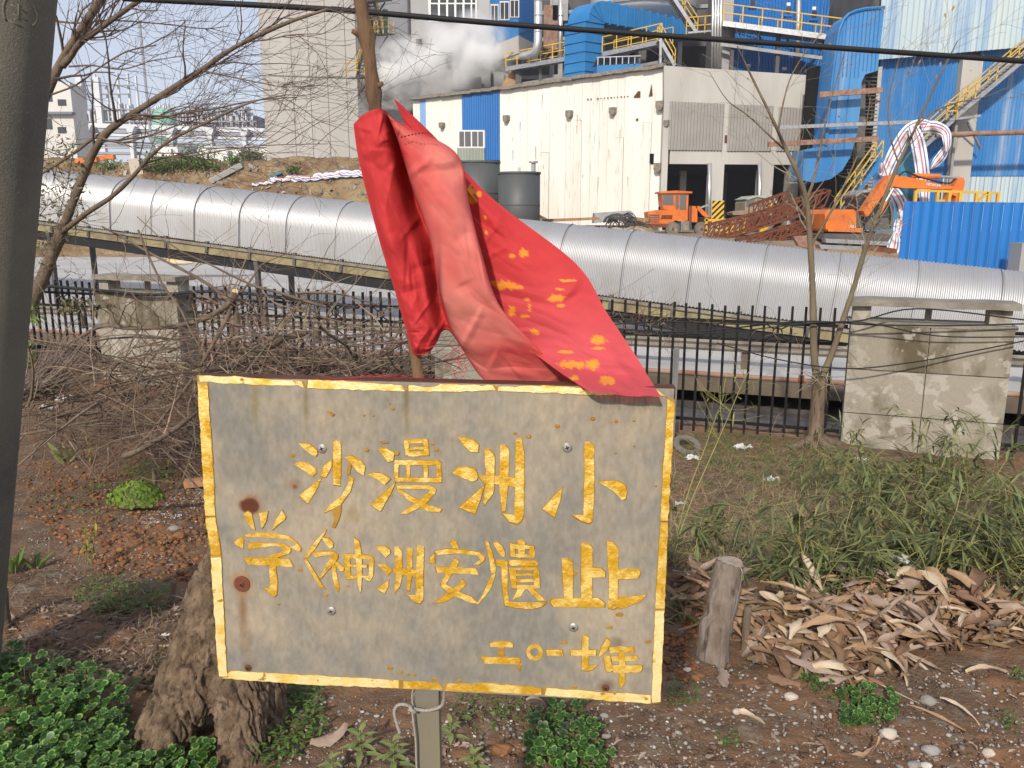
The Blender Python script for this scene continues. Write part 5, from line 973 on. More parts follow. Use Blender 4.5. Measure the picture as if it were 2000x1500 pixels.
def ribbon(pts, wpx, Yp, parent, seed, name='sheet_strip'):
    P = smooth_path([np.array([x, y, wd]) for (x, y), wd in zip(pts, wpx)], 6); nx_ = 9; g = np.zeros((len(P), nx_, 3)); uvs = []
    for i, q in enumerate(P):
        tdir = nrm(P[min(i + 1, len(P) - 1)][:2] - P[max(i - 1, 0)][:2]); nn = np.array([-tdir[1], tdir[0]])
        for j in range(nx_):
            s = (j / (nx_ - 1) - .5) * q[2]; px, py = q[0] + nn[0] * s, q[1] + nn[1] * s; g[i, j] = PY(px, py, Yp + .25 * float(fbm(px * .09, py * .05, 0, 2, seed)) - .15 * math.cos(s / max(q[2], 1) * 3)); uvs.append((j / (nx_ - 1), i / 10))
    me = npmesh(name, g.reshape(-1, 3), gridfaces(len(P), nx_)); uvl = me.uv_layers.new(name='UVMap'); li = np.zeros(len(me.loops), np.int32); me.loops.foreach_get('vertex_index', li); uvl.data.foreach_set('uv', np.array(uvs, np.float32)[li].ravel())
    return link(name, me, STR, parent, True)
tp = thing('striped_sheeting', 'white sheeting with red and blue stripes draped over the blue machine', 'tarp', PY(1780, 300, 35.5))
ribbon([(1728, 345), (1738, 318), (1755, 285), (1775, 255), (1800, 243), (1822, 246)], (22, 24, 26, 24, 22, 14), 35.8, tp, 1)
ribbon([(1782, 246), (1792, 275), (1800, 320), (1804, 360), (1806, 395)], (20, 28, 28, 26, 18), 35.5, tp, 2)
ribbon([(1800, 250), (1825, 248), (1846, 258), (1850, 280), (1848, 296)], (20, 24, 20, 16, 6), 35.7, tp, 3)
ribbon([(1850, 282), (1842, 300), (1828, 318), (1818, 330)], (4, 18, 16, 4), 35.9, tp, 4)
ribbon([(1738, 365), (1750, 380), (1760, 400), (1764, 425), (1754, 440)], (14, 24, 26, 22, 14), 35.2, tp, 5)
ribbon([(1722, 318), (1724, 335), (1728, 348), (1724, 366)], (8, 16, 12, 4), 35.6, tp, 6); ribbon([(1750, 455), (1748, 470), (1744, 486), (1738, 494)], (10, 22, 26, 18), 33.0, tp, 7); ribbon([(1758, 430), (1756, 445), (1752, 460)], (18, 22, 14), 33.6, tp, 8)
# striped sheet strip lying on the mound
m0 = []
for x, y in ((490, 366), (540, 360), (600, 356), (660, 349), (712, 347)): m0.append(mound_hit(x, y))
P = smooth_path(m0, 8); g = np.zeros((len(P), 5, 3)); uvs = []
for i, q in enumerate(P):
    for j in range(5): w_ = (.10 + .16 * i / len(P)) * (j / 4 - .5) * 2; xx, yy = q[0] + .05 * j, q[1] + w_; g[i, j] = (xx, yy, max(q[2], MZ(xx, yy)) + .06 + .04 * math.sin(i * 2.3 + j * 1.3)); uvs.append((j / 4 * 1.5, i / 10))
me = npmesh('sheet_strip', g.reshape(-1, 3), gridfaces(len(P), 5)); uvl = me.uv_layers.new(name='UVMap'); li = np.zeros(len(me.loops), np.int32); me.loops.foreach_get('vertex_index', li); uvl.data.foreach_set('uv', np.array(uvs, np.float32)[li].ravel())
tag(link('sheet_strip', me, STR, None, True), 'crumpled striped sheet strip lying along the dirt mound', 'tarp')
# ------------------------------------------------------------------ far left: pipe gallery, works, dome, buildings
M['farwhite'] = mk('far_white_steel', (.62, .63, .65), (.52, .53, .56), .6, sc=.2); M['fargrey'] = mk('far_grey_steel', (.30, .31, .34), (.24, .25, .28), .7, sc=.1); M['fardark'] = mk('far_dark_steel', (.14, .15, .19), (.19, .2, .24), .8, sc=.1)
ga = thing('pipe_gallery', 'white elevated pipe gallery crossing the far left on tall trestles', 'gallery', PY(330, 300, 150)); PGl = YP(150)
for y0, y1, h, m_ in ((236, 252, 9, 'farwhite'), (247, 262, 7, 'fargrey'), (256, 270, 5, 'farwhite'), (272, 283, 7, 'fargrey'), (296, 298, 5, 'fargrey'), (284, 289, 3, 'farwhite')): wbox(PGl, 40, 560, (y0, y1), (y0 + h, y1 + h), 1.5, random.uniform(-.5, .5)).build('pipe_run', M[m_], ga)
for x in (80, 165, 250, 328, 405, 472, 540):
    wbox(PGl, x, x + 7, 244 + (x - 40) * .03, 330, 1.2, 1.2).build('trestle_leg', M['farwhite'], ga)
    slab(PGl, [(x - 6, 240 + (x - 40) * .03), (x + 13, 240 + (x - 40) * .03), (x + 8, 252 + (x - 40) * .03), (x - 1, 252 + (x - 40) * .03)], 1.4, 1.4).build('trestle_head', M['farwhite'], ga)
fw = thing('far_process_works', 'distant pale steel process works behind the bare branches', 'works', PY(330, 250, 230)); PFw = YP(230)
wbox(PFw, 60, 500, (222, 226), (236, 262), 8).build('deck', M['fardark'], fw)
for k in range(64):
    x = 150 + k * 5.4 + random.uniform(-1.5, 1.5); wbox(PFw, x, x + random.choice((1.2, 1.8, 3)), random.uniform(196, 214) + (8 if x > 330 else 0), 262, .8, random.uniform(.5, 3)).build('column', M['farwhite'], fw)
for y, x0, x1 in ((201, 350, 480), (212, 160, 490), (236, 150, 500), (165, 160, 260), (182, 160, 250), (248, 100, 500)): wbox(PFw, x0, x1, y, y + 2.4, .8, 3.2).build('beam', M['fargrey'], fw)
for x in (160, 180, 182, 205, 226, 246, 262): wbox(PFw, x, x + 3, random.uniform(140, 165), 215, .8, 2).build('column', M['farwhite'], fw)
for x0, y0 in ((184, 150), (150, 150)): wbox(PFw, x0 - 4, x0 + 7, 150, 300, 1.5, 4).build('lift_shaft', M['farwhite'], fw)
for k in range(26): x = random.uniform(160, 490); wbox(PFw, x, x + random.uniform(5, 12), random.uniform(205, 222), random.uniform(228, 240), 1, 1).build('vessel', M[random.choice(('farwhite', 'fargrey', 'fardark'))], fw)
d = PY(320, 240, 220); prof = [(0, 3.0), (1, 3.0), (2.2, 2.7), (3.2, 1.9), (3.8, .6)]
tag(MB().tube([(d[0], 220, d[2] - 8)] + [(d[0], 220, d[2] + a) for a, r in prof], [3.0] + [r for a, r in prof], 24).build('green_dome', mk('green_dome', (.22, .42, .34), rough=.6), None, True), 'pale green domed tank among the distant works', 'tank')
tag(MB().tube([PY(272, 40, 140), PY(300, 320, 140)], .22, 6).build('far_mast', M['fargrey']), 'thin leaning mast in front of the pipe gallery', 'mast')
e = thing('far_beige_building', 'beige building with dark windows behind the concrete pole', 'building', PY(100, 250, 120)); P1 = YP(120)
wbox(P1, 20, 136, (150, 162), 340, 4).build('wall', M['pale'], e)
for y in (178, 232): wbox(P1, 70, 100, y, y + 20, .2, .1).build('window', M['glass'], e); wbox(P1, 112, 128, y + 16, y + 28, .2, .1).build('window', M['glass'], e)
wbox(P1, 20, 140, 218, 223, 1, .8).build('floor_band', M['fardark'], e)
for x0, x1, y0, lab in ((304, 346, 284, 'small white shed under the pipe gallery'), (388, 470, 288, 'long low white shed under the gallery left of the dark bush'), (480, 542, 287, 'white shed beside the concrete tower')):
    e = thing('white_shed', lab, 'shed', PY(x0, 310, 130)); wbox(YP(130), x0, x1, y0, 345, 8).build('wall', M['frame'], e); wbox(YP(130), x0 - 1, x1 + 1, y0 - 2, y0, 8.4, .3).build('roof', M['farwhite'], e); wbox(YP(130), x0 + (x1 - x0) * .7, x0 + (x1 - x0) * .78, y0 + 6, 345, .2, .1).build('door', M['fardark'], e)
# ------------------------------------------------------------------ steam
v = bpy.data.materials.new('steam'); v.use_nodes = True; t = v.node_tree; t.nodes.remove(t.nodes['Principled BSDF'])
pv = t.nodes.new('ShaderNodeVolumePrincipled'); pv.inputs['Color'].default_value = (.995, .995, .995, 1); pv.inputs['Anisotropy'].default_value = .1
tc = t.nodes.new('ShaderNodeTexCoord'); n1 = t.nodes.new('ShaderNodeTexNoise'); n1.inputs['Scale'].default_value = .42; n1.inputs['Detail'].default_value = 5; n1.inputs['Roughness'].default_value = .55; t.links.new(tc.outputs['Object'], n1.inputs['Vector'])
PUFF = [(748, 165, 2.4, 1.3), (770, 140, 2.4, 1.3), (800, 122, 2.0, 1.1), (835, 128, 1.9, .8), (870, 105, 2.1, .7), (905, 100, 2.1, .75), (945, 105, 2.1, .75), (968, 125, 1.7, .6), (930, 70, 2.2, .35), (970, 75, 2.0, .3), (780, 172, 2.2, .9), (890, 140, 1.8, .4), (850, 70, 1.8, .2)]
acc = None
for x, y, r, wgt in PUFF:
    c = PY(x, y, 74); vd = t.nodes.new('ShaderNodeVectorMath'); vd.operation = 'DISTANCE'; vd.inputs[1].default_value = c; t.links.new(tc.outputs['Object'], vd.inputs[0])
    mr = t.nodes.new('ShaderNodeMapRange'); mr.interpolation_type = 'SMOOTHSTEP'; mr.inputs[1].default_value = r * 1.25; mr.inputs[2].default_value = 0; mr.inputs[4].default_value = wgt; t.links.new(vd.outputs['Value'], mr.inputs[0])
    if acc is None: acc = mr.outputs[0]
    else: ad = t.nodes.new('ShaderNodeMath'); ad.operation = 'ADD'; t.links.new(acc, ad.inputs[0]); t.links.new(mr.outputs[0], ad.inputs[1]); acc = ad.outputs[0]
nr2 = t.nodes.new('ShaderNodeMapRange'); nr2.inputs[1].default_value = .40; nr2.inputs[2].default_value = .66; nr2.inputs[4].default_value = 5.0; t.links.new(n1.outputs[0], nr2.inputs[0])
mm = t.nodes.new('ShaderNodeMath'); mm.operation = 'MULTIPLY'; t.links.new(acc, mm.inputs[0]); t.links.new(nr2.outputs[0], mm.inputs[1]); t.links.new(mm.outputs[0], pv.inputs['Density']); t.links.new(pv.outputs[0], t.nodes['Material Output'].inputs['Volume'])
a, b = PY(705, 215, 74), PY(1010, 20, 74); o = MB().box(((a[0] + b[0]) / 2, 74, (a[2] + b[2]) / 2), (b[0] - a[0], 5.6, b[2] - a[2])).build('steam', v); tag(o, 'white steam cloud drifting in front of the grey block', 'steam', kind='stuff')
# ================================================================== fast ground lookup
_hx = np.arange(-9.2, 9.2, .025); _hy = np.arange(.3, 12.2, .025); _HX, _HY = np.meshgrid(_hx, _hy); _HZ = tz(_HX, _HY)
def gz(x, y):
    fx = min(max((x + 9.2) / .025, 0), len(_hx) - 2); fy = min(max((y - .3) / .025, 0), len(_hy) - 2); i, j = int(fx), int(fy); a, b = fx - i, fy - j
    return float((_HZ[j, i] * (1 - a) + _HZ[j, i + 1] * a) * (1 - b) + (_HZ[j + 1, i] * (1 - a) + _HZ[j + 1, i + 1] * a) * b)
def inpoly(x, y, P):
    c = False; j = len(P) - 1
    for i in range(len(P)):
        if (P[i][1] > y) != (P[j][1] > y) and x < (P[j][0] - P[i][0]) * (y - P[i][1]) / (P[j][1] - P[i][1]) + P[i][0]: c = not c
        j = i
    return c
def scatter(poly, n):
    x0, x1 = min(p[0] for p in poly), max(p[0] for p in poly); y0, y1 = min(p[1] for p in poly), max(p[1] for p in poly); out = []
    while len(out) < n:
        x, y = random.uniform(x0, x1), random.uniform(y0, y1)
        if inpoly(x, y, poly): out.append((x, y))
    return out
def rnd(v=1.0): return np.array([random.gauss(0, v), random.gauss(0, v), random.gauss(0, v)])
# ================================================================== materials for plants
M['bark'] = mk('tree_bark', (.175, .128, .09), (.11, .08, .058), .9, sc=14, stretch=(1, 1, .35), bump=.7, bsc=40)
M['rough'] = mk('rough_bark', (.12, .083, .055), (.20, .15, .105), .95, sc=26, stretch=(1, 1, .2), lo=.4, hi=.6, bump=1.0, bsc=38, c3=(.06, .04, .028), sc3=30, lo3=.53, hi3=.62, stretch3=(1, 1, .22))
M['twig'] = mk('twig', (.125, .088, .068), (.075, .055, .045), .9, sc=9)
M['twigred'] = mk('reddish_twig', (.13, .078, .054), (.22, .165, .115), .9, sc=6, island=.6)
M['sapling'] = mk('sapling_bark', (.175, .145, .09), (.125, .088, .058), .85, sc=10, stretch=(1, 1, .3), bump=.4, bsc=50)
M['stemtw'] = mk('pale_twig', (.26, .235, .16), (.18, .15, .10), .9, sc=8)
M['cut'] = mk('fresh_cut_wood', (.62, .47, .24), (.5, .35, .17), .8, sc=30)
M['deadleaf'] = mk('dead_leaf', (.42, .28, .12), (.24, .14, .07), .8, sc=12, island=.3, trans=.25)
M['bleaf'] = mk('bamboo_leaf', (.10, .125, .045), (.175, .18, .07), .5, sc=7, island=.55, trans=.25, spec=.35)
M['culm'] = mk('bamboo_culm', (.30, .27, .08), (.2, .2, .07), .6, sc=8)
M['straw'] = mk('dry_straw', (.36, .265, .15), (.22, .155, .09), .9, sc=6, island=.4)
M['grass'] = mk('green_grass', (.085, .16, .03), (.13, .2, .05), .6, sc=6, island=.4, trans=.3)
M['clover'] = mk('clover_leaf', (1, 1, 1), rough=.45, attr='Col', island=.3, trans=.3, spec=.35)
M['broad'] = mk('broad_leaf', (.16, .21, .06), (.23, .27, .1), .5, sc=9, island=.3, trans=.2)
M['ylw'] = mk('yellow_green_leaf', (.33, .30, .05), (.22, .25, .05), .6, sc=12, island=.3, trans=.3)
M['dryA'] = mk('dry_leaf_tan', (.40, .275, .16), (.30, .19, .105), .75, sc=14, stretch=(1, 1, 1), bump=.35, bsc=60, island=.25, trans=.12)
M['dryB'] = mk('dry_leaf_brown', (.245, .15, .085), (.17, .10, .055), .8, sc=16, bump=.35, bsc=60, island=.3, trans=.1)
M['dryC'] = mk('dry_leaf_pale', (.55, .45, .32), (.44, .34, .22), .75, sc=16, bump=.3, bsc=60, island=.2, trans=.12)
M['dryD'] = mk('dry_leaf_greyish', (.36, .28, .22), (.26, .19, .14), .8, sc=16, bump=.35, bsc=60, island=.25, trans=.1)
M['pebble'] = mk('pebbles', (.22, .195, .165), (.29, .27, .25), .85, sc=40, island=.55)
M['chip'] = mk('white_chips', (.50, .47, .42), (.40, .37, .32), .85, sc=40, island=.4)
M['clod'] = mk('red_soil_clod', (.27, .125, .05), (.19, .085, .035), .95, sc=22, bump=1, bsc=60, island=.3)
M['clodd'] = mk('brown_soil_crumb', (.15, .092, .055), (.105, .066, .04), .95, sc=22, bump=1, bsc=60, island=.35)
M['stone'] = mk('stone', (.30, .285, .26), (.22, .20, .175), .85, sc=18, bump=.5, bsc=50)
M['stonew'] = mk('pale_stone', (.52, .46, .38), (.42, .36, .29), .85, sc=18, bump=.5, bsc=50)
M['litter'] = mk('white_litter', (.72, .72, .72), (.6, .6, .6), .6, sc=20, trans=.2)
# ================================================================== twig growth
def grow(mb, p, d, L, r, lev, bias=(0, 0, .1), curl=.28, n=6, kids=(2, 4), sides=4, rmin=.0012):
    P = [np.asarray(p, float)]; d = nrm(d); st = L / n; D = []
    for k in range(n):
        d = nrm(d + rnd(curl * .45) + np.asarray(bias) * .12); P.append(P[-1] + d * st); D.append(d)
    R = [max(rmin, r * (1 - .75 * k / n)) for k in range(n + 1)]; mb.tube(P, R, sides, False)
    if lev > 0:
        for _ in range(random.randint(*kids)):
            k = random.randint(1, n - 1); q = nrm(rnd()); q = q - D[k] * (q @ D[k]); dd = nrm(D[k] + nrm(q) * random.uniform(.45, .95))
            grow(mb, P[k], dd, L * random.uniform(.4, .7), R[k] * .65, lev - 1, bias, curl, n, kids, 3 if lev == 1 else sides, rmin)
def path3(pts, k=5): return smooth_path([PY(*q) for q in pts], k)
def limb(name, pts, r0, r1, mat, parent, n=8, k=5, knots=.12):
    P = path3(pts, k); m_ = len(P); sd_ = random.random() * 50
    R = [(r0 + (r1 - r0) * i / (m_ - 1)) * (1 + knots * float(vnoise(i * .8, sd_, 0))) for i in range(m_)]
    o = MB().tube(P, R, n).build(name, mat, parent, True); return o, P, R
# ------------------------------------------------------------------ bare tree behind the concrete pole
tr = thing('bare_tree', 'leafless tree with long branches reaching right from behind the concrete pole', 'tree', PY(20, 800, 6.2))
LM = [('trunk', [(5, 760, 6.4), (30, 660, 6.35), (70, 575, 6.3), (105, 490, 6.25), (122, 448, 6.2)], .075, .06),
 ('branch', [(122, 448, 6.2), (140, 402, 6.15), (174, 316, 6.1), (206, 262, 6.0), (244, 232, 5.95), (300, 196, 5.9), (392, 137, 5.8), (459, 92, 5.7), (557, 46, 5.6), (640, 18, 5.5)], .048, .012),
 ('branch', [(118, 456, 6.2), (168, 417, 6.0), (218, 384, 5.9), (260, 344, 5.8), (294, 305, 5.7), (336, 272, 5.6), (406, 238, 5.5), (490, 200, 5.4), (560, 185, 5.3)], .028, .005),
 ('branch', [(60, 250, 6.5), (87, 193, 6.5), (118, 123, 6.45), (154, 64, 6.4), (196, 0, 6.3), (230, -60, 6.2)], .05, .035),
 ('branch', [(122, 128, 6.45), (140, 108, 6.4), (157, 84, 6.3), (210, 45, 6.2), (269, 3, 6.1), (340, -40, 6.0)], .036, .018),
 ('branch', [(212, 256, 6.0), (179, 272, 6.05), (150, 295, 6.1), (110, 322, 6.2), (60, 352, 6.4)], .02, .010),
 ('branch', [(244, 232, 5.95), (280, 231, 5.9), (315, 230, 5.9), (358, 221, 5.85), (420, 212, 5.8), (500, 196, 5.7), (580, 190, 5.6)], .016, .004),
 ('branch', [(294, 308, 5.7), (340, 306, 5.7), (392, 302, 5.65), (460, 290, 5.6), (540, 283, 5.5), (640, 281, 5.4)], .009, .003),
 ('branch', [(190, 268, 6.0), (240, 278, 5.95), (300, 262, 5.9), (360, 240, 5.85), (420, 225, 5.8)], .010, .004),
 ('branch', [(100, 40, 6.5), (150, 45, 6.45), (220, 40, 6.4), (330, 48, 6.3), (400, 56, 6.2), (450, 50, 6.1)], .011, .003),
 ('branch', [(135, 130, 6.4), (180, 128, 6.35), (240, 135, 6.3), (300, 118, 6.2), (370, 108, 6.1)], .010, .003),
 ('branch', [(100, 185, 6.45), (150, 165, 6.4), (200, 128, 6.3), (250, 100, 6.25), (305, 88, 6.2)], .010, .006),
 ('branch', [(392, 137, 5.8), (450, 150, 5.7), (500, 160, 5.6), (560, 172, 5.5)], .009, .003),
 ('branch', [(480, 80, 5.7), (520, 78, 5.6), (570, 68, 5.5), (630, 66, 5.4)], .008, .003)]
tm = MB()
for nm, pts, r0, r1 in LM:
    o, P, R = limb(nm, pts, r0 * .74, r1 * .74, M['bark'], tr, 9)
    if nm == 'branch':
        for _ in range(int(3 + len(P) * .28)):
            k = random.randint(int(len(P) * .25), len(P) - 1); T = nrm(P[min(k + 1, len(P) - 1)] - P[k - 1]); sgn = random.choice((-1, 1)); dd = nrm(T * .9 + np.array([.15, 0, 0]) + sgn * random.uniform(.3, .7) * np.cross(T, (0, 1, 0)) + np.array([0, random.gauss(0, .35), 0]))
            grow(tm, P[k], dd, random.uniform(.35, .95), max(.0025, R[k] * .38), 2, (.25, 0, .12), .30, 7, (2, 3), 4, .0011)
tag(tm.build('twigs', M['twig'], tr), kind='stuff')
# small evergreen climber leaves round the trunk
mb = MB()
for x, y in scatter([(75, 300), (130, 250), (180, 330), (170, 430), (110, 480), (80, 560), (70, 420)], 420):
    c = PY(x, y, random.uniform(6.0, 6.5)); a, b = nrm(rnd()), nrm(rnd()); s = random.uniform(.012, .028); mb.add([c, c + a * s + b * s * .4, c + a * s * 2, c + a * s - b * s * .4], [(0, 1, 2, 3)])
for _ in range(40):
    x, y = random.uniform(75, 160), random.uniform(250, 560); grow(mb, PY(x, y, 6.2), rnd(), .35, .003, 1)
tag(mb.build('climber', mk('climber_leaf', (.06, .075, .03), (.16, .12, .06), .6, sc=9, island=.4), tr), kind='stuff')
# ------------------------------------------------------------------ heap of cut branches
BR = [('long dead branch arching left from the pale cut end', [(452, 588, 5.6), (436, 602, 5.6), (400, 622, 5.7), (350, 636, 5.75), (300, 640, 5.8), (250, 641, 5.85), (200, 637, 5.9), (150, 662, 6.0), (110, 682, 6.1), (76, 697, 6.2)], .022, .009),
 ('dead branch sloping down left below the pale cut end', [(452, 596, 5.6), (444, 620, 5.6), (425, 655, 5.5), (400, 700, 5.4), (372, 745, 5.3), (330, 800, 5.2), (290, 850, 5.1), (250, 890, 5.0)], .016, .008),
 ('stout dead branch lying up against the sign top left corner', [(600, 648, 5.9), (560, 660, 5.8), (500, 690, 5.6), (450, 715, 5.4), (410, 728, 5.2), (380, 745, 5.1)], .026, .03),
 ('dead branch rising left across the conveyor from the cut end', [(450, 590, 5.6), (430, 572, 5.65), (390, 545, 5.8), (350, 524, 5.9), (300, 498, 6.0), (250, 470, 6.2), (200, 443, 6.3)], .014, .007),
 ('short upright dead branch below the pale cut end', [(458, 592, 5.65), (462, 620, 5.65), (464, 655, 5.65), (462, 672, 5.65)], .02, .018),
 ('thin dead branch pointing up right beyond the cut end', [(452, 590, 5.6), (480, 560, 5.6), (500, 532, 5.6), (513, 516, 5.6), (560, 495, 5.5)], .009, .003),
 ('pale dead branch slanting through the heap beside the left pillar', [(270, 450, 6.1), (290, 500, 6.0), (320, 560, 5.9), (350, 600, 5.8), (380, 660, 5.6), (420, 715, 5.4)], .010, .007),
 ('dead branch lying low in front of the mossy pillar', [(175, 725, 6.0), (220, 738, 5.9), (270, 745, 5.8), (330, 735, 5.7), (380, 715, 5.6)], .008, .005),
 ('grey dead branch lying on the soil at left', [(28, 852, 5.2), (100, 838, 5.2), (160, 826, 5.2), (215, 818, 5.3)], .010, .006),
 ('fallen dead branch below the heap left of the sign', [(240, 892, 4.6), (270, 880, 4.6), (310, 858, 4.7), (350, 832, 4.8), (390, 800, 5.0)], .018, .014),
 ('dead branch crossing behind the flag stick', [(560, 600, 6.2), (640, 622, 6.1), (700, 640, 6.0), (780, 668, 5.8), (900, 720, 5.7)], .010, .004),
 ('dead branch fanning out right of the heap', [(520, 730, 5.6), (600, 690, 5.7), (660, 665, 5.8), (740, 650, 5.9), (800, 640, 6.0)], .013, .005)]
bmb = MB(); bmed = MB()
for lab, pts, r0, r1 in BR:
    Pw0 = PY(*pts[0]); o = MB(); P = path3(pts, 5); sd_ = random.random() * 40; R = [(r0 + (r1 - r0) * i / (len(P) - 1)) * (1 + .14 * float(vnoise(i * .9, sd_, 0))) for i in range(len(P))]
    ob = tag(o.tube(P, R, 8).build('dead_branch', M['bark'], None, True), lab, 'branch', 'cut branches in the brush heap')
    if 'arching left' in lab:
        c = P[0]; ce = MB().tube([c, c + nrm(P[0] - P[1]) * .03 + np.array([.012, -.02, .015])], [.021, .021], 14).build('cut_stub', M['bark'], ob, True); n_ = np.array([.25, -.9, .35]); q = PY(459, 570, 5.55); MB().tube([PY(455, 592, 5.6), q], [.024, .023], 14).build('cut_stub', M['bark'], ob, True); MB().tube([q, q + nrm(n_) * .004], [.0225, .0215], 16).build('cut_face', M['cut'], ob)
    for _ in range(int(len(P) * .45)):
        k = random.randint(1, len(P) - 1); grow(bmb, P[k], rnd() + np.array([0, 0, .3]), random.uniform(.25, .7), max(.002, R[k] * .35), 1, (0, 0, .1), .4, 6, (1, 3), 3)
hp = scatter([(390, 620), (520, 560), (640, 585), (790, 640), (860, 742), (60, 742), (200, 690)], 240) + scatter([(40, 720), (400, 690), (395, 890), (300, 900), (180, 860), (30, 850)], 600) + scatter([(420, 650), (790, 660), (860, 748), (395, 745)], 420)
for x, y in hp:
    Yd = random.uniform(4.9, 7.4); p = PY(x, y, Yd); g_ = gz(p[0], p[1])
    if p[2] < g_ - .02: p = PG(x, y); p[2] += .01
    d = rnd() * (1, 1, .45) + np.array([.3, 0, 0])
    if random.random() < .13: grow(bmed, p, d, random.uniform(.6, 1.5), random.uniform(.006, .012), 1, (0, 0, -.03), .22, 8, (1, 3), 5, .002)
    elif random.random() < .75: grow(bmb, p, d, random.uniform(.25, .8), random.uniform(.0022, .0055), 1, (0, 0, -.05), .38, 6, (0, 2), 3, .0012)
tag(bmed.build('brush_branches', mk('dead_bark', (.115, .085, .063), (.19, .145, .105), .9, sc=8, island=.45)), 'medium dead branches tangled through the brush heap', 'brushwood', kind='stuff')
tag(bmb.build('brush_twigs', M['twigred']), 'tangled mass of thin brown brushwood behind the sign', 'brushwood', kind='stuff')
mb = MB()                                        # bundle of fine dry canes beside the pole
for _ in range(240):
    a = PY(random.uniform(20, 60), random.uniform(755, 790), random.uniform(5.2, 5.7)); b = PY(random.uniform(90, 190), random.uniform(650, 740), random.uniform(5.6, 6.3)); mid = (a + b) / 2 + np.array([0, 0, -.04]); mb.tube(smooth_path([a, mid, b + rnd(.03)], 3), [.004, .0035, .003, .0028, .002, .0018, .001][:7], 3, False)
tag(mb.build('dry_canes', mk('dry_cane', (.22, .165, .13), (.14, .10, .08), .9, sc=8, island=.35)), 'fan of fine dry canes beside the concrete pole', 'canes', kind='stuff')
# ------------------------------------------------------------------ forked sapling before the fence at right
sp_ = thing('forked_sapling', 'leafless forked sapling before the fence left of the large pillar', 'tree', PG(1592, 872))
yb = PG(1592, 872)[1]
SPL = [('trunk', [(1588, 885, yb), (1592, 850, yb), (1596, 800, yb), (1600, 755, yb), (1600, 735, yb)], .088, .075),
 ('stem', [(1596, 745, yb), (1590, 690, yb), (1588, 600, yb), (1584, 500, yb), (1576, 400, yb), (1558, 340, yb - .1), (1532, 285, yb - .1), (1510, 235, yb - .2), (1468, 150, yb - .2), (1440, 90, yb - .3)], .042, .006),
 ('stem', [(1604, 740, yb), (1625, 690, yb), (1645, 630, yb), (1668, 560, yb), (1692, 480, yb - .05), (1722, 400, yb - .1), (1755, 320, yb - .15), (1790, 245, yb - .2), (1830, 160, yb - .25), (1870, 80, yb - .3)], .036, .006),
 ('branch', [(1574, 392, yb), (1590, 350, yb), (1600, 300, yb + .1), (1612, 240, yb + .1), (1630, 170, yb + .2), (1650, 100, yb + .2)], .016, .004),
 ('branch', [(1584, 480, yb), (1608, 440, yb), (1640, 380, yb), (1672, 310, yb), (1690, 250, yb), (1700, 190, yb)], .014, .004),
 ('branch', [(1540, 300, yb), (1500, 262, yb - .1), (1460, 225, yb - .1), (1420, 195, yb - .2), (1385, 140, yb - .2)], .010, .003),
 ('branch', [(1520, 255, yb - .1), (1530, 200, yb - .1), (1545, 150, yb), (1575, 100, yb), (1610, 60, yb)], .010, .003),
 ('branch', [(1755, 320, yb - .15), (1740, 270, yb - .1), (1735, 210, yb), (1745, 150, yb), (1765, 90, yb)], .009, .003),
 ('branch', [(1790, 245, yb - .2), (1820, 220, yb - .2), (1870, 200, yb - .3), (1920, 190, yb - .3), (1970, 170, yb - .3)], .009, .003),
 ('branch', [(1650, 610, yb), (1672, 560, yb), (1690, 500, yb)], .008, .004)]
tm = MB(); ends = []
for nm, pts, r0, r1 in SPL:
    o, P, R = limb(nm, pts, r0 * .85, r1 * .8, M['rough'] if nm == 'trunk' else M['sapling'], sp_, 18 if nm == 'trunk' else 10, 5, .1)
    if nm != 'trunk':
        for _ in range(int(len(P) * .38)):
            k = random.randint(int(len(P) * .35), len(P) - 1); T = nrm(P[min(k + 1, len(P) - 1)] - P[k - 1]); s_ = random.choice((-1, 1)); L_ = random.uniform(.3, .75)
            dd = nrm(T + s_ * random.uniform(.4, .9) * np.cross(T, (0, 1, 0)) + np.array([0, random.gauss(0, .3), 0])); grow(tm, P[k], dd, L_, max(.002, R[k] * .3), 1, (0, 0, .15), .3, 7, (1, 3), 3, .0011); ends.append(P[k] + dd * L_ * .7)
for _ in range(26): grow(tm, PY(random.uniform(1575, 1625), random.uniform(725, 750), yb - .05), rnd() + np.array([0, 0, .1]), .25, .005, 0, n=4, sides=3)
for _ in range(50): grow(tm, PY(random.uniform(1650, 1720), random.uniform(330, 470), yb - .08), rnd() + np.array([0, 0, -.4]), random.uniform(.15, .35), .003, 0, (0, 0, -.3), .8, 9, sides=3)
tag(tm.build('twigs', M['stemtw'], sp_), kind='stuff')
for q in ends[::3][:26] + [PY(x, y, yb - .15) for x, y in ((1715, 395), (1655, 380), (1768, 305), (1833, 290), (1835, 215), (1855, 128), (1838, 120), (1830, 145), (1895, 138), (1660, 125), (1633, 150), (1868, 212), (1640, 230))]:
    a, b = nrm(rnd() + np.array([0, 0, -.8])), nrm(rnd()); s = random.uniform(.018, .032); b = nrm(b - a * (a @ b)); c3 = np.cross(a, b)
    MB().add([q, q + a * s * .5 + b * s * .35 + c3 * s * .15, q + a * s * 1.2 + b * s * .2 + c3 * s * .25, q + a * s * 1.6, q + a * s * 1.2 - b * s * .25 + c3 * s * .2, q + a * s * .5 - b * s * .3 + c3 * s * .1, q + a * s * .9], [(0, 1, 6), (1, 2, 6), (2, 3, 6), (3, 4, 6), (4, 5, 6), (5, 0, 6)]).build('leaf', M['deadleaf'], sp_)
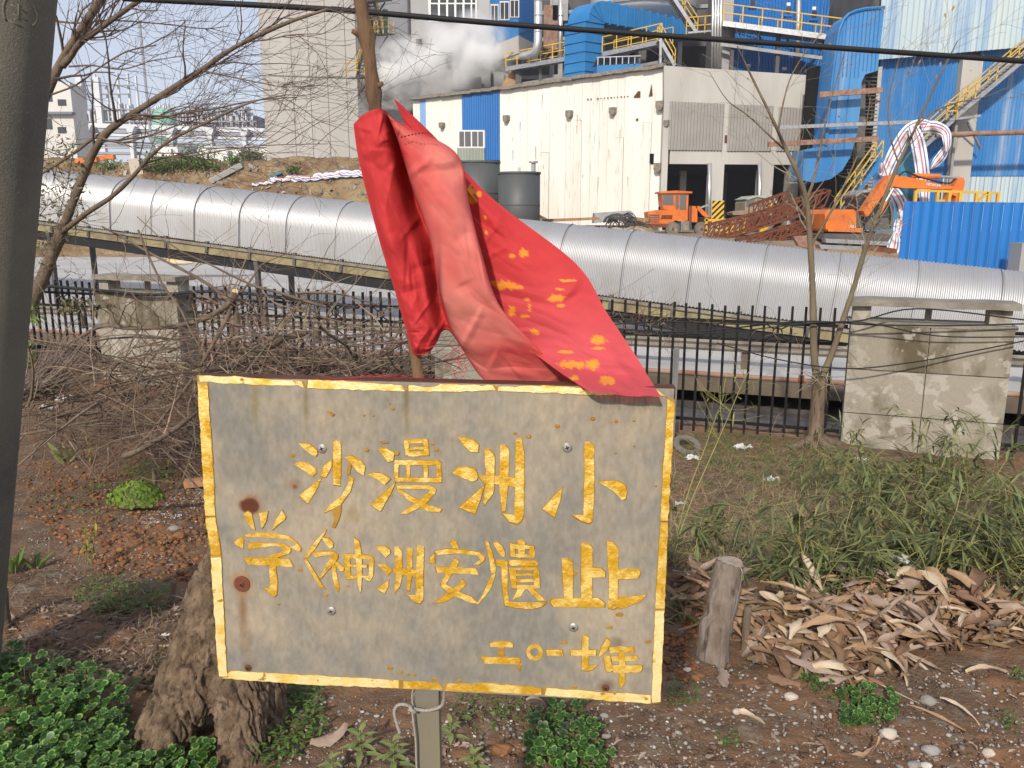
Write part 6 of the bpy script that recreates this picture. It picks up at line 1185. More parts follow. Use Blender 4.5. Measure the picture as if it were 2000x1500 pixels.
# root flare
for a in (-2.6, -1.2, .2, 1.4):
    p = PG(1592, 872); d = np.array([math.cos(a), math.sin(a) * .5, 0]); MB().tube(smooth_path([p + (0, 0, .12), p + d * .12 + (0, 0, .05), p + d * .34 + (0, 0, -.01), p + d * .6 + (0, 0, -.05)], 4), [.05, .05, .045, .045, .04, .04, .035, .035, .03, .03, .025, .02, .015][:13], 8).build('root', M['bark'], sp_, True)
# thin weeds on the fence
mb = MB()
for _ in range(70):
    s = random.choice((random.uniform(-2.8, -.1), random.uniform(-2.8, -.1), random.uniform(1.4, 3))); p = ST(s, random.uniform(-.1, .12), random.choice((.6, .55, .45, -.4, -.45))); grow(mb, p, rnd() + np.array([0, 0, random.choice((-.6, .6))]), random.uniform(.2, .6), .003, 1, (0, 0, 0), .5, 7, (0, 2), 3)
for _ in range(60):
    p = ST(random.uniform(-2.9, -1.6), random.uniform(0, .12), random.uniform(.5, .66)); grow(mb, p, rnd() + np.array([.8, -.3, 0]), random.uniform(.2, .5), .003, 1, (0, 0, -.05), .7, 7, (0, 2), 3)
tag(mb.build('dry_vines', M['twigred']), 'thin dry vines caught on the iron fence', 'vines', kind='stuff')
# ================================================================== concrete utility pole at left
up = thing('concrete_pole', 'grey concrete utility pole filling the left edge of the view', 'pole', PY(-60, 1300, 2.4))
e0, e1 = PY(100, 0, 2.4), PY(4, 1130, 2.4); ax_ = nrm(e0 - e1); rr_ = .15; side = nrm(np.cross((0, 1, 0), ax_)); side = side if side[0] < 0 else -side
b0 = e1 + side * rr_ * 1.04; P = [b0 + ax_ * l for l in np.linspace(-1.05, 3.6, 60)]
MB().tube(P, [rr_ * (1.01 - .004 * i / 60) for i in range(60)], 48).build('shaft', M['pole'], up, True)
c_ = PY(72, 38, 2.4); hgt_ = (c_ - b0) @ ax_; fwd = nrm(np.cross(ax_, side)); fwd = fwd if fwd[1] < 0 else -fwd
def onp(dx, dz, pr=.0): ph = math.asin(max(-1, min(1, ((c_ + np.array([dx, 0, 0]) - b0) @ -side) / rr_))); q = b0 + ax_ * (hgt_ + dz) + (-side * math.sin(ph) + fwd * math.cos(ph)) * (rr_ + pr); return q
mk_ = MB(); mk_.tube([onp(.024 * math.cos(a), .045 * math.sin(a)) for a in np.linspace(-.6, 3.9, 24)], .0035, 6)
for a, b in (((-.012, .012), (.012, .004)), ((-.008, -.01), (.014, -.016)), ((.0, .02), (.002, -.02)), ((-.014, -.03), (.006, -.035))): mk_.tube([onp(*a), onp(*b)], .0028, 6)
mk_.build('stamped_mark', M['pole'], up, True)
# ================================================================== big old stump, left foreground
def remesh(mbs, vox, name, mat, parent, disp):
    me = bpy.data.meshes.new(name); me.from_pydata(mbs.v, [], mbs.f); o = bpy.data.objects.new(name, me); COL.objects.link(o)
    md = o.modifiers.new('r', 'REMESH'); md.mode = 'VOXEL'; md.voxel_size = vox; sm = o.modifiers.new('s', 'SMOOTH'); sm.iterations = 2
    m2 = bpy.data.meshes.new_from_object(o.evaluated_get(bpy.context.evaluated_depsgraph_get())); bpy.data.objects.remove(o)
    n = len(m2.vertices); co = np.zeros(n * 3, np.float32); no = np.zeros(n * 3, np.float32); m2.vertices.foreach_get('co', co); m2.vertices.foreach_get('normal', no); co = co.reshape(-1, 3); no = no.reshape(-1, 3)
    m2.vertices.foreach_set('co', (co + no * disp(co)[:, None]).astype(np.float32).ravel()); m2.update(); m2.name = name; return link(name, m2, mat, parent, True)
st = thing('old_stump', 'rough barked old tree stump with splayed roots left below the sign', 'stump', (-.95, 2.3, 0))
mb = MB()
for P_, R_ in (([(-.80, 2.46, .66), (-.87, 2.38, .44), (-.92, 2.33, .26), (-.93, 2.36, .12)], [.12, .15, .155, .12]), ([(-.95, 2.31, .28), (-1.01, 2.24, .15), (-1.07, 2.17, .03), (-1.13, 2.10, -.08)], [.12, .105, .09, .075]), ([(-.89, 2.31, .27), (-.845, 2.23, .15), (-.825, 2.16, .03), (-.82, 2.09, -.08)], [.12, .095, .075, .07]), ([(-.84, 2.38, .25), (-.79, 2.30, .1), (-.765, 2.24, -.02), (-.75, 2.2, -.08)], [.1, .07, .05, .045])): mb.tube(smooth_path(P_, 4), np.interp(np.linspace(0, 3, 13), range(4), R_), 14)
M['stumpbark'] = mk('stump_bark', (.115, .076, .046), (.215, .152, .098), .95, sc=22, lo=.4, hi=.64, bump=1.0, bsc=75, stretch=(1, 1, .65), c3=(.05, .033, .022), sc3=42, lo3=.52, hi3=.66, stretch3=(1, 1, .5))
def bark_d(c):
    wx, wy = .02 * fbm(c[:, 0] * 14, c[:, 1] * 14, c[:, 2] * 14, 2, 77), .02 * fbm(c[:, 0] * 14, c[:, 1] * 14, c[:, 2] * 14, 2, 78)
    n1_, n2_ = vnoise((c[:, 0] + wx + c[:, 2] * .25) * 42, (c[:, 1] + wy) * 42, c[:, 2] * 9, 5), vnoise((c[:, 0] + wx) * 85, (c[:, 1] + wy) * 85, c[:, 2] * 26, 6)
    return -.017 * np.maximum(0, 1 - np.abs(n1_) / .35) ** 1.5 - .007 * np.maximum(0, 1 - np.abs(n2_) / .4) + .012 * fbm(c[:, 0] * 9, c[:, 1] * 9, c[:, 2] * 9, 3, 6)
remesh(mb, .0048, 'trunk', M['stumpbark'], st, bark_d)
for k in range(9):                               # torn fibre strips and bark flakes
    x = random.uniform(-.86, -.74); p = np.array([x, 2.17 + random.uniform(-.03, .05), random.uniform(.0, .22)]); MB().add([p, p + (.012, -.004, 0), p + (.010 + random.gauss(0, .01), -.016, -random.uniform(.06, .14)), p + (.002, -.014, -random.uniform(.05, .1))], [(0, 1, 2, 3)]).build('bark_strip', M['stumpbark'], st)
# cut post stump at right among the dry leaves
bs = PG(1393, 1285); ts = PY(1400, 1100, bs[1] + .04); ts2 = np.array([bs[0] + .055, bs[1] + .05, ts[2]])
ct = thing('cut_stump', 'short grey cut trunk standing among dry leaves right of the sign', 'stump', bs)
mb = MB(); P = smooth_path([bs - (0, 0, .06), bs + (0, 0, .1), (bs + ts2) / 2 + (-.005, 0, 0), ts2], 6); mb.tube(P, [.062 - .006 * i / len(P) + .004 * math.sin(i) for i in range(len(P))], 22)
mb.tube([ts2 - (0, 0, .07), ts2 + (.05, .0, -.035), ts2 + (.08, -.01, -.02)], [.022, .014, .005], 8)
remesh(mb, .005, 'trunk', mk('grey_bark', (.135, .10, .074), (.225, .185, .15), .9, sc=20, stretch=(1, 1, .25), bump=.8, bsc=70, c3=(.085, .06, .045), sc3=30, lo3=.55, hi3=.66, stretch3=(1, 1, .3)), ct, lambda c: -.010 * np.abs(fbm(c[:, 0] * 70, c[:, 1] * 70, c[:, 2] * 5, 3, 9)))
MB().tube([ts2 + (0, 0, -.004), ts2 + (0, 0, .004)], [.047, .044], 20).build('cut_top', mk('weathered_cut', (.36, .29, .23), (.26, .2, .16), .9, sc=40), ct)
wr = smooth_path([ts2 + (.02, -.04, .006), ts2 + (.03, -.057, -.02), ts2 + (.015, -.066, -.12), ts2 + (-.005, -.068, -.22), ts2 + (-.03, -.07, -.30)], 6); MB().tube(wr, .0013, 5).build('wire', M['galv'], ct, True)
def stake(label, x, yb_, yt, r, dxp=0, mat='bark'):
    b = PG(x, yb_); t_ = PY(x + dxp, yt, b[1]); m_ = (b + t_) / 2 + rnd(.004); P = smooth_path([b - (0, 0, .03), m_, t_], 4)
    return tag(MB().tube(P, [r * (1 - .15 * i / len(P)) * (1 + .12 * random.random()) for i in range(len(P))], 9).build('wooden_stake', M[mat], None, True), label, 'stake', 'short wooden stakes in the soil')
stake('short stake just right of the grey cut trunk', 1455, 1278, 1185, .015, 6); stake('small stake beside the rounded green clump left of the sign', 302, 965, 912, .016, -2); stake('small stake left of the old stump behind green weeds', 338, 1180, 1135, .014, 2); stake('stout stake at the left edge beside the concrete pole', 12, 1225, 1150, .022, -8); stake('broken dark stick standing in dry leaves at far right', 1936, 1268, 1222, .008, 2)
# ================================================================== ground cover
def leafquad(mb, p, d, up, L, W, bend=.3, n=3, tipw=.0):
    """lance leaf: folded strip along d"""
    d = nrm(d); s = np.cross(d, up); s = nrm(s) if np.linalg.norm(s) > 1e-3 else nrm(np.cross(d, (1, 0, 0))); u = np.cross(s, d); V = []; F_ = []
    prof = {2: (0, .9, 0), 3: (.25, 1, .65, 0), 4: (.3, .95, 1, .6, 0)}[n]
    for k in range(n + 1):
        t = k / n; c = np.asarray(p) + d * L * t - np.array([0, 0, 1]) * bend * L * t * t; w_ = W * .5 * prof[k]; V += [c - s * w_ + u * w_ * .35, c, c + s * w_ + u * w_ * .35]
        if k: b = 3 * k; F_ += [(b - 3, b - 2, b + 1, b), (b - 2, b - 1, b + 2, b + 1)]
    mb.add(V, F_)
# ------------------------------------------------------------------ bamboo shrubs
BB = [('tallest bamboo shrub in front of the large stained pillar', 1760, 1010, 95, .62), ('bamboo shrub at the right edge below the large pillar', 1950, 1010, 90, .72), ('bamboo shrub spreading low behind the dry leaves at right', 1880, 1110, 90, .5), ('bamboo shrub right of the crushed white packet', 1990, 1120, 70, .5), ('bamboo shrub leaning over the dry leaf pile right of the cut trunk', 1610, 1130, 80, .42), ('bamboo shrub behind the crushed white packet', 1740, 1090, 80, .48), ('sparse bamboo shrub beneath the forked sapling', 1670, 960, 50, .45), ('small bamboo sprig beside the right edge of the sign', 1345, 1105, 26, .30), ('bamboo shrub before the right corner of the large pillar', 1860, 960, 70, .6), ('low bamboo shrub behind the grey cut trunk', 1500, 1110, 40, .32)]
for lab, x, y, ncl, H in BB:
    b = PG(x, y); e = thing('bamboo_shrub', lab, 'bamboo', b, 'bamboo shrubs before the fence'); cm, lm = MB(), MB()
    for c in range(max(5, ncl // 7)):
        q = b + np.array([random.gauss(0, .17), random.gauss(0, .14), 0]); q[2] = gz(q[0], q[1]) - .02; d = nrm((random.gauss(0, .45), random.gauss(-.1, .35), 1)); h = H * random.uniform(.55, 1.15); P = [q]
        for k in range(6): d = nrm(d + rnd(.08) + np.array([d[0] * .12, d[1] * .12, -.06])); P.append(P[-1] + d * h / 6)
        cm.tube(P, [.0035 - .0004 * k for k in range(7)], 4, False)
        for k in range(1, 7):
            for _ in range(random.randint(1, 3)):
                bd_ = nrm(rnd() * (1, 1, .5) + np.array([0, -.15, .15])); tip = P[k] + bd_ * random.uniform(.05, .16); cm.tube([P[k], tip], [.0016, .001], 3, False)
                for _ in range(random.randint(3, 6)): leafquad(lm, tip - bd_ * random.uniform(0, .04), bd_ + rnd(.45) + np.array([0, 0, -.12]), ZU, random.uniform(.08, .17), random.uniform(.009, .018), random.uniform(.1, .55))
    tag(cm.build('culms', M['culm'], e), kind='stuff'); lm.build('foliage', M['bleaf'], e)
# long yellow canes leaning by the sign
for lab, pts in (('tall yellow cane leaning right of the sign, the longer one', [(1315, 1080), (1350, 980), (1385, 900), (1420, 820), (1445, 760), (1460, 730)]), ('tall yellow cane beside the sign, the shorter and steeper one', [(1318, 1060), (1345, 960), (1375, 880), (1400, 810), (1415, 770)])):
    b = PG(*pts[0]); P = smooth_path([PY(x, y, b[1] + .03 * i) for i, (x, y) in enumerate(pts)], 4); P[0] = np.array([b[0], b[1], b[2] - .03]); e = thing('yellow_cane', lab, 'cane', b, 'tall yellow canes'); MB().tube(P, [.004 - .003 * i / len(P) for i in range(len(P))], 6).build('stem', M['culm'], e, True); mb = MB(); ml = MB()
    for k in range(len(P) // 2, len(P)):
        grow(mb, P[k], rnd() * (1, .5, .6) + np.array([0, 0, .6]), .22, .0018, 1, (0, 0, .2), .25, 5, (0, 2), 3, .0008)
        for _ in range(2): leafquad(ml, P[k] + rnd(.05), rnd() + np.array([0, 0, -.2]), ZU, random.uniform(.03, .07), .008)
    mb.build('side_shoots', M['culm'], e); ml.build('leaves', M['ylw'], e)
# ------------------------------------------------------------------ dry grass, straw, green grass
def blades(name, label, cat, poly, n, mat, L=(.06, .2), W=.004, lie=.6, up=.5, thick=2):
    mb = MB()
    for x, y in scatter(poly, n):
        p = PG2(x, y); d = nrm((random.gauss(0, 1), random.gauss(0, 1), abs(random.gauss(up, .3)))); leafquad(mb, p + (0, 0, random.uniform(-.01, .03) * lie), d, ZU, random.uniform(*L), W * random.uniform(.6, 1.4), random.uniform(.1, .5), thick)
    return tag(mb.build(name, M[mat]), label, cat, kind='stuff')
def PG2(px, py):
    z = -.2
    for _ in range(6): p = PZ(px, py, z); z = gz(p[0], p[1])
    p = PZ(px, py, z); p[2] = gz(p[0], p[1]); return p
blades('dry_grass', 'dry straw and dead stalks covering the bank right of the sign', 'straw', [(1305, 870), (1640, 880), (1700, 960), (1680, 1060), (1560, 1110), (1310, 1110)], 9000, 'straw', (.06, .26), .0035, 1.5, .15)
blades('dry_grass', 'thin straw among the bamboo stems', 'straw', [(1600, 900), (1990, 900), (1995, 1170), (1500, 1170)], 2500, 'straw', (.06, .22), .004, 1.5, .3)
blades('green_grass', 'fresh green grass along the fence foot right of the sign', 'grass', [(1310, 850), (1420, 845), (1660, 880), (1640, 930), (1500, 960), (1330, 900)], 3600, 'grass', (.04, .13), .005, 0, .9)
blades('green_grass', 'sparse green grass mixed into the dry bank', 'grass', [(1305, 940), (1680, 930), (1700, 1090), (1310, 1100)], 2200, 'grass', (.04, .14), .005, 0, .9)
blades('leaf_litter', 'brown litter of dead stems beneath the brushwood', 'litter', [(40, 790), (400, 745), (410, 930), (250, 910), (60, 900)], 5600, 'twigred', (.04, .18), .006, 2.2, .14)
blades('leaf_litter', 'grey brown litter of stems on the soil at lower left', 'litter', [(20, 1090), (180, 1100), (400, 1180), (330, 1300), (180, 1340), (10, 1280)], 1500, 'twigred', (.03, .12), .004, 1.0, .08)
# ------------------------------------------------------------------ clover patches
def trefoil(V, F_, C, p, up, s, yaw):
    up = nrm(up); a = nrm(np.cross(up, (math.cos(yaw), math.sin(yaw), .01))); b = np.cross(up, a); tint = random.uniform(.75, 1.25)
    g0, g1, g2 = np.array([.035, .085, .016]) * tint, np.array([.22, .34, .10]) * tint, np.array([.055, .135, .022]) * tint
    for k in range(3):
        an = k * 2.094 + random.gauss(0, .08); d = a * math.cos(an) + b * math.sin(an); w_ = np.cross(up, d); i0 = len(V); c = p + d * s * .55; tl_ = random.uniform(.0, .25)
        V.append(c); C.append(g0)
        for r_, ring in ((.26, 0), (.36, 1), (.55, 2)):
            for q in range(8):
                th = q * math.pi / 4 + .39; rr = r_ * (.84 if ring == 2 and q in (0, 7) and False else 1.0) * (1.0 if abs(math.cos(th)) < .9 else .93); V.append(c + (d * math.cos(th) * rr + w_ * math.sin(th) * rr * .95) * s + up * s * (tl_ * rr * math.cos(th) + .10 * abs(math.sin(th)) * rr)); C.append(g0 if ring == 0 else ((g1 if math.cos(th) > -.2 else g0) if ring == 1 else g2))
        for q in (0, 2, 4, 6): F_.append((i0, i0 + 1 + q, i0 + 1 + q + 1, i0 + 1 + (q + 2) % 8))
        for r in (0, 1):
            for q in range(8): F_.append((i0 + 1 + r * 8 + q, i0 + 9 + r * 8 + q, i0 + 9 + r * 8 + (q + 1) % 8, i0 + 1 + r * 8 + (q + 1) % 8))
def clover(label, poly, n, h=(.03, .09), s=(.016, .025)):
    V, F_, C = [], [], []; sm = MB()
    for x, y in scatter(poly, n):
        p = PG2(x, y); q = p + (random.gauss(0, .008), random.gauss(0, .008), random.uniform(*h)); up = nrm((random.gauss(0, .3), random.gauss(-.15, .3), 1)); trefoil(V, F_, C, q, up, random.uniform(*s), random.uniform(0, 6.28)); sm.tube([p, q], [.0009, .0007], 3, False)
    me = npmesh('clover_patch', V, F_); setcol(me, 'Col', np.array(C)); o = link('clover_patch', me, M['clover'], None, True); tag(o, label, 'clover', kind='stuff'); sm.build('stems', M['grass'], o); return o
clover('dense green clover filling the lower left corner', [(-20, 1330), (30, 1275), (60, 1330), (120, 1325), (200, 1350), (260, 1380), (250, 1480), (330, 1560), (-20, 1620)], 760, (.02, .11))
clover('clover tuft on the soil right of the sign post', [(1045, 1395), (1090, 1370), (1135, 1385), (1165, 1430), (1200, 1500), (1180, 1540), (1050, 1540), (1025, 1480)], 130, (.02, .08), (.014, .022))
clover('small clover patch in front of the dry leaf pile', [(1620, 1375), (1680, 1350), (1750, 1360), (1760, 1410), (1700, 1430), (1630, 1425)], 110, (.01, .05), (.012, .018))
clover('clover sprigs under the roots of the old stump', [(300, 1475), (420, 1480), (420, 1540), (300, 1540)], 60, (.02, .07))
clover('clover sprigs between the dry leaves and stones', [(1560, 1325), (1620, 1330), (1640, 1365), (1580, 1360)], 26, (.01, .04), (.009, .012))
# ------------------------------------------------------------------ leafy weeds
def weed_patch(label, poly, n, mat, L=(.015, .035), W=(.006, .012), h=(.0, .05), cat='weed', name='weed_patch'):
    mb = MB()
    for x, y in scatter(poly, n):
        p = PG2(x, y) + (random.gauss(0, .006), random.gauss(0, .006), random.uniform(*h)); leafquad(mb, p, (random.gauss(0, 1), random.gauss(0, 1), random.uniform(.1, .8)), ZU, random.uniform(*L), random.uniform(*W), .3)
    return tag(mb.build(name, M[mat]), label, cat, kind='stuff')
weed_patch('low green weeds beside the old stump behind the sign', [(480, 1350), (620, 1340), (640, 1430), (560, 1500), (500, 1500)], 700, 'grass'); weed_patch('bright green weeds left of the old stump', [(130, 1160), (200, 1135), (330, 1150), (320, 1200), (190, 1210)], 650, 'grass', (.012, .03)); weed_patch('small green weeds below the sign right of the post', [(880, 1370), (1040, 1370), (1060, 1420), (900, 1430)], 160, 'grass', (.01, .025))
weed_patch('dark green weeds behind the rounded clump', [(240, 915), (300, 905), (345, 930), (330, 960), (250, 950)], 260, 'grass', (.02, .05), (.01, .02), (0, .08)); weed_patch('green sprigs scattered on the bare soil at left', [(60, 960), (180, 950), (180, 1010), (70, 1000)], 150, 'grass'); weed_patch('moss and tiny weeds at the lower right edge', [(1300, 1345), (1360, 1350), (1360, 1390), (1310, 1380)], 90, 'grass', (.008, .02))
for i, (x, y) in enumerate(((1970, 1420), (1420, 1460), (1990, 1330))): weed_patch(('tiny weed near the right edge stones', 'tiny weed on the bare soil below the sign corner', 'small weed right of the pale curled leaf')[i], [(x - 18, y - 8), (x + 18, y - 8), (x + 18, y + 10), (x - 18, y + 10)], 40, 'grass', (.008, .02))
# rounded bright green clump
c = PG(246, 1000); e = thing('round_clump', 'rounded yellow green leafy clump on the bare soil at left', 'plant', c); mb = MB()
for _ in range(900):
    a, r_ = random.uniform(0, 6.28), math.sqrt(random.random()); q = c + np.array([.165 * r_ * math.cos(a), .13 + .13 * r_ * math.sin(a), .02 + .12 * math.sqrt(max(0, 1 - r_ * r_)) * random.uniform(.75, 1.05)]); d = nrm((math.cos(a) * r_, math.sin(a) * r_ - .2, .25)); s_ = random.uniform(.010, .017); t1 = nrm(np.cross(d + rnd(.3), ZU + rnd(.3))); t2 = nrm(np.cross(t1, d + rnd(.25)))
    mb.add([q + s_ * (math.cos(t) * t1 + math.sin(t) * t2) for t in (0, 1, 2, 3.1, 4.2, 5.3)], [(0, 1, 2, 3, 4, 5)])
mb.build('leaves', mk('clump_leaf', (.17, .24, .03), (.10, .17, .025), .55, sc=30, island=.35, trans=.25), e)
# broad strap-leaved plant, iris tuft, lance-leaved seedlings
def rosette(name, label, x, y, n, L, W, mat, spread=.5, up=1.0, bend=.3, cat='plant', seed=0):
    b = PG(x, y); e = thing(name, label, cat, b)
    for k in range(n):
        a = random.uniform(0, 6.28); d = nrm((math.cos(a) * spread, math.sin(a) * spread, up * random.uniform(.7, 1.1))); mb = MB(); leafquad(mb, b + np.array([math.cos(a), math.sin(a), 0]) * .015, d, (math.sin(a * 3), .9, .3), random.uniform(.6, 1.1) * L, W * random.uniform(.7, 1.2), bend * random.uniform(.3, 1.2), 4); mb.build('leaf', M[mat], e, True)
    return e
rosette('broad_leaved_plant', 'clump of broad upright pale green leaves at left under the brushwood', 128, 905, 13, .30, .055, 'broad', .45)
rosette('iris_tuft', 'bright green strap leaved tuft beside the concrete pole', 22, 1120, 16, .16, .022, 'grass', .35, 1.0, .3); rosette('iris_tuft', 'smaller green strap leaved tuft right of the bright one', 70, 1110, 10, .12, .018, 'grass', .5); rosette('grass_tuft', 'small grass tuft on the soil above the rounded clump', 182, 955, 14, .12, .008, 'grass', .8, .6)
rosette('grass_tuft', 'drooping grass tuft against the old stump', 300, 1310, 16, .2, .007, 'grass', 1.2, .35, .2)
for lab, x, y, n, L in (('tall lance leaved seedling left of the sign post', 705, 1490, 13, .085), ('lance leaved seedling touching the sign post on its left', 770, 1510, 14, .075), ('lance leaved seedling right of the sign post', 880, 1450, 7, .07), ('lance leaved seedling at the lower edge right of the post', 925, 1510, 9, .065), ('leafy seedling against the left side of the post base', 650, 1520, 9, .06)):
    b = PG(x, min(y, 1499)); b = b if y < 1499 else PZ(x, y, 0.0); e = thing('lance_leaved_seedling', lab, 'plant', b, 'lance leaved seedlings round the post'); h = .11 if n > 9 else .07; MB().tube([b, b + (0, 0, h)], [.003, .0015], 5).build('stem', M['broad'], e)
    for k in range(n):
        a = k * 2.4; mb = MB(); t = .25 + .75 * k / n; leafquad(mb, b + (0, 0, h * t), (math.cos(a), math.sin(a), .15 + .9 * t * t), ZU, L * (1.1 - .45 * t), .018 * (1.2 - .4 * t), .35, 4); mb.build('leaf', M['broad'], e, True)
for lab, x, y0, y1 in (('yellow leaved sprig before the brushwood beside the broad leaves', 175, 920, 850), ('yellow leaved sprig beside the sign left edge', 330, 920, 865), ('yellow leaved sprig close to the sign left border', 365, 930, 895), ('thin sprig with yellow leaves below the rounded clump', 192, 1110, 1005), ('thin reddish sprig on the soil left of the sign', 165, 1120, 1030)):
    b = PG(x, y0); t = PY(x + random.uniform(-8, 8), y1, b[1]); e = thing('yellow_sprig', lab, 'sprig', b, 'thin yellow leaved sprigs'); P = smooth_path([b, (b + t) / 2 + rnd(.012), t], 4); MB().tube(P, .0022, 5).build('stem', M['twigred'], e); mb = MB()
    for k in range(3, len(P)):
        for _ in range(3): leafquad(mb, P[k], rnd() + np.array([0, 0, .4]), ZU, random.uniform(.025, .05), .012)
    mb.build('leaves', M['ylw'], e)
# green tufts and dark bush on and behind the mound
for lab, x, y, r, n in (('dark green tuft on the mound below the works', 316, 326, .9, 420), ('larger green tuft in the middle of the mound', 385, 322, 1.3, 700), ('small green tuft on the mound at right', 575, 330, .35, 120), ('faint green tuft at left end of the mound', 215, 322, .6, 160), ('low green tuft on the mound crest', 455, 308, .5, 120)):
    p = mound_hit(x, y + 8); e = MB()
    for _ in range(n): q = p + np.array([random.gauss(0, r * .6), random.gauss(0, .4), abs(random.gauss(0, r * .4))]); q[2] = max(q[2], MZ(q[0], q[1]) - .1); leafquad(e, q, rnd() + np.array([0, 0, .8]), ZU, random.uniform(.15, .4), .1)
    tag(e.build('green_tuft', M['grass']), lab, 'tuft', 'green tufts on the mound', 'stuff')
e = MB(); p = PY(490, 306, 128)
for _ in range(900): q = p + np.array([random.gauss(0, 1.1), random.gauss(0, .8), random.gauss(0, .55)]); leafquad(e, q, rnd(), ZU, random.uniform(.3, .6), .25)
o = thing('dark_bush', 'dark bush under the pipe gallery beside the concrete tower', 'bush', p - (0, 0, 1.5)); e.build('foliage', M['bleaf'], o); MB().tube([p - (0, 0, 8), p], .12, 6).build('stem', M['bark'], o)
# things lying on the mound
p = mound_hit(420, 350); tag(MB().bar(mound_hit(410, 358) + (0, 0, .1), mound_hit(470, 330) + (0, 0, .2), .35, .25).build('concrete_post', M['bunker']), 'pale concrete post lying askew on the mound', 'post')
p = mound_hit(268, 332); tag(MB().box(p + (0, 0, .15), (.7, .6, .9), ((.9, .2, .1), (-.2, .95, 0), (-.1, 0, 1))).build('pale_block', M['stonew']), 'pale stone block on the left of the mound', 'block')
p = mound_hit(540, 344); tag(MB().box(p + (0, 0, .08), (.7, .4, .1), ((.8, .2, .3), (-.2, .95, 0), (-.3, 0, .9))).build('blue_scrap', M['bluepaint']), 'blue scrap lying on the mound', 'scrap')
for i, (x, y) in enumerate(((170, 318), (205, 312))): p = mound_hit(x, y); tag(MB().box(p + (0, 0, .12), (1.3, .5, .28), ((.97, .1, .1), (-.1, .98, 0), (-.1, 0, 1))).build('orange_pipe_length', M['orange']), ('left orange pipe length on the mound', 'right orange pipe length on the mound')[i], 'pipe')
mb = MB()
for _ in range(260): x = random.uniform(150, 720); p = mound_hit(x, random.uniform(322, 380)); s = random.uniform(.04, .16); mb.box(p, (s * 2, s, s), [nrm(rnd()) for _ in range(3)])
tag(mb.build('mound_stones', M['pebble']), 'stones and rubbish scattered over the mound', 'stones', kind='stuff')
tag(MB().box(PY(385, 502, 27), (1.9, .5, .36)).build('timber_block', mk('pale_timber', (.62, .50, .30), rough=.8)), 'pale timber baulk lying on the road under the conveyor', 'timber')
# ------------------------------------------------------------------ pebbles, chips, clods
ico = bmesh.new(); bmesh.ops.create_icosphere(ico, subdivisions=1, radius=1.0); IV = np.array([v.co[:] for v in ico.verts]); IF = np.array([[v.index for v in f.verts] for f in ico.faces]); ico.free()
def pebbles(name, label, poly, n, mat, s0, s1, flat=.65, sink=.55, cat='pebbles'):
    V, F_ = [], []
    for k, (x, y) in enumerate(scatter(poly, n)):
        p = PG2(x, y); s = s0 * (s1 / s0) ** (random.random() ** 2.2); a = random.uniform(0, 6.28); sc_ = np.array([random.uniform(.8, 1.5), random.uniform(.7, 1.1), flat * random.uniform(.7, 1.2)]) * s
        q = IV * (1 + .22 * rng.standard_normal((len(IV), 1))) * sc_; ca, sa = math.cos(a), math.sin(a); q = np.stack([q[:, 0] * ca - q[:, 1] * sa, q[:, 0] * sa + q[:, 1] * ca, q[:, 2]], 1); V.append(q + p + np.array([0, 0, sc_[2] * (1 - sink)])); F_.append(IF + len(IV) * k)
    me = npmesh(name, np.concatenate(V), np.concatenate(F_)); return tag(link(name, me, M[mat], None, False), label, cat, kind='stuff')
low = [(860, 1370), (1290, 1375), (1320, 1280), (1600, 1330), (1990, 1290), (2060, 1560), (860, 1560)]
pebbles('gravel', 'loose grey gravel on the soil below and right of the sign', low, 3600, 'pebble', .0018, .009); pebbles('stone_chips', 'pale stone chips in the soil at lower right', low, 420, 'chip', .0012, .006); pebbles('gravel', 'gravel on the bare soil at left', [(30, 900), (240, 880), (410, 900), (415, 1180), (30, 1130)], 2200, 'pebble', .002, .008); pebbles('stone_chips', 'pale chips on the bare soil at left', [(60, 950), (410, 980), (400, 1120), (60, 1110)], 450, 'chip', .0018, .006)
pebbles('soil_clods', 'reddish soil clods at left below the brushwood', [(40, 900), (400, 880), (420, 1000), (420, 1150), (200, 1120), (60, 1010)], 5200, 'clod', .0025, .020); pebbles('soil_clods', 'reddish soil clods among the stones at lower right', low, 3200, 'clodd', .002, .010); pebbles('soil_clods', 'orange soil clods at the foot of the grey cut trunk', [(1300, 1190), (1370, 1190), (1360, 1330), (1300, 1330)], 320, 'clod', .004, .016); pebbles('soil_clods', 'dark crumbs of soil at lower left', [(10, 1180), (420, 1160), (300, 1350), (10, 1330)], 1600, 'clodd', .002, .012)
pebbles('lime_heap', 'spill of white lime chips beside the rounded clump', [(300, 1000), (340, 970), (380, 950), (405, 960), (400, 985), (350, 1010), (300, 1030), (262, 1018)], 1500, 'chip', .002, .007)
pebbles('gravel', 'gravel below the sign left of the post', [(520, 1350), (815, 1360), (815, 1520), (520, 1520)], 700, 'pebble', .0018, .008)
def stone(label, x, y, s, mat='stone', flat=.7, name='stone', cat='stone'):
    p = PG(x, y); b = bmesh.new(); bmesh.ops.create_icosphere(b, subdivisions=3, radius=1); me = bpy.data.meshes.new(name); b.to_mesh(me); b.free(); n = len(me.vertices); co = np.zeros(n * 3, np.float32); me.vertices.foreach_get('co', co); co = co.reshape(-1, 3); sd_ = random.randint(0, 999)
    co = co * (1 + .35 * fbm(co[:, 0] * 1.2, co[:, 1] * 1.2, co[:, 2] * 1.2, 3, sd_))[:, None] * np.array([1.25, .9, flat]) * s + p + np.array([0, 0, s * flat * .45]); me.vertices.foreach_set('co', co.astype(np.float32).ravel()); me.update(); return tag(link(name, me, M[mat], None, True), label, cat, 'larger stones on the soil')
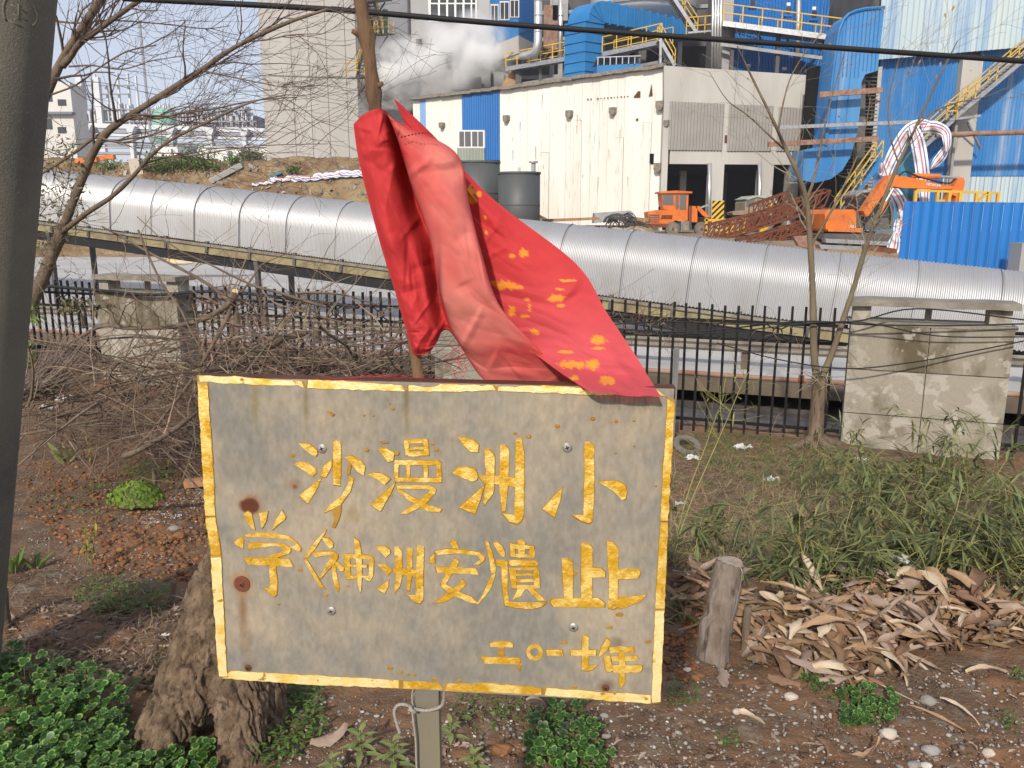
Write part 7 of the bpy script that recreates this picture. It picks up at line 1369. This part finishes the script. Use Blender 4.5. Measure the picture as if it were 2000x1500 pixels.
for a in (('tan stone right of the clover patch', 1735, 1437, .022, 'stonew'), ('grey stone at lower right behind the pale one', 1818, 1470, .022, 'stone'), ('pale rounded stone at the lower right', 1932, 1475, .018, 'stonew'), ('brown stone by the curled dry leaves', 1812, 1372, .022, 'stone'), ('small pale stone left of the leaf pile', 1342, 1310, .012, 'stonew'), ('rusty brown stone under the grey cut trunk', 1368, 1322, .011, 'clod'), ('pale stone half hidden under a curled leaf', 1440, 1392, .013, 'stonew'), ('flat grey stone below the leaf pile', 1545, 1365, .02, 'stonew'), ('grey stone at the bottom edge right of centre', 1785, 1497, .016, 'stone'), ('white chalky stone at the bottom edge', 1808, 1498, .014, 'chip'), ('red soil lump beside the centre clover tuft', 980, 1468, .024, 'clod'), ('orange soil lump on the clover tuft', 1152, 1462, .012, 'clod'), ('orange soil lump left of the old stump', 167, 1318, .022, 'clod'), ('orange soil lump beside the lower left clover', 122, 1310, .016, 'clod'), ('pale pebble on the litter left of the old stump', 191, 1247, .010, 'stonew'), ('grey stone under the sign right of the post', 1180, 1400, .012, 'stone'), ('dark grey stone below the sign corner', 1185, 1440, .011, 'stone'), ('pink stone on the soil left of the sign', 350, 1050, .03, 'clod'), ('dark stone beside the lime spill', 340, 1035, .028, 'stone')): stone(*a)
bq = PG(378, 955); tag(MB().box(bq + (0, .03, .045), (.15, .08, .05), ((.97, .2, .06), (-.2, .97, 0), (-.06, 0, 1))).build('broken_brick', mk('brick', (.47, .25, .13), (.38, .2, .1), .9, sc=30, bump=.6, bsc=60)), 'broken orange brick beside the left edge of the sign', 'brick')
# ------------------------------------------------------------------ dry leaf pile
def dryleaf(L, W, seed):
    rs = np.random.default_rng(seed); n, m_ = 10, 4; g = np.zeros((n, m_ + 1, 3)); cv = rs.normal(0, 1.3); tw = rs.normal(0, 1.7); cup = rs.uniform(.2, .9); sidec = rs.normal(0, .8)
    pos = np.zeros(3); ang = -cv * .3; sa = 0
    for i in range(n):
        t = i / (n - 1); w_ = W * max(.06, math.sin(math.pi * min(1, .10 + t * .9))) * (1 + .2 * math.sin(i * 2 + seed)); tws = tw * (t - .3); a2 = ang
        for j in range(m_ + 1):
            s = (j / m_ - .5) * 2; y_ = s * w_ * .5; z_ = cup * W * .4 * s * s * (1 if seed % 2 else -1) + rs.normal(0, W * .04); yy = y_ * math.cos(tws) - z_ * math.sin(tws); zz = y_ * math.sin(tws) + z_ * math.cos(tws); g[i, j] = pos + np.array([-math.sin(a2) * zz, yy, math.cos(a2) * zz])
        ang += cv / n; sa += sidec / n; pos = pos + np.array([math.cos(ang) * math.cos(sa), math.sin(sa), math.sin(ang)]) * L / n
    return g - g.reshape(-1, 3).mean(0)
mats = ['dryA', 'dryB', 'dryA', 'dryD', 'dryC', 'dryA', 'dryA', 'dryD', 'dryC']; LMs = []
for k in range(36):
    g = dryleaf(random.uniform(.12, .30), random.uniform(.024, .056), k); me = npmesh('dry_leaf', g.reshape(-1, 3), gridfaces(*g.shape[:2])); me.materials.append(M[mats[k % 9]]); me.polygons.foreach_set('use_smooth', [True] * len(me.polygons)); LMs.append(me)
pile = thing('dry_leaf_pile', 'heap of curled dry brown leaves lying right of the grey cut trunk', 'leaf pile', PG(1650, 1250))
PILE = [(1310, 1130), (1360, 1115), (1440, 1170), (1500, 1180), (1600, 1160), (1700, 1140), (1850, 1160), (2010, 1190), (2010, 1265), (1900, 1280), (1800, 1290), (1760, 1330), (1660, 1345), (1560, 1320), (1480, 1310), (1430, 1260), (1320, 1210)]
core = [(1480, 1190), (1600, 1165), (1700, 1145), (1850, 1170), (2010, 1200), (2010, 1250), (1850, 1270), (1700, 1310), (1560, 1290)]
spots = scatter(PILE, 150) + scatter(core, 135)
for x, y in spots:
    p = PG2(x, y); inside = inpoly(x, y, core); o = bpy.data.objects.new('dry_leaf', random.choice(LMs)); COL.objects.link(o); o.parent = pile; o.location = Vector(p + (0, 0, random.uniform(.01, .13 if inside else .05))) - Vector(pile.location); o.rotation_euler = (random.gauss(0, .35), random.gauss(0, .25), random.gauss(-.5, .9)); s = random.uniform(.75, 1.2); o.scale = (s, s, s)
V, F_ = [], []
for k, (x, y) in enumerate(scatter(PILE, 330) + scatter(core, 330)):
    g = dryleaf(random.uniform(.09, .2), random.uniform(.018, .042), 100 + k % 60).reshape(-1, 3); R_ = np.array(Matrix.Rotation(random.uniform(-1.4, .6), 3, 'Z') @ Matrix.Rotation(random.gauss(0, .5), 3, 'X') @ Matrix.Rotation(random.gauss(0, .3), 3, 'Y')); F_.append(gridfaces(10, 5) + 50 * k); V.append(g @ R_.T + PG2(x, y) + np.array([0, 0, random.uniform(0, .07)]))
me = npmesh('leaf_layer', np.concatenate(V), np.concatenate(F_)); tag(link('leaf_layer', me, M['dryB'], pile, True), kind='stuff')
# single fallen leaves with a place of their own
SING = [('long curled dry leaf hanging below the grey cut trunk', 1410, 1330, .16, .04, 'dryD', 1.5), ('twisted dry leaf pointing down right below the trunk', 1470, 1410, .12, .03, 'dryC', -.6), ('broad brown curled leaf in front of the leaf pile', 1530, 1340, .12, .05, 'dryB', -.4), ('pale leaf curved over the soil at right edge', 1930, 1325, .22, .03, 'dryC', .15), ('pale bent leaf beside the brown stone', 1875, 1400, .16, .02, 'dryC', -.9), ('arched tan leaf at the bottom right', 1690, 1480, .15, .03, 'dryA', .1), ('reddish dry leaf at the bottom edge below the clover', 1610, 1480, .13, .022, 'dryB', -.8), ('long straw coloured stalk leaf lying right of the clover', 1830, 1410, .2, .014, 'dryA', -.7), ('crumpled grey leaf left of the sign post', 645, 1450, .13, .05, 'dryD', .3), ('dry leaf under the sign right of the weeds', 1050, 1385, .08, .02, 'dryD', .5), ('pale stalk lying across the leaf pile front', 1730, 1350, .3, .010, 'dryC', -.85)]
for k, (lab, x, y, L, W, mt, rz) in enumerate(SING):
    g = dryleaf(L, W, 300 + k).reshape(-1, 3); R_ = np.array(Matrix.Rotation(rz, 3, 'Z')); g = g @ R_.T; p = PG2(x, y); q = g + p; q[:, 2] += .012 - g[:, 2].min() * .6; me = npmesh('fallen_leaf', q, gridfaces(10, 5)); tag(link('fallen_leaf', me, M[mt], None, True), lab, 'leaf', 'single fallen leaves')
V, F_ = [], []
for k, (x, y) in enumerate(scatter(low, 130) + scatter([(20, 1180), (400, 1180), (330, 1330), (20, 1330)], 170) + scatter([(1310, 900), (1650, 900), (1650, 1080), (1310, 1080)], 60)):
    g = dryleaf(random.uniform(.02, .06), random.uniform(.006, .018), 500 + k % 50).reshape(-1, 3); R_ = np.array(Matrix.Rotation(random.uniform(0, 6.28), 3, 'Z')); F_.append(gridfaces(10, 5) + 50 * k); V.append(g @ R_.T + PG2(x, y) + np.array([0, 0, .008]))
me = npmesh('leaf_litter', np.concatenate(V), np.concatenate(F_)); tag(link('leaf_litter', me, M['dryD'], None, True), 'small dry leaf fragments scattered on the soil', 'litter', kind='stuff')
# ------------------------------------------------------------------ litter, tyre
def crumple(label, x, y, s, mat='litter', name='litter', z=.0):
    p = PG(x, y) + (0, 0, z); n = 9; g = np.zeros((n, n, 3)); sd_ = random.randint(0, 99)
    for i in range(n):
        for j in range(n):
            u, v = i / 4 - 1, j / 4 - 1; g[i, j] = p + np.array([u * s * (1 + .2 * float(vnoise(j, sd_, 0))), v * s * .6, s * .35 + s * .5 * float(fbm(u * 2.5, v * 2.5, sd_, 2, sd_))])
    return tag(MB().grid(g).build(name, M[mat]), label, 'litter', 'pieces of white litter')
crumple('white plastic scrap on the grass beside the tyre', 1452, 878, .075); crumple('white paper scraps on the dry bank', 1508, 938, .06); crumple('white packet caught before the large pillar', 1680, 902, .06); crumple('crushed white packet among the bamboo stems', 1742, 1118, .06, z=.05); crumple('small white plastic bit beside the short stake', 1490, 1272, .028); crumple('white rag in the litter under the dry canes', 130, 785, .13); crumple('white plastic scrap beneath the brushwood at far left', 95, 800, .08); crumple('grey plastic scrap beside the tyre', 1352, 898, .06); crumple('small silvery scrap on the litter left of the old stump', 322, 1243, .018); crumple('pale paper scrap behind the sign corner', 1330, 985, .04)
t0 = PG(1342, 880); e = thing('discarded_tyre', 'small grey tyre lying half sunk in the grass by the fence', 'tyre', t0); mb = MB(); g = np.zeros((28, 10, 3)); tl = nrm((.15, -.45, .9)); a1 = nrm(np.cross(tl, (0, 1, 0))); a2 = np.cross(tl, a1)
for i in range(28):
    for j in range(10): a, b = 2 * math.pi * i / 27, 2 * math.pi * j / 9; rr = .105 + .032 * math.cos(b); g[i, j] = t0 + (0, 0, .05) + (a1 * math.cos(a) + a2 * math.sin(a)) * rr + tl * .03 * math.sin(b)
mb.grid(g).build('tread', mk('grey_tyre', (.17, .15, .125), (.12, .105, .09), .9, sc=20), e, True)

# dark evergreen leaf sprays against the fence at far left
for lab, poly, n, mt in (('dark evergreen leaf spray hanging before the fence at left', [(105, 585), (150, 580), (215, 590), (210, 605), (130, 612), (105, 600)], 90, 'climber_leaf'), ('light green leaf sprig beside the concrete pole', [(45, 590), (80, 600), (72, 640), (48, 620)], 40, 'green'), ('green leaf sprig low beside the concrete pole', [(42, 670), (72, 665), (70, 725), (42, 715)], 40, 'green')):
    e = thing('leaf_spray', lab, 'leaves', PY(poly[0][0], poly[0][1], 6.0)); mb = MB(); ms = MB(); prev = None
    for x, y in sorted(scatter(poly, n)):
        q = PY(x, y, 6.0 + random.gauss(0, .05)); leafquad(mb, q, rnd() + np.array([.5, 0, -.2]), ZU, random.uniform(.06, .1), .03, .2)
        if prev is not None and random.random() < .3: ms.tube([prev, q], .003, 3, False)
        prev = q
    mb.build('leaves', bpy.data.materials['climber_leaf'] if mt == 'climber_leaf' else M['broad'], e); ms.build('stem', M['twig'], e)

# ================================================================== thin haze over the whole place
hv = bpy.data.materials.new('haze'); hv.use_nodes = True; t = hv.node_tree; t.nodes.remove(t.nodes['Principled BSDF']); pv = t.nodes.new('ShaderNodeVolumePrincipled')
pv.inputs['Color'].default_value = (.86, .90, 1.0, 1); pv.inputs['Density'].default_value = .00045; t.links.new(pv.outputs[0], t.nodes['Material Output'].inputs['Volume'])
tag(MB().box((0, 415, 19), (1100, 890, 42.4)).build('haze', hv), kind='stuff')
